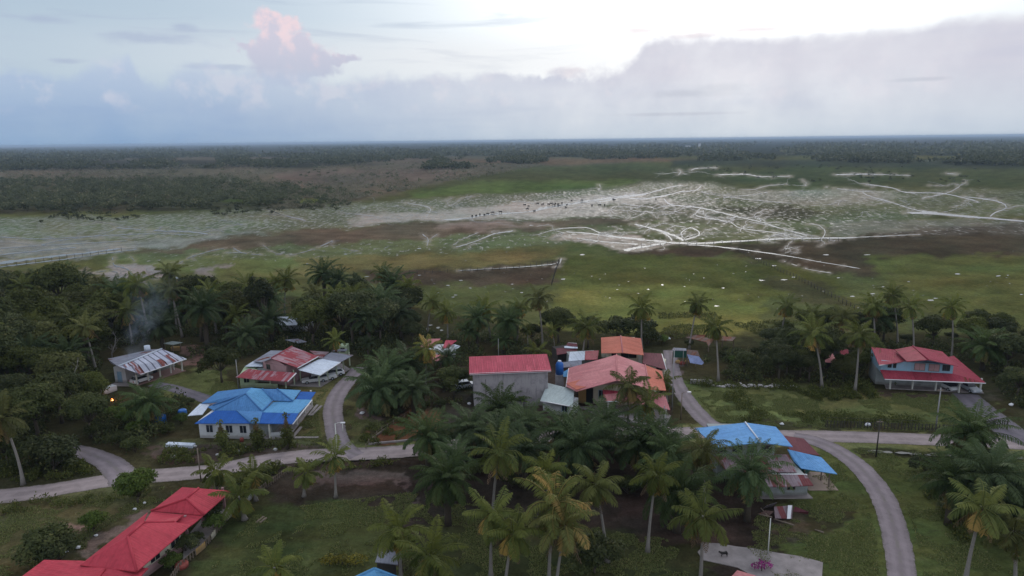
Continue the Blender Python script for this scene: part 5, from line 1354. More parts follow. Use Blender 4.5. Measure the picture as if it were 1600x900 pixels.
def add_tree(kind, h, cr, seed, mat, n_lobes=13, size=.5, dens=190, low=.35, spread=1.0, flat=.75, bark='bark', lobe=(.30, .5)):
    g = np.random.default_rng(seed); q = random.Random(seed)
    b = MB(); th = h * low
    tp = [Vector((0, 0, 0)), Vector((q.uniform(-.1, .1), q.uniform(-.1, .1), th * .5)), Vector((q.uniform(-.2, .2), q.uniform(-.2, .2), th))]
    r0 = .035 * h; b.tube(tp, [r0, r0 * .75, r0 * .62], 7)
    cents, rads = [], []
    for i in range(n_lobes):
        a = i * 2.4 + q.uniform(-.5, .5); t = (i + .5) / n_lobes
        rr = cr * spread * math.sqrt(t) * q.uniform(.55, .92) if i else 0
        z = th + (h - th) * (0.30 + 0.55 * (1 - (rr / cr) ** 2) * q.uniform(.6, 1.0))
        lr = cr * q.uniform(*lobe)
        c = np.array([rr * math.cos(a), rr * math.sin(a), min(z, h - lr * flat * .8)])
        cents.append(c); rads.append(lr)
        cv = Vector(c); md = tp[-1].lerp(cv, .5) + Vector((0, 0, -.12 * h * q.random()))
        b.tube([tp[-1] - Vector((0, 0, .1)), md, cv], [r0 * .4, r0 * .26, r0 * .1], 5)
    for i in range(n_lobes // 2):
        c = cents[q.randrange(len(cents))] + g.normal(size=3) * cr * .22; cents.append(c); rads.append(cr * q.uniform(.14, .24))
    V, F, T = leaf_cloud(g, cents, rads, dens, size, flat)
    V[:, 2] = np.maximum(V[:, 2], .05)
    LIB.setdefault(kind, []).append(dict(h=h, parts=[('trunk', b.mesh('trunk', M[bark])), ('crown', np_part(V, F, T, 'crown', M[mat]))]))
for i in range(4): add_tree('dark_tree', 10 + i * .8, 4.4 + .3 * i, 500 + i, 'leafd', n_lobes=13 + i)
for i in range(3): add_tree('green_tree', 8.5 + i, 4.2 + .2 * i, 520 + i, 'leafm', n_lobes=14, low=.25)
for i in range(2): add_tree('tall_tree', 12 + i, 3.2, 540 + i, 'leafd', n_lobes=14, low=.3, spread=.8, flat=1.2, lobe=(.3, .46))
add_tree('spreading_tree', 10, 6.2, 561, 'leafm', n_lobes=20, low=.35, flat=.55, size=.42, lobe=(.22, .36))
add_tree('spreading_tree', 9, 5.6, 562, 'leafm', n_lobes=18, low=.35, flat=.55, size=.42, lobe=(.22, .38))
for i in range(3): add_tree('shrub', 2.4 + .4 * i, 1.6 + .3 * i, 580 + i, 'leafd', n_lobes=8, low=.12, size=.3, dens=420)
for i in range(2): add_tree('bright_shrub', 3.0 + .4 * i, 1.9, 590 + i, 'leafg', n_lobes=9, low=.15, size=.3, dens=420)
add_tree('round_garden_tree', 4.4, 2.7, 596, 'leafg', n_lobes=14, low=.18, size=.30, dens=420, lobe=(.3, .42))
def add_column(seed, h):
    """stub of a dead palm trunk with ferns round its waist"""
    b = MB(); b.tube([Vector((0, 0, 0)), Vector((.05, 0, h * .5)), Vector((0, .05, h))], [.22, .2, .17], 8)
    g = np.random.default_rng(seed)
    V, F, T = leaf_cloud(g, [np.array([0, 0, h * .35]), np.array([.1, 0, h * .52]), np.array([0, .1, h * .22])], [.85, .8, .6], 520, .32, 1.3)
    V2, F2, T2 = leaf_cloud(g, [np.array([0, 0, h * .72]), np.array([0, 0, h * .8])], [.34, .3], 900, .22, 1.2)
    tp = leaf_cloud(g, [np.array([0, 0, h + .1])], [.35], 260, .4, 1.0)
    Vt = np.concatenate([V, tp[0]]); Ft = np.concatenate([F, tp[1] + len(V)]); Tt = np.concatenate([T, tp[2]])
    LIB.setdefault('fern_column', []).append(dict(h=h, parts=[('trunk', b.mesh('trunk', M['bark'])), ('climbing_fern', np_part(Vt, Ft, Tt, 'climbing_fern', M['leafm'])), ('dry_ferns', np_part(V2, F2, T2, 'dry_ferns', M['skirt']))]))
for i, hh in enumerate((4.2, 5.2, 4.8)): add_column(640 + i, hh)
def add_banana(seed):
    g = np.random.default_rng(seed); n = 12
    az = np.arange(n) * 2.4; el = np.linspace(1.35, .35, n)
    P_ = []; F_ = []; T_ = []
    for i in range(n):
        d = np.array([math.cos(az[i]) * math.cos(el[i]), math.sin(az[i]) * math.cos(el[i]), math.sin(el[i])]); s_ = unit(np.cross(d, [0, 0, 1.0])); L = 2.2
        b0 = len(P_)
        for k in range(6):
            t = k / 5; c = np.array([0, 0, 1.4]) + d * L * t + np.array([0, 0, -.9 * t * t]); wv = .32 * math.sin(math.pi * min(.97, t * .9 + .12))
            P_ += [c + s_ * wv, c - s_ * wv]; T_ += [.5, .7]
        for k in range(5): a = b0 + 2 * k; F_.append((a, a + 1, a + 3, a + 2))
    b = MB(); b.tube([Vector((0, 0, 0)), Vector((0, 0, 1.5))], [.14, .1], 7)
    LIB.setdefault('banana_plant', []).append(dict(h=3, parts=[('stem', b.mesh('stem', M['gpaint'])), ('leaves', np_part(P_, F_, T_, 'leaves', M['leafg']))]))
add_banana(1)
def add_bare(seed, h):
    q = random.Random(seed); b = MB()
    def br(p, d, L, r, k):
        pts = [p]; dd = d
        for i in range(3): dd = (dd + Vector((q.uniform(-.25, .25), q.uniform(-.25, .25), q.uniform(-.05, .2)))).normalized(); pts.append(pts[-1] + dd * L / 3)
        b.tube(pts, [r, r * .85, r * .7, r * .5], 5)
        if k:
            for _ in range(3): br(pts[q.choice((1, 2, 3))], (dd + Vector((q.uniform(-1, 1), q.uniform(-1, 1), q.uniform(-.1, .6)))).normalized(), L * .62, r * .5, k - 1)
    br(Vector((0, 0, 0)), Vector((0, 0, 1)), h * .5, .16, 3)
    LIB.setdefault('bare_tree', []).append(dict(h=h, parts=[('branches', b.mesh('branches', M['barew']))]))
add_bare(4, 9); add_bare(9, 7)

CATS = dict(coconut='coconut palm', brown_coconut='coconut palm', young_coconut='coconut palm', oil_palm='oil palm', dark_tree='tree', green_tree='tree', tall_tree='tree',
            spreading_tree='tree', shrub='shrub', bright_shrub='shrub', round_garden_tree='tree', fern_column='palm stump', banana_plant='banana plant', bare_tree='dead tree')
NAMES = dict(coconut='coconut_palm', brown_coconut='coconut_palm', young_coconut='young_coconut_palm', oil_palm='oil_palm', dark_tree='broadleaf_tree', green_tree='broadleaf_tree', tall_tree='broadleaf_tree',
             spreading_tree='spreading_tree', shrub='shrub', bright_shrub='shrub', round_garden_tree='garden_tree', fern_column='fern_clad_stump', banana_plant='banana_plant', bare_tree='dead_tree')
planted = []
def plant(kind, x, y, label, group=None, s=1.0, var=None, want_h=None, z=0.0):
    vs = LIB[kind]
    if want_h is not None: v = min(vs, key=lambda d: abs(d['h'] - want_h) + random.random() * 1.6); s *= want_h / v['h'] if 0.6 < want_h / v['h'] < 1.6 else 1
    else: v = vs[var if var is not None else random.randrange(len(vs))]
    t = thing(NAMES[kind], (x, y, z), label, CATS[kind], group, random.uniform(0, 6.28))
    t.scale = (s, s, s * random.uniform(.96, 1.05))
    if 'coconut' in kind: t.rotation_euler = (random.uniform(-.07, .07), random.uniform(-.07, .07), t.rotation_euler.z)
    for nm, me in v['parts']: link(nm, me, t)
    planted.append((x, y)); return t
def crown_at(kind, px, py, hgt, label, group=None, **k):
    """palm whose growing point is seen at (px,py) and stands hgt metres up"""
    p = at(px, py, hgt); return plant(kind, p.x, p.y, label, group, want_h=hgt, **k)
def foot_at(kind, px, py, label, group=None, **k):
    p = at(px, py); return plant(kind, p.x, p.y, label, group, **k)

# ---- foreground coconut palms, one by one
FG = 'coconut palms of the foreground grove'
for kind, px, py, hh, lab in (
    ('coconut', 952, 752, 9.6, 'coconut palm with long bare pale trunk in mid grove, left of two'),
    ('coconut', 1016, 742, 9.4, 'tall coconut palm with orange brown skirt, right of the long bare trunk'),
    ('coconut', 768, 706, 9.6, 'dark full coconut palm standing behind the pair of twin trunks'),
    ('coconut', 862, 735, 9.0, 'coconut palm with hanging brown lower fronds behind the big browning palm'),
    ('coconut', 765, 792, 8.4, 'coconut palm at the rear of the leaning twin pair in the foreground'),
    ('coconut', 784, 826, 8.4, 'coconut palm at the front of the leaning twin pair in the foreground'),
    ('brown_coconut', 868, 812, 9.0, 'big browning coconut palm with yellow edged fronds at the bottom middle'),
    ('brown_coconut', 858, 790, 9.6, 'grey brown half dead coconut palm rising behind the big browning one'),
    ('coconut', 1100, 800, 9.0, 'coconut palm with drooping fronds above the edge of the concrete pad'),
    ('coconut', 622, 826, 6.4, 'yellow green coconut palm above the grey roofed hut, left of two'),
    ('coconut', 662, 868, 6.6, 'yellow green coconut palm beside the light blue hip roof, right of two'),
    ('coconut', 1526, 788, 9.2, 'coconut palm with bare grey trunk at lower right before the dark clump'),
    ('coconut', 1105, 706, 7.0, 'dark spiky palm top in front of the sky blue roof'),
    ('coconut', 985, 604, 9.6, 'bright coconut palm standing in front of the salmon porch roof'),
    ('coconut', 1014, 630, 7.0, 'lower coconut palm crowded against the salmon porch roof'),
    ('coconut', 18, 655, 9.5, 'tall coconut palm at the left edge above the gravel road'),
    ('coconut', 520, 715, 5.6, 'coconut palm at the road junction below the side road'),
    ('young_coconut', 472, 738, 3.4, 'short young palm left of the road junction palm'),
    ('young_coconut', 335, 735, 3.8, 'young palm in the row just above the red roofed porch'),
    ('young_coconut', 396, 742, 3.6, 'young palm right of the picket fence top end'),
    ('young_coconut', 378, 772, 3.4, 'young palm pressed against the upper picket fence'),
    ('coconut', 1600, 830, 6.5, 'coconut palm cut by the right edge of the view'),
    ('young_coconut', 1043, 598, 3.6, 'small bushy palm by the pole at the salmon porch corner'),
    ('young_coconut', 432, 888, 2.8, 'small palm at the bottom edge right of the picket fence')):
    crown_at(kind, px, py, hh, lab, FG)
OG = 'oil palms of the foreground grove'
for px, py, hh, lab in (
    (698, 748, 6.0, 'very large dark oil palm with a wide fan of fronds beside the footpath'),
    (668, 680, 4.6, 'dark oil palm overhanging the gravel road at the left end of the grove'),
    (735, 668, 4.6, 'bright topped oil palm below the tall concrete wall'), (822, 664, 4.2, 'oil palm below the small blue-grey shed'),
    (945, 662, 4.2, 'oil palm in front of the ochre yellow wall corner'), (880, 674, 4.6, 'oil palm in the back row right of the blue-grey shed'), (782, 682, 4.6, 'oil palm in the back row below the banana plants'), (915, 684, 4.4, 'low oil palm just below the ochre wall corner one'),
    (780, 640, 3.2, 'low oil palm touching the concrete wall'), (905, 700, 5.0, 'shaded oil palm in the heart of the grove'),
    (1000, 690, 5.2, 'oil palm right of the heart of the grove near the road'), (1046, 716, 4.6, 'oil palm left of the sky blue roofed house'),
    (1172, 742, 6.0, 'oil palm drooping over the rusty lean-to roofs'), (820, 705, 5.4, 'oil palm between the dark full coconut palm and the brown skirted one'),
    (1060, 770, 5.0, 'dark oil palm behind the drooping coconut palm'), 
    (1520, 676, 5.4, 'oil palm overhanging the main road at the far right'), (1490, 752, 5.6, 'oil palm on the left of the dark lower right clump'),
    (1548, 752, 5.4, 'oil palm on the right of the dark lower right clump'), (1585, 790, 4.6, 'oil palm near the right edge behind the bare trunk'),
    (604, 582, 5.2, 'oil palm on the far bank of the side road'), (640, 570, 5.0, 'oil palm in front of the small red house'), (590, 612, 4.0, 'low oil palm beside the earth mound'),
    (645, 610, 4.2, 'low oil palm left of the concrete house'), (232, 628, 4.4, 'oil palm between the bonfire and the blue roofed bungalow')):
    crown_at('oil_palm', px, py, hh, lab, OG)
crown_at('brown_coconut', 662, 545, 8.0, 'coconut palm with reddish brown fronds over the small red house', 'coconut palms along the marsh edge')
# ---- coconut palms against the marsh
MG = 'coconut palms along the marsh edge'
for i, (px, py, hh, lab) in enumerate((
    (592, 422, 12, 'tallest coconut palm standing clear above the middle of the treeline'), (848, 462, 12, 'tall coconut palm at the end of the treeline left of the open green field'),
    (910, 508, 8, 'coconut palm on the green field edge behind the maroon hut'), (1005, 476, 10, 'slim coconut palm behind the orange roofed building'),
    (1080, 476, 10, 'slim ragged coconut palm above the tan roofed shed'), (1127, 516, 10, 'coconut palm with a clean pale trunk left of the thicket'),
    (1222, 472, 11, 'coconut palm rising above the middle of the right thicket'), (1266, 492, 10, 'coconut palm just right of the thicket peak'),
    (1292, 520, 10.5, 'coconut palm directly above the tiny coral hut'), (1345, 520, 11, 'coconut palm with a pale trunk left of the blue walled house'),
    (1375, 478, 11, 'dark coconut palm behind the crimson lower roof'), (1412, 460, 12, 'coconut palm highest on the right, left of a pair'),
    (1436, 478, 11.5, 'coconut palm right of a pair behind the crimson gable'), (1496, 484, 11, 'leaning coconut palm alone at the right before the open marsh'),
    (1318, 498, 9, 'coconut palm half sunk in the right thicket'), (635, 446, 10, 'coconut palm right of the tallest treeline palm'), (666, 468, 9, 'yellowish coconut palm in the treeline gap'),
    (698, 486, 7, 'small coconut palm alone in the treeline gap'), (325, 445, 9.5, 'coconut palm over the long grove, left of three'), (376, 450, 10, 'coconut palm over the long grove, middle of three'),
    (440, 440, 10.5, 'coconut palm over the long grove, right of three'), (765, 478, 8, 'coconut palm at the left of the last treeline cluster'), (808, 482, 8, 'coconut palm at the middle of the last treeline cluster'),
    (835, 548, 7, 'coconut palm with arching fronds behind the crimson roof'), (40, 505, 9, 'coconut palm with a pale trunk in the far left wood'), (560, 462, 9.5, 'dark coconut palm left of the tallest treeline palm'),
    (528, 532, 5, 'slim pale green palm behind the grey car port'))):
    crown_at('coconut', px, py, hh, lab, MG)
OM = 'oil palms along the marsh edge'
for px, py, hh, lab in ((100, 432, 8, 'oil palm crowning the far left wood'), (125, 440, 7.5, 'oil palm just right of the far left crown'), (505, 428, 9, 'very full oil palm highest in the middle of the grove'),
                        (528, 440, 7.5, 'oil palm right of the very full one'), (240, 462, 7, 'oil palm near the smoke, left of two'), (285, 466, 7, 'oil palm near the smoke, right of two'), (250, 510, 6, 'oil palm low behind the smoke'),
                        (745, 500, 6.5, 'oil palm behind the crimson sheet roof, left end'), (795, 505, 6, 'oil palm behind the crimson sheet roof, right end'), (46, 446, 7, 'oil palm at the far left marsh edge'),
                        (1372, 500, 6, 'oil palm behind the crimson lower left roof'), (1540, 540, 5, 'oil palm in the thicket right of the blue walled house'), (575, 500, 7, 'oil palm in the dark heart of the grove'),
                        (420, 470, 7.5, 'oil palm above the hidden pale roof'), (350, 480, 7, 'oil palm left above the hidden pale roof')):
    crown_at('oil_palm', px, py, hh, lab, OM)
# ---- single garden trees
for kind, px, py, s, lab in (
    ('round_garden_tree', 216, 786, 1.0, 'round bright green garden tree between the gravel road and the red roof'),
    ('bright_shrub', 146, 832, .8, 'small bright bush on the lawn beside the bare earth patch'), ('shrub', 76, 876, 1.5, 'dark round bush at the lower left of the lawn'), ('shrub', 96, 880, 1.1, 'smaller bush touching the dark round one'),
    ('fern_column', 348, 702, 1.0, 'fern clad stump in front of the bungalow, left of three'), ('fern_column', 403, 702, 1.1, 'tallest fern clad stump in front of the bungalow, middle of three'), ('fern_column', 450, 702, 1.0, 'fern clad stump in front of the bungalow, right of three'),
    ('dark_tree', 347, 598, .72, 'dark round tree on the lawn left of the rusty roofed house'), ('bare_tree', 118, 640, 1.0, 'bare pale grey dead tree in the dark left wood'), ('bare_tree', 175, 560, .9, 'bare dead tree near the smoke at the wood edge'),
    ('shrub', 85, 735, 1.9, 'grey green bush beside the gravel road at the left'), ('shrub', 60, 728, 1.5, 'bush left of the grey green roadside one'), ('shrub', 322, 818, 1.0, 'bush between the red roofed porch and the picket fence'), ('bright_shrub', 335, 832, .7, 'bright little bush beside the picket fence'),
    ('shrub', 290, 862, .7, 'low bush under the cream wall windows'), ('bright_shrub', 268, 890, .6, 'low bright bush at the near end of the cream wall'), ('shrub', 305, 850, .5, 'smallest bush beside the picket fence'),
    ('banana_plant', 800, 637, .9, 'banana plant at the foot of the concrete wall'), ('banana_plant', 816, 636, .8, 'banana plant by the corner of the blue-grey shed'), ('shrub', 930, 895, 1.3, 'dark rounded bush at the bottom edge right of the browning palm'), ('shrub', 905, 900, 1.0, 'bush at the bottom edge beside the pale trunks'),
    ('spreading_tree', 1250, 588, .62, 'spreading tree at the middle of the right thicket'), ('shrub', 1010, 540, 1.4, 'dark bush behind the orange roof, farthest right of three'), ('shrub', 965, 532, 1.9, 'dark round bush left behind the orange roof'), ('shrub', 1000, 530, 2.0, 'dark round bush right behind the orange roof'),
    ('shrub', 944, 575, .7, 'little dark tree between the patched outhouse and the salmon roof')):
    foot_at(kind, px, py, lab, s=s)

for px, py, r in ((250, 615, 5), (215, 618, 4.5), (280, 600, 4.5), (195, 612, 4), (300, 612, 4)):
    p = at(px, py); keep.append((p.x, p.y, r))
# ---- scattered woods
def in_poly(x, y, P_):
    c = False; n = len(P_)
    for i in range(n):
        x1, y1 = P_[i]; x2, y2 = P_[(i + 1) % n]
        if (y1 > y) != (y2 > y) and x < (x2 - x1) * (y - y1) / (y2 - y1) + x1: c = not c
    return c
def clear(x, y, r=0.0):
    return all((x - a) ** 2 + (y - b) ** 2 > (q + r) ** 2 for a, b, q in keep) and all((x - a) ** 2 + (y - b) ** 2 > (q + r * .5) ** 2 for a, b, q in ROADS)
def wood(poly, spacing, mix_, group, where, hscale=(.8, 1.15), tries=6000, limit=80, avoid=2.6):
    P_ = [tuple(at(*p)[:2]) for p in poly]
    xs = [p[0] for p in P_]; ys = [p[1] for p in P_]; pts = []; q = random.Random(len(poly) * 31 + int(spacing * 10) + int(abs(poly[0][0])))
    for _ in range(tries):
        if len(pts) >= limit: break
        x, y = q.uniform(min(xs), max(xs)), q.uniform(min(ys), max(ys))
        if not in_poly(x, y, P_) or not clear(x, y, avoid): continue
        if any((x - a) ** 2 + (y - b) ** 2 < spacing ** 2 for a, b in pts): continue
        pts.append((x, y))
    # where each stands within its wood, as seen: row from the back, place from the left
    vy = sorted(y for _, y in pts); va = sorted(math.atan2(x, y) for x, y in pts); N = len(pts); nrow = 3 if N < 45 else 5; ncol = 5 if N < 45 else 7
    rown = {3: ['front row', 'middle row', 'back row'], 5: ['front row', 'second row', 'middle row', 'fourth row', 'back row']}[nrow]
    coln = {5: ['far left', 'left', 'centre', 'right', 'far right'], 7: ['leftmost end', 'far left', 'near left', 'centre', 'near right', 'far right', 'rightmost end']}[ncol]
    made = []
    for x, y in pts:
        r_ = rown[min(nrow - 1, vy.index(y) * nrow // N)]; c_ = coln[min(ncol - 1, va.index(math.atan2(x, y)) * ncol // N)]
        kind = q.choices([m_[0] for m_ in mix_], [m_[1] for m_ in mix_])[0]
        lab = {'coconut': 'coconut palm', 'oil_palm': 'dark oil palm', 'dark_tree': 'dark round broadleaf tree', 'green_tree': 'olive green broadleaf tree', 'tall_tree': 'tall narrow dark tree',
               'spreading_tree': 'wide spreading tree', 'shrub': 'dark shrub', 'bright_shrub': 'bright green shrub', 'young_coconut': 'short young palm'}[kind]
        made.append(plant(kind, x, y, lab + ', ' + r_ + ', ' + c_ + ' ' + where, CATS[kind] + 's ' + group, s=q.uniform(*hscale)))
    if pts:
        mine = {}
        for o in made: mine.setdefault(o['label'], []).append(o)
        for lab, os_ in mine.items():
            if len(os_) == 2 and len(lab.split()) < 15:
                a_, b2_ = sorted(os_, key=lambda o: o.location.y); a_['label'] = lab + ', nearer one'; b2_['label'] = lab + ', farther one'
    return len(pts)
mixL = [('dark_tree', 3), ('green_tree', 4), ('tall_tree', 1.2), ('spreading_tree', 1.8), ('coconut', .8), ('oil_palm', 1.3)]
mixM = [('dark_tree', 2.4), ('tall_tree', 1.4), ('green_tree', 1.4), ('oil_palm', 2.4), ('coconut', 3.2)]
cnt = []
cnt.append(wood([(-260, 480), (-100, 478), (60, 482), (190, 505), (165, 540), (150, 590), (110, 640), (-260, 640)], 6.0, mixL, 'in the far left wood', 'of the thick left wood', hscale=(.95, 1.25), limit=95))
cnt.append(wood([(-200, 640), (110, 640), (140, 600), (168, 640), (165, 690), (120, 730), (-30, 752), (-200, 760)], 5.2, [('dark_tree', 4), ('green_tree', 1.5), ('shrub', 2)], 'of the dark left roadside wood', 'of the roadside wood at left', hscale=(.55, .85), limit=60))
cnt.append(wood([(190, 505), (330, 505), (470, 500), (600, 494), (640, 500), (640, 535), (560, 545), (430, 538), (370, 560), (330, 552), (285, 530), (200, 540)], 6.0, mixM, 'of the long grove', 'of the long grove', hscale=(.95, 1.3), limit=95))
cnt.append(wood([(640, 520), (740, 528), (870, 534), (930, 545), (870, 552), (735, 552), (700, 545), (640, 540)], 5.5, [('dark_tree', 3), ('oil_palm', 3), ('coconut', 1), ('shrub', 3)], 'behind the concrete house', 'of trees behind the concrete house', hscale=(.45, .75), limit=45))
cnt.append(wood([(575, 560), (700, 560), (728, 600), (735, 636), (650, 650), (580, 650), (565, 600)], 4.0, [('shrub', 4), ('oil_palm', 2), ('dark_tree', 1)], 'left of the concrete house', 'of trees left of the concrete house', hscale=(.45, .7), limit=40))
cnt.append(wood([(1120, 560), (1210, 548), (1340, 548), (1365, 570), (1340, 600), (1250, 598), (1130, 592)], 4.2, [('dark_tree', 2), ('green_tree', 3), ('shrub', 2), ('bright_shrub', 2)], 'of the right thicket', 'of the thicket right of the lane', hscale=(.4, .75), limit=60))
cnt.append(wood([(1200, 535), (1360, 530), (1560, 530), (1720, 545), (1760, 640), (1600, 640), (1560, 605), (1545, 570), (1490, 545), (1370, 545)], 4.6, [('dark_tree', 3), ('green_tree', 3), ('shrub', 2), ('bright_shrub', 1)], 'at the right edge', 'of the wood round the blue walled house', hscale=(.45, .75), limit=75))
cnt.append(wood([(180, 640), (300, 620), (296, 655), (240, 700), (190, 730), (140, 700)], 3.6, [('shrub', 4), ('bright_shrub', 2)], 'by the bonfire garden', 'of the bonfire garden', hscale=(.5, .9), limit=40, avoid=1.2))
cnt.append(wood([(1010, 530), (1050, 535), (1140, 545), (1130, 560), (1110, 545), (1030, 545)], 4.0, [('shrub', 3), ('bright_shrub', 1)], 'behind the shelters', 'of the strip behind the shelters', hscale=(.4, .7), limit=14, avoid=1.0))
cnt.append(wood([(660, 700), (1040, 700), (1120, 760), (1040, 790), (700, 775)], 5.0, [('oil_palm', 1), ('shrub', 5)], 'filling the foreground grove', 'of the foreground grove floor', hscale=(.5, .8), limit=24))
cnt.append(wood([(1440, 735), (1560, 735), (1620, 800), (1600, 870), (1480, 800)], 3.6, [('shrub', 5), ('oil_palm', 1)], 'of the lower right clump', 'of the lower right clump', hscale=(.6, 1.0), limit=14))
print('woods', cnt)

# ---- undergrowth, hedges, grass: too many to count
def cover(name, polys, n, size, mat, hgt, label, seed, clump=.8, keepout=True, up=1.0):
    g = np.random.default_rng(seed); B = []
    tot = []
    for poly in polys:
        P_ = [tuple(at(*p)[:2]) for p in poly]; A_ = abs(sum(P_[i][0] * P_[(i + 1) % len(P_)][1] - P_[(i + 1) % len(P_)][0] * P_[i][1] for i in range(len(P_)))) / 2
        tot.append((P_, A_))
    S_ = sum(a for _, a in tot)
    for P_, A_ in tot:
        m_ = int(n * A_ / S_) * 3; Pa = np.array(P_)
        x = g.uniform(Pa[:, 0].min(), Pa[:, 0].max(), m_); y = g.uniform(Pa[:, 1].min(), Pa[:, 1].max(), m_)
        x += 0; ins = np.zeros(m_, bool)
        for i in range(len(P_)):
            x1, y1 = P_[i]; x2, y2 = P_[(i + 1) % len(P_)]
            ins ^= ((y1 > y) != (y2 > y)) & (x < (x2 - x1) * (y - y1) / (y2 - y1 + 1e-9) + x1)
        d = fbm(x / (clump * 2.2), y / (clump * 2.2), seed, 3)
        ins &= d > (0.5 - 0.0) if clump else True
        if keepout:
            for a, b, q in list(keep) + ROADS: ins &= (x - a) ** 2 + (y - b) ** 2 > (q * (.95 if q < 4 else .8)) ** 2
        B.append(np.stack([x[ins], y[ins], hgt * g.random(ins.sum()) ** 1.2 * np.clip((d[ins] - .44) * 5, .15, 1.3)], -1))
    B = np.concatenate(B); k = len(B)
    ax = unit(g.normal(size=(k, 3)) + np.array([0, 0, up])); sd = unit(np.cross(ax, g.normal(size=(k, 3))))
    V, F = kites(B, ax, sd, size * g.uniform(.6, 1.5, k), size * g.uniform(.3, .7, k))
    V[:, 2] = np.maximum(V[:, 2], .0)
    o = link(name, mesh_np(name, V, F, mat, np.repeat(g.uniform(0, 1, k), 4)))
    return tag(o, label, None, None, 'stuff')
woods = [[(-260, 470), (-100, 474), (190, 500), (330, 500), (640, 490), (640, 548), (560, 560), (430, 545), (370, 565), (300, 560), (285, 535), (170, 545), (150, 600), (-260, 700)],
         [(-260, 640), (150, 600), (170, 640), (165, 700), (120, 735), (-260, 770)], [(640, 515), (930, 540), (870, 556), (735, 560), (735, 640), (640, 655), (575, 650), (560, 560)],
         [(1090, 560), (1200, 540), (1720, 540), (1800, 650), (1600, 645), (1560, 612), (1540, 580), (1370, 548), (1345, 600), (1130, 596)], [(180, 630), (300, 620), (296, 655), (240, 690), (190, 735), (150, 710)]]
cover('undergrowth', woods, 150000, .5, M['leafd'], 1.6, 'dark undergrowth filling the woods and gardens', 3, clump=1.6)
hedg = [[(1130, 620), (1160, 612), (1180, 640), (1320, 650), (1440, 655), (1440, 664), (1290, 664), (1160, 660), (1135, 645)], [(1060, 596), (1120, 600), (1240, 602), (1400, 600), (1400, 610), (1230, 612), (1100, 606)], [(1240, 612), (1360, 612), (1372, 624), (1280, 628)],
        [(240, 706), (470, 692), (500, 700), (400, 712), (250, 730)], [(300, 722), (330, 760), (420, 760), (440, 730), (400, 722)], [(0, 788), (240, 766), (240, 776), (0, 806)], [(575, 668), (640, 650), (660, 664), (600, 700), (560, 690)],
        [(0, 720), (120, 700), (180, 730), (150, 745), (0, 758)], [(440, 730), (640, 712), (640, 724), (460, 745)], [(1440, 770), (1620, 770), (1620, 860), (1500, 850)], [(200, 826), (250, 790), (262, 792), (210, 850)]]
cover('hedge_growth', hedg, 48000, .32, M['leafm'], 1.0, 'rough hedges and weeds along verges, ditches and fences', 5, clump=.8)
fields = [[(1070, 610), (1500, 616), (1600, 680), (1100, 664)], [(1160, 850), (1230, 715), (1300, 700), (1640, 716), (1640, 980), (1290, 980)], [(260, 980), (400, 800), (640, 770), (1080, 850), (1080, 980)], [(0, 790), (260, 760), (280, 780), (120, 870), (0, 980), (-60, 980)], [(240, 600), (350, 576), (372, 606), (300, 628)], [(460, 620), (540, 590), (520, 690), (470, 690)], [(540, 640), (600, 660), (560, 700)]]
cover('grass', fields, 300000, .15, leaf_mat('grass_blades', (0.10, 0.125, 0.045), (0.18, 0.20, 0.07), (0.28, 0.24, 0.12), trans=.15), .06, 'rough tufted grass on the open lawns and fields', 7, clump=1.1, up=1.5)
cover('field_reeds', [[(1140, 505), (1250, 500), (1340, 520), (1200, 532)], [(1030, 490), (1120, 490), (1110, 530), (1020, 530)], [(860, 500), (1010, 510), (1010, 525), (870, 520)], [(1500, 505), (1640, 510), (1640, 545), (1480, 530)], [(-50, 450), (180, 440), (210, 480), (0, 475)]], 16000, .45, M['leafm'], .35, 'brown reeds and weeds on the marsh margin', 9, clump=3.0)

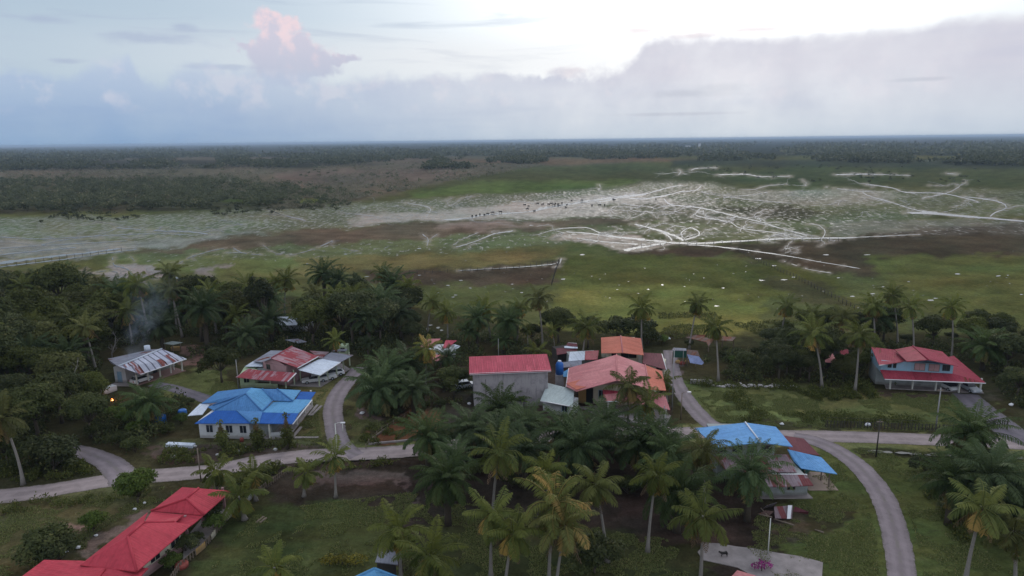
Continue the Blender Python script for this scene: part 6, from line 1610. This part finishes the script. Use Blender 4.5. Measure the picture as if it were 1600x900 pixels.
# ---- the far plain: scrub and distant forest masses
def far_mass(name, polys, n, h, r, per, mat, label, seed, size=None, thr=0.45, scl=60, top=None):
    g = np.random.default_rng(seed); C_ = []
    for poly, share in polys:
        # sample evenly over the picture-plane area of the plain, which thins with distance
        Pa = np.array(poly, float); m_ = int(n * share * 3)
        px = g.uniform(Pa[:, 0].min(), Pa[:, 0].max(), m_); py = g.uniform(Pa[:, 1].min(), Pa[:, 1].max(), m_)
        ins = np.zeros(m_, bool)
        for i in range(len(Pa)):
            x1, y1 = Pa[i]; x2, y2 = Pa[(i + 1) % len(Pa)]
            ins ^= ((y1 > py) != (y2 > py)) & (px < (x2 - x1) * (py - y1) / (y2 - y1 + 1e-9) + x1)
        ins &= fbm(px / scl, py / (scl * .16), seed, 4) > thr
        px, py = px[ins][:int(n * share)], py[ins][:int(n * share)]
        d = FWD[None] + CR[None] * ((px - 800) / FPX)[:, None] - CU[None] * ((py - 450) / FPX)[:, None]
        t = -CAM_H / d[:, 2]; C_.append(np.stack([d[:, 0] * t, d[:, 1] * t, np.zeros(len(t))], -1))
    C_ = np.concatenate(C_); k = len(C_)
    dist = np.linalg.norm(C_, axis=1)
    s_ = g.uniform(.45, 1.4, k)
    dirs = unit(g.normal(size=(k, per, 3))); dirs[..., 2] = np.abs(dirs[..., 2])
    grow = np.clip(dist / 900, 1, 4)                 # far clumps stand for several trees side by side
    rr = (r * s_ * grow)[:, None, None]
    Pp = C_[:, None, :] + dirs * np.concatenate([np.repeat(rr, 2, 2), np.full_like(rr, 1) * (h * s_ * .42)[:, None, None]], 2) * g.uniform(.5, 1, (k, per, 1))
    Pp[..., 2] += (h * s_ * .50)[:, None]
    Pp = Pp.reshape(-1, 3); N = len(Pp)
    sz = (size or r * .8) * np.repeat(grow, per) ** .8
    ax = unit(g.normal(size=(N, 3)) * np.array([1, 1, .7])); nn = unit(dirs.reshape(-1, 3) + g.normal(size=(N, 3)) * .6); sd = unit(np.cross(ax, nn))
    V, F = kites(Pp, ax, sd, sz * g.uniform(.7, 1.4, N), sz * g.uniform(.5, .9, N))
    V[:, 2] = np.maximum(V[:, 2], -0.5)
    tint = np.repeat(np.clip(np.repeat(g.uniform(0, .7, k), per) + g.uniform(0, .35, N), 0, 1), 4)
    return tag(link(name, mesh_np(name, V, F, mat, tint)), label, None, None, 'stuff')
far_mass('forest_edge', [([(-300, 284), (420, 284), (470, 300), (430, 327), (200, 330), (-300, 342)], 1)], 2500, 8.0, 3.4, 34, M['farleaf'], 'dark wood beyond the marsh at the left', 11, size=1.4, thr=.41, scl=34)
far_mass('scattered_far_trees', [([(-300, 262), (600, 254), (860, 258), (740, 280), (640, 298), (540, 326), (430, 330), (360, 290), (-300, 278)], .8), ([(330, 300), (520, 300), (500, 326), (400, 330)], .2)], 420, 6, 2.8, 30, M['farleaf'], 'loose trees standing about the far scrub', 21, size=1.3, thr=.45, scl=30)
far_mass('scrubland', [([(-300, 262), (600, 254), (860, 258), (740, 280), (640, 298), (540, 322), (430, 328), (360, 300), (-300, 282)], .8), ([(330, 300), (640, 296), (540, 322), (430, 328)], .2)], 7000, 2.3, 1.7, 12, M['scrub'], 'grey brown scrub between the marsh and the distant forest', 12, size=.9, thr=.44)
far_mass('mid_forest', [([(-300, 246), (560, 242), (640, 250), (480, 262), (-300, 270)], .42), ([(600, 236), (1080, 238), (1080, 246), (840, 252), (620, 248)], .16), ([(1080, 246), (1900, 240), (1900, 256), (1500, 258), (1240, 252), (1080, 252)], .24), ([(680, 252), (860, 252), (800, 262), (660, 266)], .08), ([(1400, 246), (1900, 246), (1900, 262), (1420, 258)], .1)], 9000, 9, 5.0, 9, M['farleaf'], 'broken belts of forest across the plain', 13, size=3.4, thr=.47)
far_mass('horizon_forest', [([(-300, 231.5), (400, 228), (1000, 225), (1900, 222), (1900, 244), (1000, 242), (-300, 250)], 1)], 9000, 7, 7.0, 6, M['farleaf'], 'continuous forest reaching the horizon', 14, size=5, thr=.42)
far_mass('marsh_bushes', [([(0, 330), (560, 318), (600, 326), (200, 345), (0, 350)], .5), ([(1050, 258), (1600, 262), (1600, 290), (1200, 285)], .3), ([(1500, 250), (1700, 250), (1700, 275)], .2)], 260, 3, 2.2, 26, M['farleaf'], 'scattered low bushes at the far marsh margin', 15, size=1.1, thr=.5)

# ================================================================== SMALL THINGS
def skin_mesh(name, verts, edges, radii, mat, sub=2, root=0):
    me = bpy.data.meshes.new(name); me.from_pydata(verts, edges, []); o = bpy.data.objects.new(name, me); COL.objects.link(o)
    sk = o.modifiers.new('s', 'SKIN'); sk.use_smooth_shade = True
    for v, r in zip(me.skin_vertices[0].data, radii): v.radius = (r, r) if not hasattr(r, '__len__') else r
    me.skin_vertices[0].data[root].use_root = True
    ss_ = o.modifiers.new('u', 'SUBSURF'); ss_.levels = sub; ss_.render_levels = sub
    dg = bpy.context.evaluated_depsgraph_get(); out = bpy.data.meshes.new_from_object(o.evaluated_get(dg)); out.name = name
    bpy.data.objects.remove(o); out.materials.clear(); out.materials.append(mat); return out
def beast(name, head_low, mat, k=1.0, horns=False):
    """four legged animal facing +X, shoulder height about 1.3 k"""
    hz = .75 if head_low else 1.38
    V = [(-.75, 0, 1.12), (-.35, 0, 1.06), (.15, 0, 1.02), (.62, 0, 1.12), (.95, 0, 1.22 if not head_low else 1.05), (1.2, 0, hz + .1), (1.5, 0, hz - .1),     # 0-6 spine to muzzle
         (-.72, .22, .95), (-.82, .22, .55), (-.74, .22, .08), (-.70, .22, .02), (-.72, -.22, .95), (-.66, -.22, .58), (-.82, -.22, .10), (-.78, -.22, .02),
         (.55, .2, .85), (.62, .2, .48), (.56, .2, .08), (.60, .2, .02), (.55, -.2, .85), (.50, -.2, .48), (.60, -.2, .08), (.64, -.2, .02),
         (-.98, 0, 1.05), (-1.08, 0, .7), (-1.06, 0, .45), (1.2, .2, hz + .22), (1.2, -.2, hz + .22)]
    E_ = [(0, 1), (1, 2), (2, 3), (3, 4), (4, 5), (5, 6), (0, 7), (7, 8), (8, 9), (9, 10), (0, 11), (11, 12), (12, 13), (13, 14), (3, 15), (15, 16), (16, 17), (17, 18), (3, 19), (19, 20), (20, 21), (21, 22), (0, 23), (23, 24), (24, 25), (5, 26), (5, 27)]
    r = [.34, .38, .37, .34, .22, .17, .10, .19, .10, .06, .07, .19, .10, .06, .07, .15, .09, .055, .07, .15, .09, .055, .07, .06, .03, .03, .04, .04]
    return skin_mesh(name, [(x * k, y * k, z * k) for x, y, z in V], E_, [q * k for q in r], mat, 1, 1)
bm1, bm2 = beast('buffalo', True, M['animal']), beast('buffalo', False, M['animal'])
q = random.Random(77)
herd = [(738, 340), (744, 339), (750, 337), (757, 338), (762, 336), (770, 334), (782, 333), (824, 328), (826, 324), (835, 332), (840, 320), (857, 321), (861, 320), (865, 321), (868, 320), (872, 321), (874, 323), (884, 326), (886, 322), (893, 315), (909, 314.5), (925, 323), (937, 322), (945, 322), (958, 313), (960, 314), (1025, 313), (820, 322), (848, 321), (878, 319)]
for i, (px, py) in enumerate(herd):
    p = at(px, py); o = link('water_buffalo', bm1 if i % 3 else bm2, None, p); o.rotation_euler.z = q.uniform(0, 6.28); o.scale = (1.0,) * 3
    lab = 'dark water buffalo grazing in the herd on the bright wet flats'
    if i < 7: lab = 'dark water buffalo in the cluster at the left tip of the bright wet flats'
    elif px > 890: lab = 'dark water buffalo strayed to the right of the herd on the bright wet flats'
    tag(o, lab, 'buffalo', 'water buffalo on the wet flats')
dg_ = beast('dog', False, M['animal'], .42); o = link('dog', dg_, None, at(1131, 871) + Vector((0, 0, .10))); o.rotation_euler.z = math.pi; tag(o, 'black dog standing on the concrete pad', 'dog')

# ---- vehicles: built from lofted side profiles
def vehicle(name, label, loc, rz, kind, paint, L=4.2, Wd=1.7, H=1.45, group=None):
    t = thing(name, loc, label, 'car' if kind != 'pickup' else 'pickup', group, rz); hw = Wd / 2
    def loft(nm, prof, ys, mat, par):
        """side profile (x,z) pushed across the width, narrowing at the sides"""
        b = MB(); n = len(prof); cx = sum(p[0] for p in prof) / n
        for y, k, dz in ys:
            for x, z in prof: b.v.append(Vector((cx + (x - cx) * k, y, z + dz * (z - .3))))
        for j in range(len(ys) - 1):
            for i in range(n): a, c = j * n + i, j * n + (i + 1) % n; b.face([a, c, c + n, a + n])
        b.face(list(range(n))[::-1]); b.face([(len(ys) - 1) * n + i for i in range(n)])
        o = link(nm, b.mesh(nm, mat), par); bv = o.modifiers.new('b', 'BEVEL'); bv.width = .03; bv.segments = 1; return o
    l = L / 2
    body = [(-l, .35), (l, .35), (l + .04, .62), (l - .1, .80), (.95 if kind != 'van' else 1.5, .92), (-l + .1, .95), (-l - .02, .7)]
    loft('body', body, [(-hw, .97, -.0), (-hw + .12, 1, .03), (hw - .12, 1, .03), (hw, .97, 0)], paint, t)
    if kind == 'pickup': cab = [(-.55, .9), (1.1, .9), (.55, H), (-.40, H)]
    elif kind == 'van': cab = [(-l + .08, .9), (1.65, .9), (1.05, H + .35), (-l + .2, H + .35)]
    else: cab = [(-l + .25, .9), (1.15, .9), (.45, H), (-l + .75, H)]
    cb = loft('cabin', cab, [(-hw + .12, .97, 0), (hw - .12, .97, 0)], M['glass'], t)
    zt = max(p[1] for p in cab); xs = [p[0] for p in cab if p[1] == zt]
    b = MB(); b.box(min(xs) - .05, -hw + .14, zt - .04, max(xs) + .05, hw - .14, zt + .04); link('roof', b.mesh('roof', paint), t)
    for sx in (-1, 1):
        for sy in (-1, 1):
            b = MB(); b.tube([Vector((sx * l * .62, sy * (hw - .2), .33)), Vector((sx * l * .62, sy * (hw + .01), .33))], .33, 12); w_ = link('wheel', b.mesh('wheel', M['tyre']), t)
            b = MB(); b.tube([Vector((sx * l * .62, sy * (hw + .012), .33)), Vector((sx * l * .62, sy * (hw + .03), .33))], .17, 8); link('rim', b.mesh('rim', M['cars']), w_)
    for sy in (-1, 1):
        b = MB(); b.box(l - .02, sy * (hw - .3) - .16, .58, l + .05, sy * (hw - .3) + .16, .74); link('headlight', b.mesh('headlight', M['gutter']), t)
        b = MB(); b.box(-l - .04, sy * (hw - .2) - .12, .62, -l + .03, sy * (hw - .2) + .12, .85); link('tail_light', b.mesh('tail_light', M['redlamp']), t)
    return t
vehicle('parked_car', 'white hatchback parked under the striped verandah roof', at(221, 597), R_(60), 'car', M['carw'], L=3.9)
vehicle('parked_pickup', 'white pickup under the bright car port, left of two', at(492, 597), R_(200), 'pickup', M['carw'], L=4.8)
vehicle('parked_pickup', 'white pickup by the first car port posts, nearer the road', at(506, 594), R_(205), 'pickup', M['carw'], L=4.8)
vehicle('parked_car', 'small white car at the rear of the grey car port', at(521, 587), R_(205), 'car', M['carw'])
vehicle('parked_van', 'white van with a dark windscreen under the crimson porch roof', at(1479, 607), R_(-80), 'van', M['carw'], L=4.0, H=1.5)
vehicle('parked_pickup', 'dark fronted silver pickup at the right end of the crimson porch', at(1512, 609), R_(-85), 'pickup', M['cars'], L=4.9)
vehicle('parked_car', 'silver blue car half hidden behind the tall concrete wall', at(727, 606), R_(20), 'car', M['cars'])

# ---- poles and lamps
def pole(px, y0, y1, label, kind='pole', arm=None, r=.09, mat='pole'):
    b = at(px, y0); h = height_at(px, y0, y1)
    t = thing('street_lamp' if kind == 'lamp' else 'utility_pole', b, label, 'street lamp' if kind == 'lamp' else 'pole')
    MB().tube([b, b + Vector((0, 0, h))], [r * 1.15, r * .7], 7).build('shaft', M[mat], t)
    if kind == 'lamp':
        MB().tube([b + Vector((0, 0, h - .1)), b + Vector((.45, 0, h + .15)), b + Vector((1.0, 0, h + .2))], .035, 5).build('arm', M[mat], t)
        MB().box(b.x + .8, b.y - .14, h + .08, b.x + 1.45, b.y + .14, h + .2).build('lamp_head', M['gutter'], t)
    elif arm:
        MB().box(b.x - arm, b.y - .06, h - .45, b.x + arm, b.y + .06, h - .33).build('cross_arm', M['wood'], t)
    return b + Vector((0, 0, h))
pole(373, 608, 562, 'pale pole at the left corner of the rust striped porch')
pole(527, 712, 662, 'white lamp post where the side road meets the main road', 'lamp', mat='wpaint')
pole(314, 752, 700, 'dark pole beside the gravel road left of the fern stumps', mat='wood')
pole(1050, 640, 547, 'tall pale pole in front of the maroon annexe gutter', r=.1)
pole(1036, 690, 634, 'pale pole at the salmon porch corner, left of a close pair', r=.1)
pole(1039.5, 688, 638, 'pale pole at the salmon porch corner, right of a close pair', r=.08)
pole(1064, 656, 614, 'street lamp with a white head beside the village lane', 'lamp', mat='wood')
pole(1067, 572, 546, 'thin pole by the green tarpaulin shelter', r=.06)
pole(1462, 672, 606, 'tall grey pole standing on the fence line of the blue walled house', r=.11, arm=.5)
pole(1369, 714, 655, 'dark timber pole on the ditch bank at the right', mat='darkwood', arm=.45, r=.1)
pole(1200, 866, 810, 'short white post on the bare ground above the concrete pad', r=.07, mat='wpaint')
pole(779, 560, 529, 'white pole rising behind the crimson sheet roof', r=.08)
pole(536, 676, 660, 'small white marker post right of the side road', r=.08, mat='wpaint')

# ---- fences
def fence(name, pts, label, h=1.1, gap=2.4, rails=2, mat='wood', cat='fence', panels=(), picket=0, r=.05):
    W_ = [at(*p) for p in pts]; c = centre(W_); t = thing(name, c, label, cat)
    segs = [(a, b, (b - a).length) for a, b in zip(W_, W_[1:])]; tot = sum(s_[2] for s_ in segs)
    n = min(95, max(2, int(tot / gap))); step = tot / n
    def along(d):
        for a, b, L in segs:
            if d <= L + 1e-6: return a + (b - a) * (d / L)
            d -= L
        return segs[-1][1]
    qq = random.Random(n)
    for i in range(n + 1):
        p = along(i * step); hh = h * qq.uniform(.9, 1.1)
        MB().tube([p, p + Vector((qq.uniform(-.05, .05), qq.uniform(-.05, .05), hh))], r, 5).build('post', M[mat], t)
    for k in range(rails):
        z = h * (.4 + .45 * k); b = MB(); pp = [along(i * step) + Vector((0, 0, z)) for i in range(n + 1)]; b.tube(pp, r * .5, 4); b.build('rail', M[mat], t)
    if picket:
        b = MB(); m_ = int(tot / picket)
        for i in range(m_):
            p = along((i + .5) * tot / m_); b.box(p.x - .05, p.y - .04, .1, p.x + .05, p.y + .04, h * .92)
        b.build('pickets', M[mat], t)
    for (f0, f1, mm) in panels:
        p, q_ = along(f0 * tot), along(f1 * tot); d = (q_ - p).normalized(); nn = Vector((-d.y, d.x, 0)) * .05
        MB().prism([p - nn, q_ - nn, q_ + nn, p + nn], .12, h * .85).build('panel', M[mm], t)
    return t
fence('picket_fence', [(452, 738), (410, 768), (380, 790), (357, 812), (322, 856), (280, 892), (262, 920)], 'white and grey picket fence running down beside the long red roofed house', h=1.0, gap=1.6, picket=.45, panels=((.42, .50, 'cream'), (.62, .66, 'cream'), (.72, .78, 'yellow'), (.3, .33, 'white'), (.22, .25, 'wood')))
fence('wire_fence', [(1290, 668), (1400, 672), (1480, 675), (1530, 677)], 'dark post and wire fence along the main road below the blue walled house', h=1.3, gap=1.2, rails=3, mat='darkwood', picket=.5)
fence('driveway_gate', [(1538, 672), (1556, 668), (1574, 672)], 'dark barred gate across the driveway at the right', h=1.6, gap=1.6, rails=2, mat='darkwood', cat='gate', picket=.28)
fence('garden_fence', [(572, 702), (580, 690), (596, 676), (612, 666), (640, 648)], 'rough timber fence round the orange earth mound', h=.9, gap=1.5)
fence('marsh_fence', [(1002, 386), (1060, 385), (1120, 382), (1200, 379), (1310, 377)], 'long line of fence stakes in the water across the creek mouth', h=1.6, gap=4, rails=1, mat='darkwood', r=.09)
fence('marsh_fence', [(1150, 392), (1190, 412), (1240, 434), (1290, 460), (1335, 484)], 'line of fence stakes running from the creek mouth towards the thicket', h=1.5, gap=2.4, rails=2, mat='darkwood', r=.08)
fence('marsh_fence', [(-20, 421), (60, 411), (120, 401), (190, 392)], 'line of fence stakes beside the blue water at the far left', h=1.5, gap=3, rails=1, mat='darkwood', r=.08)
fence('marsh_fence', [(640, 428), (720, 425), (800, 421), (872, 410)], 'line of fence stakes along the white ditch in the middle field', h=1.4, gap=2.6, rails=1, mat='darkwood', r=.08)
fence('marsh_fence', [(874, 408), (868, 425), (862, 446)], 'short line of stakes turning down from the end of the white ditch', h=1.4, gap=2.6, rails=1, mat='darkwood', r=.08)

# ---- loose things on the ground
def strip(pts, wd, z0, z1, name, mat, label, cat, group=None):
    p, q_ = at(*pts[0]), at(*pts[1]); d = (q_ - p).normalized(); n = Vector((-d.y, d.x, 0)) * wd / 2
    o = MB().prism([p - n, q_ - n, q_ + n, p + n], z0, z1).build(name, M[mat]); return tag(o, label, cat, group)
strip([(576, 695), (660, 687)], .3, 0, .25, 'kerb_wall', 'slab', 'low pale concrete kerb in front of the orange earth mound', 'kerb')
strip([(576, 690), (604, 670)], .3, 0, .25, 'kerb_wall', 'wood', 'low slanting kerb at the left side of the earth mound', 'kerb')
strip([(261, 697), (303, 699)], .9, .05, .5, 'roofing_stack', 'zincw', 'long white stack of boards on the verge left of the fern stumps', 'boards')
strip([(1078, 599), (1113, 600)], .25, 0, .8, 'low_wall', 'stone', 'short pale wall at the left end of the hedge line', 'wall')
strip([(400, 818), (412, 808)], .25, 0, .15, 'plank', 'wood', 'pale plank on the grass by the picket fence, left of two', 'plank', 'planks by the picket fence')
strip([(406, 818), (416, 810)], .25, 0, .15, 'plank', 'wood', 'pale plank on the grass by the picket fence, right of two', 'plank', 'planks by the picket fence')
strip([(160, 617), (180, 610)], 1.2, .1, 1.1, 'tool_shed', 'white', 'pale low block beside the bonfire in front of the striped roof house', 'bin')
def lumps(lst, name, mat, lab, cat, group):
    for i, (px, py, r, where) in enumerate(lst):
        p = at(px, py); r *= .6; o = MB().lump((0, 0, r * .5), (r, r * .75, r * .6), 7, int(px * 7 + py)).build(name, M[mat]); o.location = p
        tag(o, lab + ' ' + where, cat, group)
lumps([(305, 699, .55, 'at the right end of the long board stack'), (270, 716, .8, 'in the weeds below the long board stack'), (340, 712, .5, 'left of the middle fern stump'), (383, 700, .5, 'just left of the middle fern stump'), (430, 704, .6, 'between the two right hand fern stumps'),
       (372, 706, .5, 'in front of the bungalow between two fern stumps')], 'junk_sack', 'white', 'pale sack', 'sack', 'pale sacks before the bungalow')
lumps([(211, 797, .45, 'left of the round garden tree foot'), (150, 838, .4, 'under the small bright bush'), (122, 857, .5, 'right of the two dark bushes'), (103, 863, .45, 'between the two dark bushes'), (226, 787, .4, 'right of the round garden tree foot')], 'rubbish_bag', 'gutter', 'white rubbish bag', 'bag', 'rubbish bags along the red roofed house')
lumps([(1356, 666, .9, 'on the road verge left of the dark wire fence'), (1580, 634, .7, 'on the grass at the right of the driveway'), (1222, 664, .6, 'on the verge above the sky blue roof'), (733, 632, .6, 'at the left foot of the concrete wall'), (669, 573, .6, 'below the small red house'), (638, 596, .6, 'among the low oil palms'), (566, 647, .7, 'on the bare patch right of the side road')], 'white_bundle', 'gutter', 'white bundle', 'bundle', 'white bundles lying in the village')
q = random.Random(3)
for i in range(26):
    px = 1115 + i * 5.2; p = at(px + q.uniform(-1, 1), 603 + (px - 1115) * .01 + q.uniform(-2, 2)); r = q.uniform(.2, .5)
    o = MB().lump((0, 0, r * .4), (r * 1.3, r, r * .6), 6, i).build('rubble_block', M['stone']); o.location = p
    tag(o, 'pale rubble block in the row along the hedge right of the short wall', 'rubble', 'rubble row along the hedge')
# collapsed rusty sheets
Z = zc(900, 620, 3.2143)
def sheet(a, b, c, d, mat, label, z=(.1, .1, .6, .6)):
    o = MB().poly([Z(*a, z[0]), Z(*b, z[1]), Z(*c, z[2]), Z(*d, z[3])], .04).build('roofing_sheet', M[mat]); return tag(o, label, 'metal sheet', 'collapsed sheets beside the grey lower wall')
sheet((1000, 610), (1085, 612), (1090, 545), (995, 552), 'rusty2', 'largest rust brown sheet in the middle of the collapsed pile', (.2, .2, .9, .9))
sheet((1090, 575), (1165, 590), (1170, 578), (1100, 550), 'maroon', 'dark maroon sheet at the right end of the collapsed pile', (.2, .1, .6, .8))
sheet((915, 590), (960, 605), (995, 575), (950, 570), 'brownroof', 'brown sheet at the left end of the collapsed pile', (.1, .1, .5, .4))
sheet((1060, 612), (1078, 612), (1085, 545), (1065, 545), 'gutter', 'narrow white sheet lying across the collapsed pile', (.35, .35, 1.05, 1.05))
sheet((940, 560), (1000, 545), (1010, 530), (960, 545), 'rusty', 'tilted striped sheet behind the collapsed pile', (.1, .1, .9, .8))
for i, (a, b) in enumerate((((995, 615), (1095, 645)), ((915, 590), (985, 605)), ((930, 560), (965, 600)), ((1200, 668), (1245, 682)))):
    p, q_ = Z(*a, .12), Z(*b, .25); o = MB().tube([p, q_], .10, 4).build('timber', M['wood']); tag(o, ['long pale timber lying below the collapsed pile', 'timber sticking out left of the collapsed pile', 'short timber leaning at the left of the collapsed pile', 'pale timber alone in the grass right of the pile'][i], 'timber', 'timbers of the collapsed shed')
# ridge of boats/boxes along the marsh
for px, py, lab in ((1040, 534, 'white tin roof scrap at the marsh edge right of the orange roof'), (755, 352, 'pale jetty plank')):
    if px > 1000: strip([(1028, 535), (1046, 534)], 1.4, .8, 1.0, 'metal_scrap', 'zincw', lab, 'metal sheet')
# blue drum and tubs
for px, py, r, hh, mat, lab in ((250, 660, 1.0, 1.6, 'tank', 'blue water drum half hidden in bushes left of the bungalow'), (286, 654, .7, 1.6, 'tank', 'blue barrel against the left end of the bungalow'), (378, 690, .3, .6, 'brick', 'red tub at the foot of the bungalow wall'), (284, 886, .7, .5, 'brick', 'red tub between the cream wall and the picket fence'), (1498, 612, .3, .8, 'wood', 'small drum between the two vehicles under the crimson porch')):
    p = at(px, py); o = MB().tube([Vector((0, 0, 0)), Vector((0, 0, hh * .9)), Vector((0, 0, hh))], [r, r, r * .8], 12).build('drum', M[mat]); o.location = p; tag(o, lab, 'drum')
# blossom
g_ = np.random.default_rng(8)
for px, py, mat, lab, s_ in ((1190, 893, 'magenta', 'magenta flowering bush beside the coral roof', .7), (535, 884, 'flower', 'yellow leaved low hedge at the bottom edge, left part', .9), (556, 884, 'flower', 'yellow leaved low hedge at the bottom edge, right part', .9), (515, 884, 'flower', 'yellow leaved low hedge at its far left end', .8)):
    V, F, T = leaf_cloud(g_, [np.array([0, 0, .8]), np.array([.8, .2, .6]), np.array([-.7, .1, .6])], [.8 * s_, .6 * s_, .6 * s_], 330, .22, .8)
    p = at(px, py); t = thing('flowering_bush', p, lab, 'bush'); link('foliage', mesh_np('foliage', V, F, M[mat], T), t)
    b = MB(); b.tube([Vector((0, 0, 0)), Vector((0, 0, .8))], .06, 5); link('stem', b.mesh('stem', M['bark']), t)

# ---- bonfire with its thin smoke
fp = at(175, 627)
t = thing('bonfire', fp, 'small orange bonfire burning in the garden left of the striped roof house', 'bonfire'); keep.append((fp.x, fp.y, 2))
b = MB()
for i in range(6): a = i * 1.05; b.tube([Vector((math.cos(a) * .9, math.sin(a) * .9, .05)), Vector((-math.cos(a) * .1, -math.sin(a) * .1, .45))], .09, 5)
link('logs', b.mesh('logs', M['darkwood']), t)
fm = bpy.data.materials.new('flame'); fm.use_nodes = True; ft = NT(fm.node_tree); ft.n.clear()
em = ft.new('ShaderNodeEmission'); em.inputs[1].default_value = 9.0; ft.l.new(ft.mix(ft.lin(ft.sep(ft.new('ShaderNodeTexCoord').outputs['Object'])[2], .2, 1.3), (1.0, .50, .14), (1.0, .16, .03)), em.inputs[0])
fo = ft.new('ShaderNodeOutputMaterial'); ft.l.new(em.outputs[0], fo.inputs[0])
b = MB()
for i, (x, y, hh, r) in enumerate(((0, 0, 1.3, .28), (.3, .1, .8, .18), (-.28, .05, .9, .2), (.05, -.25, .7, .16))): b.tube([Vector((x, y, .2)), Vector((x * 1.1, y, .2 + hh * .35)), Vector((x * .8 + .05, y, .2 + hh * .7)), Vector((x * .6, y, .2 + hh))], [r * .6, r, r * .5, .02], 7)
link('flames', b.mesh('flames', fm), t)
ld = bpy.data.lights.new('fire_glow', 'POINT'); ld.energy = 120; ld.color = (1, .36, .12); ld.shadow_soft_size = .5
lo = bpy.data.objects.new('fire_glow', ld); COL.objects.link(lo); lo.location = (0, 0, 1.2); lo.parent = t; t.scale = (.6, .6, .36)
sm = bpy.data.materials.new('smoke'); sm.use_nodes = True; st = NT(sm.node_tree); st.n.clear()
pv2 = st.new('ShaderNodeVolumePrincipled'); pv2.inputs['Color'].default_value = (.62, .74, .95, 1)
oc = st.new('ShaderNodeTexCoord').outputs['Object']; x_, y_, z_ = st.sep(oc)
cx_ = st.m('MULTIPLY', z_, .25); r2 = st.m('SQRT', st.m('ADD', st.m('POWER', st.m('SUBTRACT', x_, cx_), 2.0), st.m('POWER', st.m('SUBTRACT', y_, st.m('MULTIPLY', z_, .5)), 2.0)))
rad = st.m('ADD', st.m('MULTIPLY', z_, .30), .9)
fall = st.ss(st.m('DIVIDE', r2, rad), 1.0, 0.15)
ns = st.ss(st.noise(oc, .33, 3, .6, .8), .38, .68)
dn = st.m('MULTIPLY', st.m('MULTIPLY', fall, ns), st.m('MULTIPLY', st.lin(z_, 0, 1, 0, 1), st.lin(z_, 2, 20, .13, .0)))
st.l.new(dn, pv2.inputs['Density']); so = st.new('ShaderNodeOutputMaterial'); st.l.new(pv2.outputs[0], so.inputs['Volume'])
sp = at(190, 600)
b = MB(); b.tube([Vector((0, 0, .4)), Vector((1.2, 2.5, 5)), Vector((2.5, 5, 10)), Vector((5, 10, 20))], [1.2, 2.6, 4.2, 7.2], 14)
o = link('smoke', b.mesh('smoke', sm), None, sp); o.rotation_euler.z = 0; tag(o, 'thin blue smoke drifting up over the trees behind the bonfire', 'smoke', kind='stuff')

# ------------------------------------------------------------------ the evening haze
HZ = MB(); HZ.box(-28500, -28500, -2, 28500, 28500, 52)
hm = bpy.data.materials.new('evening_haze'); hm.use_nodes = True; ht = NT(hm.node_tree); ht.n.clear()
pv = ht.new('ShaderNodeVolumePrincipled'); pv.inputs['Color'].default_value = (0.46, 0.60, 0.80, 1); pv.inputs['Density'].default_value = 0.9e-4
pv.inputs['Anisotropy'].default_value = 0.2
ho = ht.new('ShaderNodeOutputMaterial'); ht.l.new(pv.outputs[0], ho.inputs['Volume'])
tag(HZ.build('haze', hm), kind='stuff')
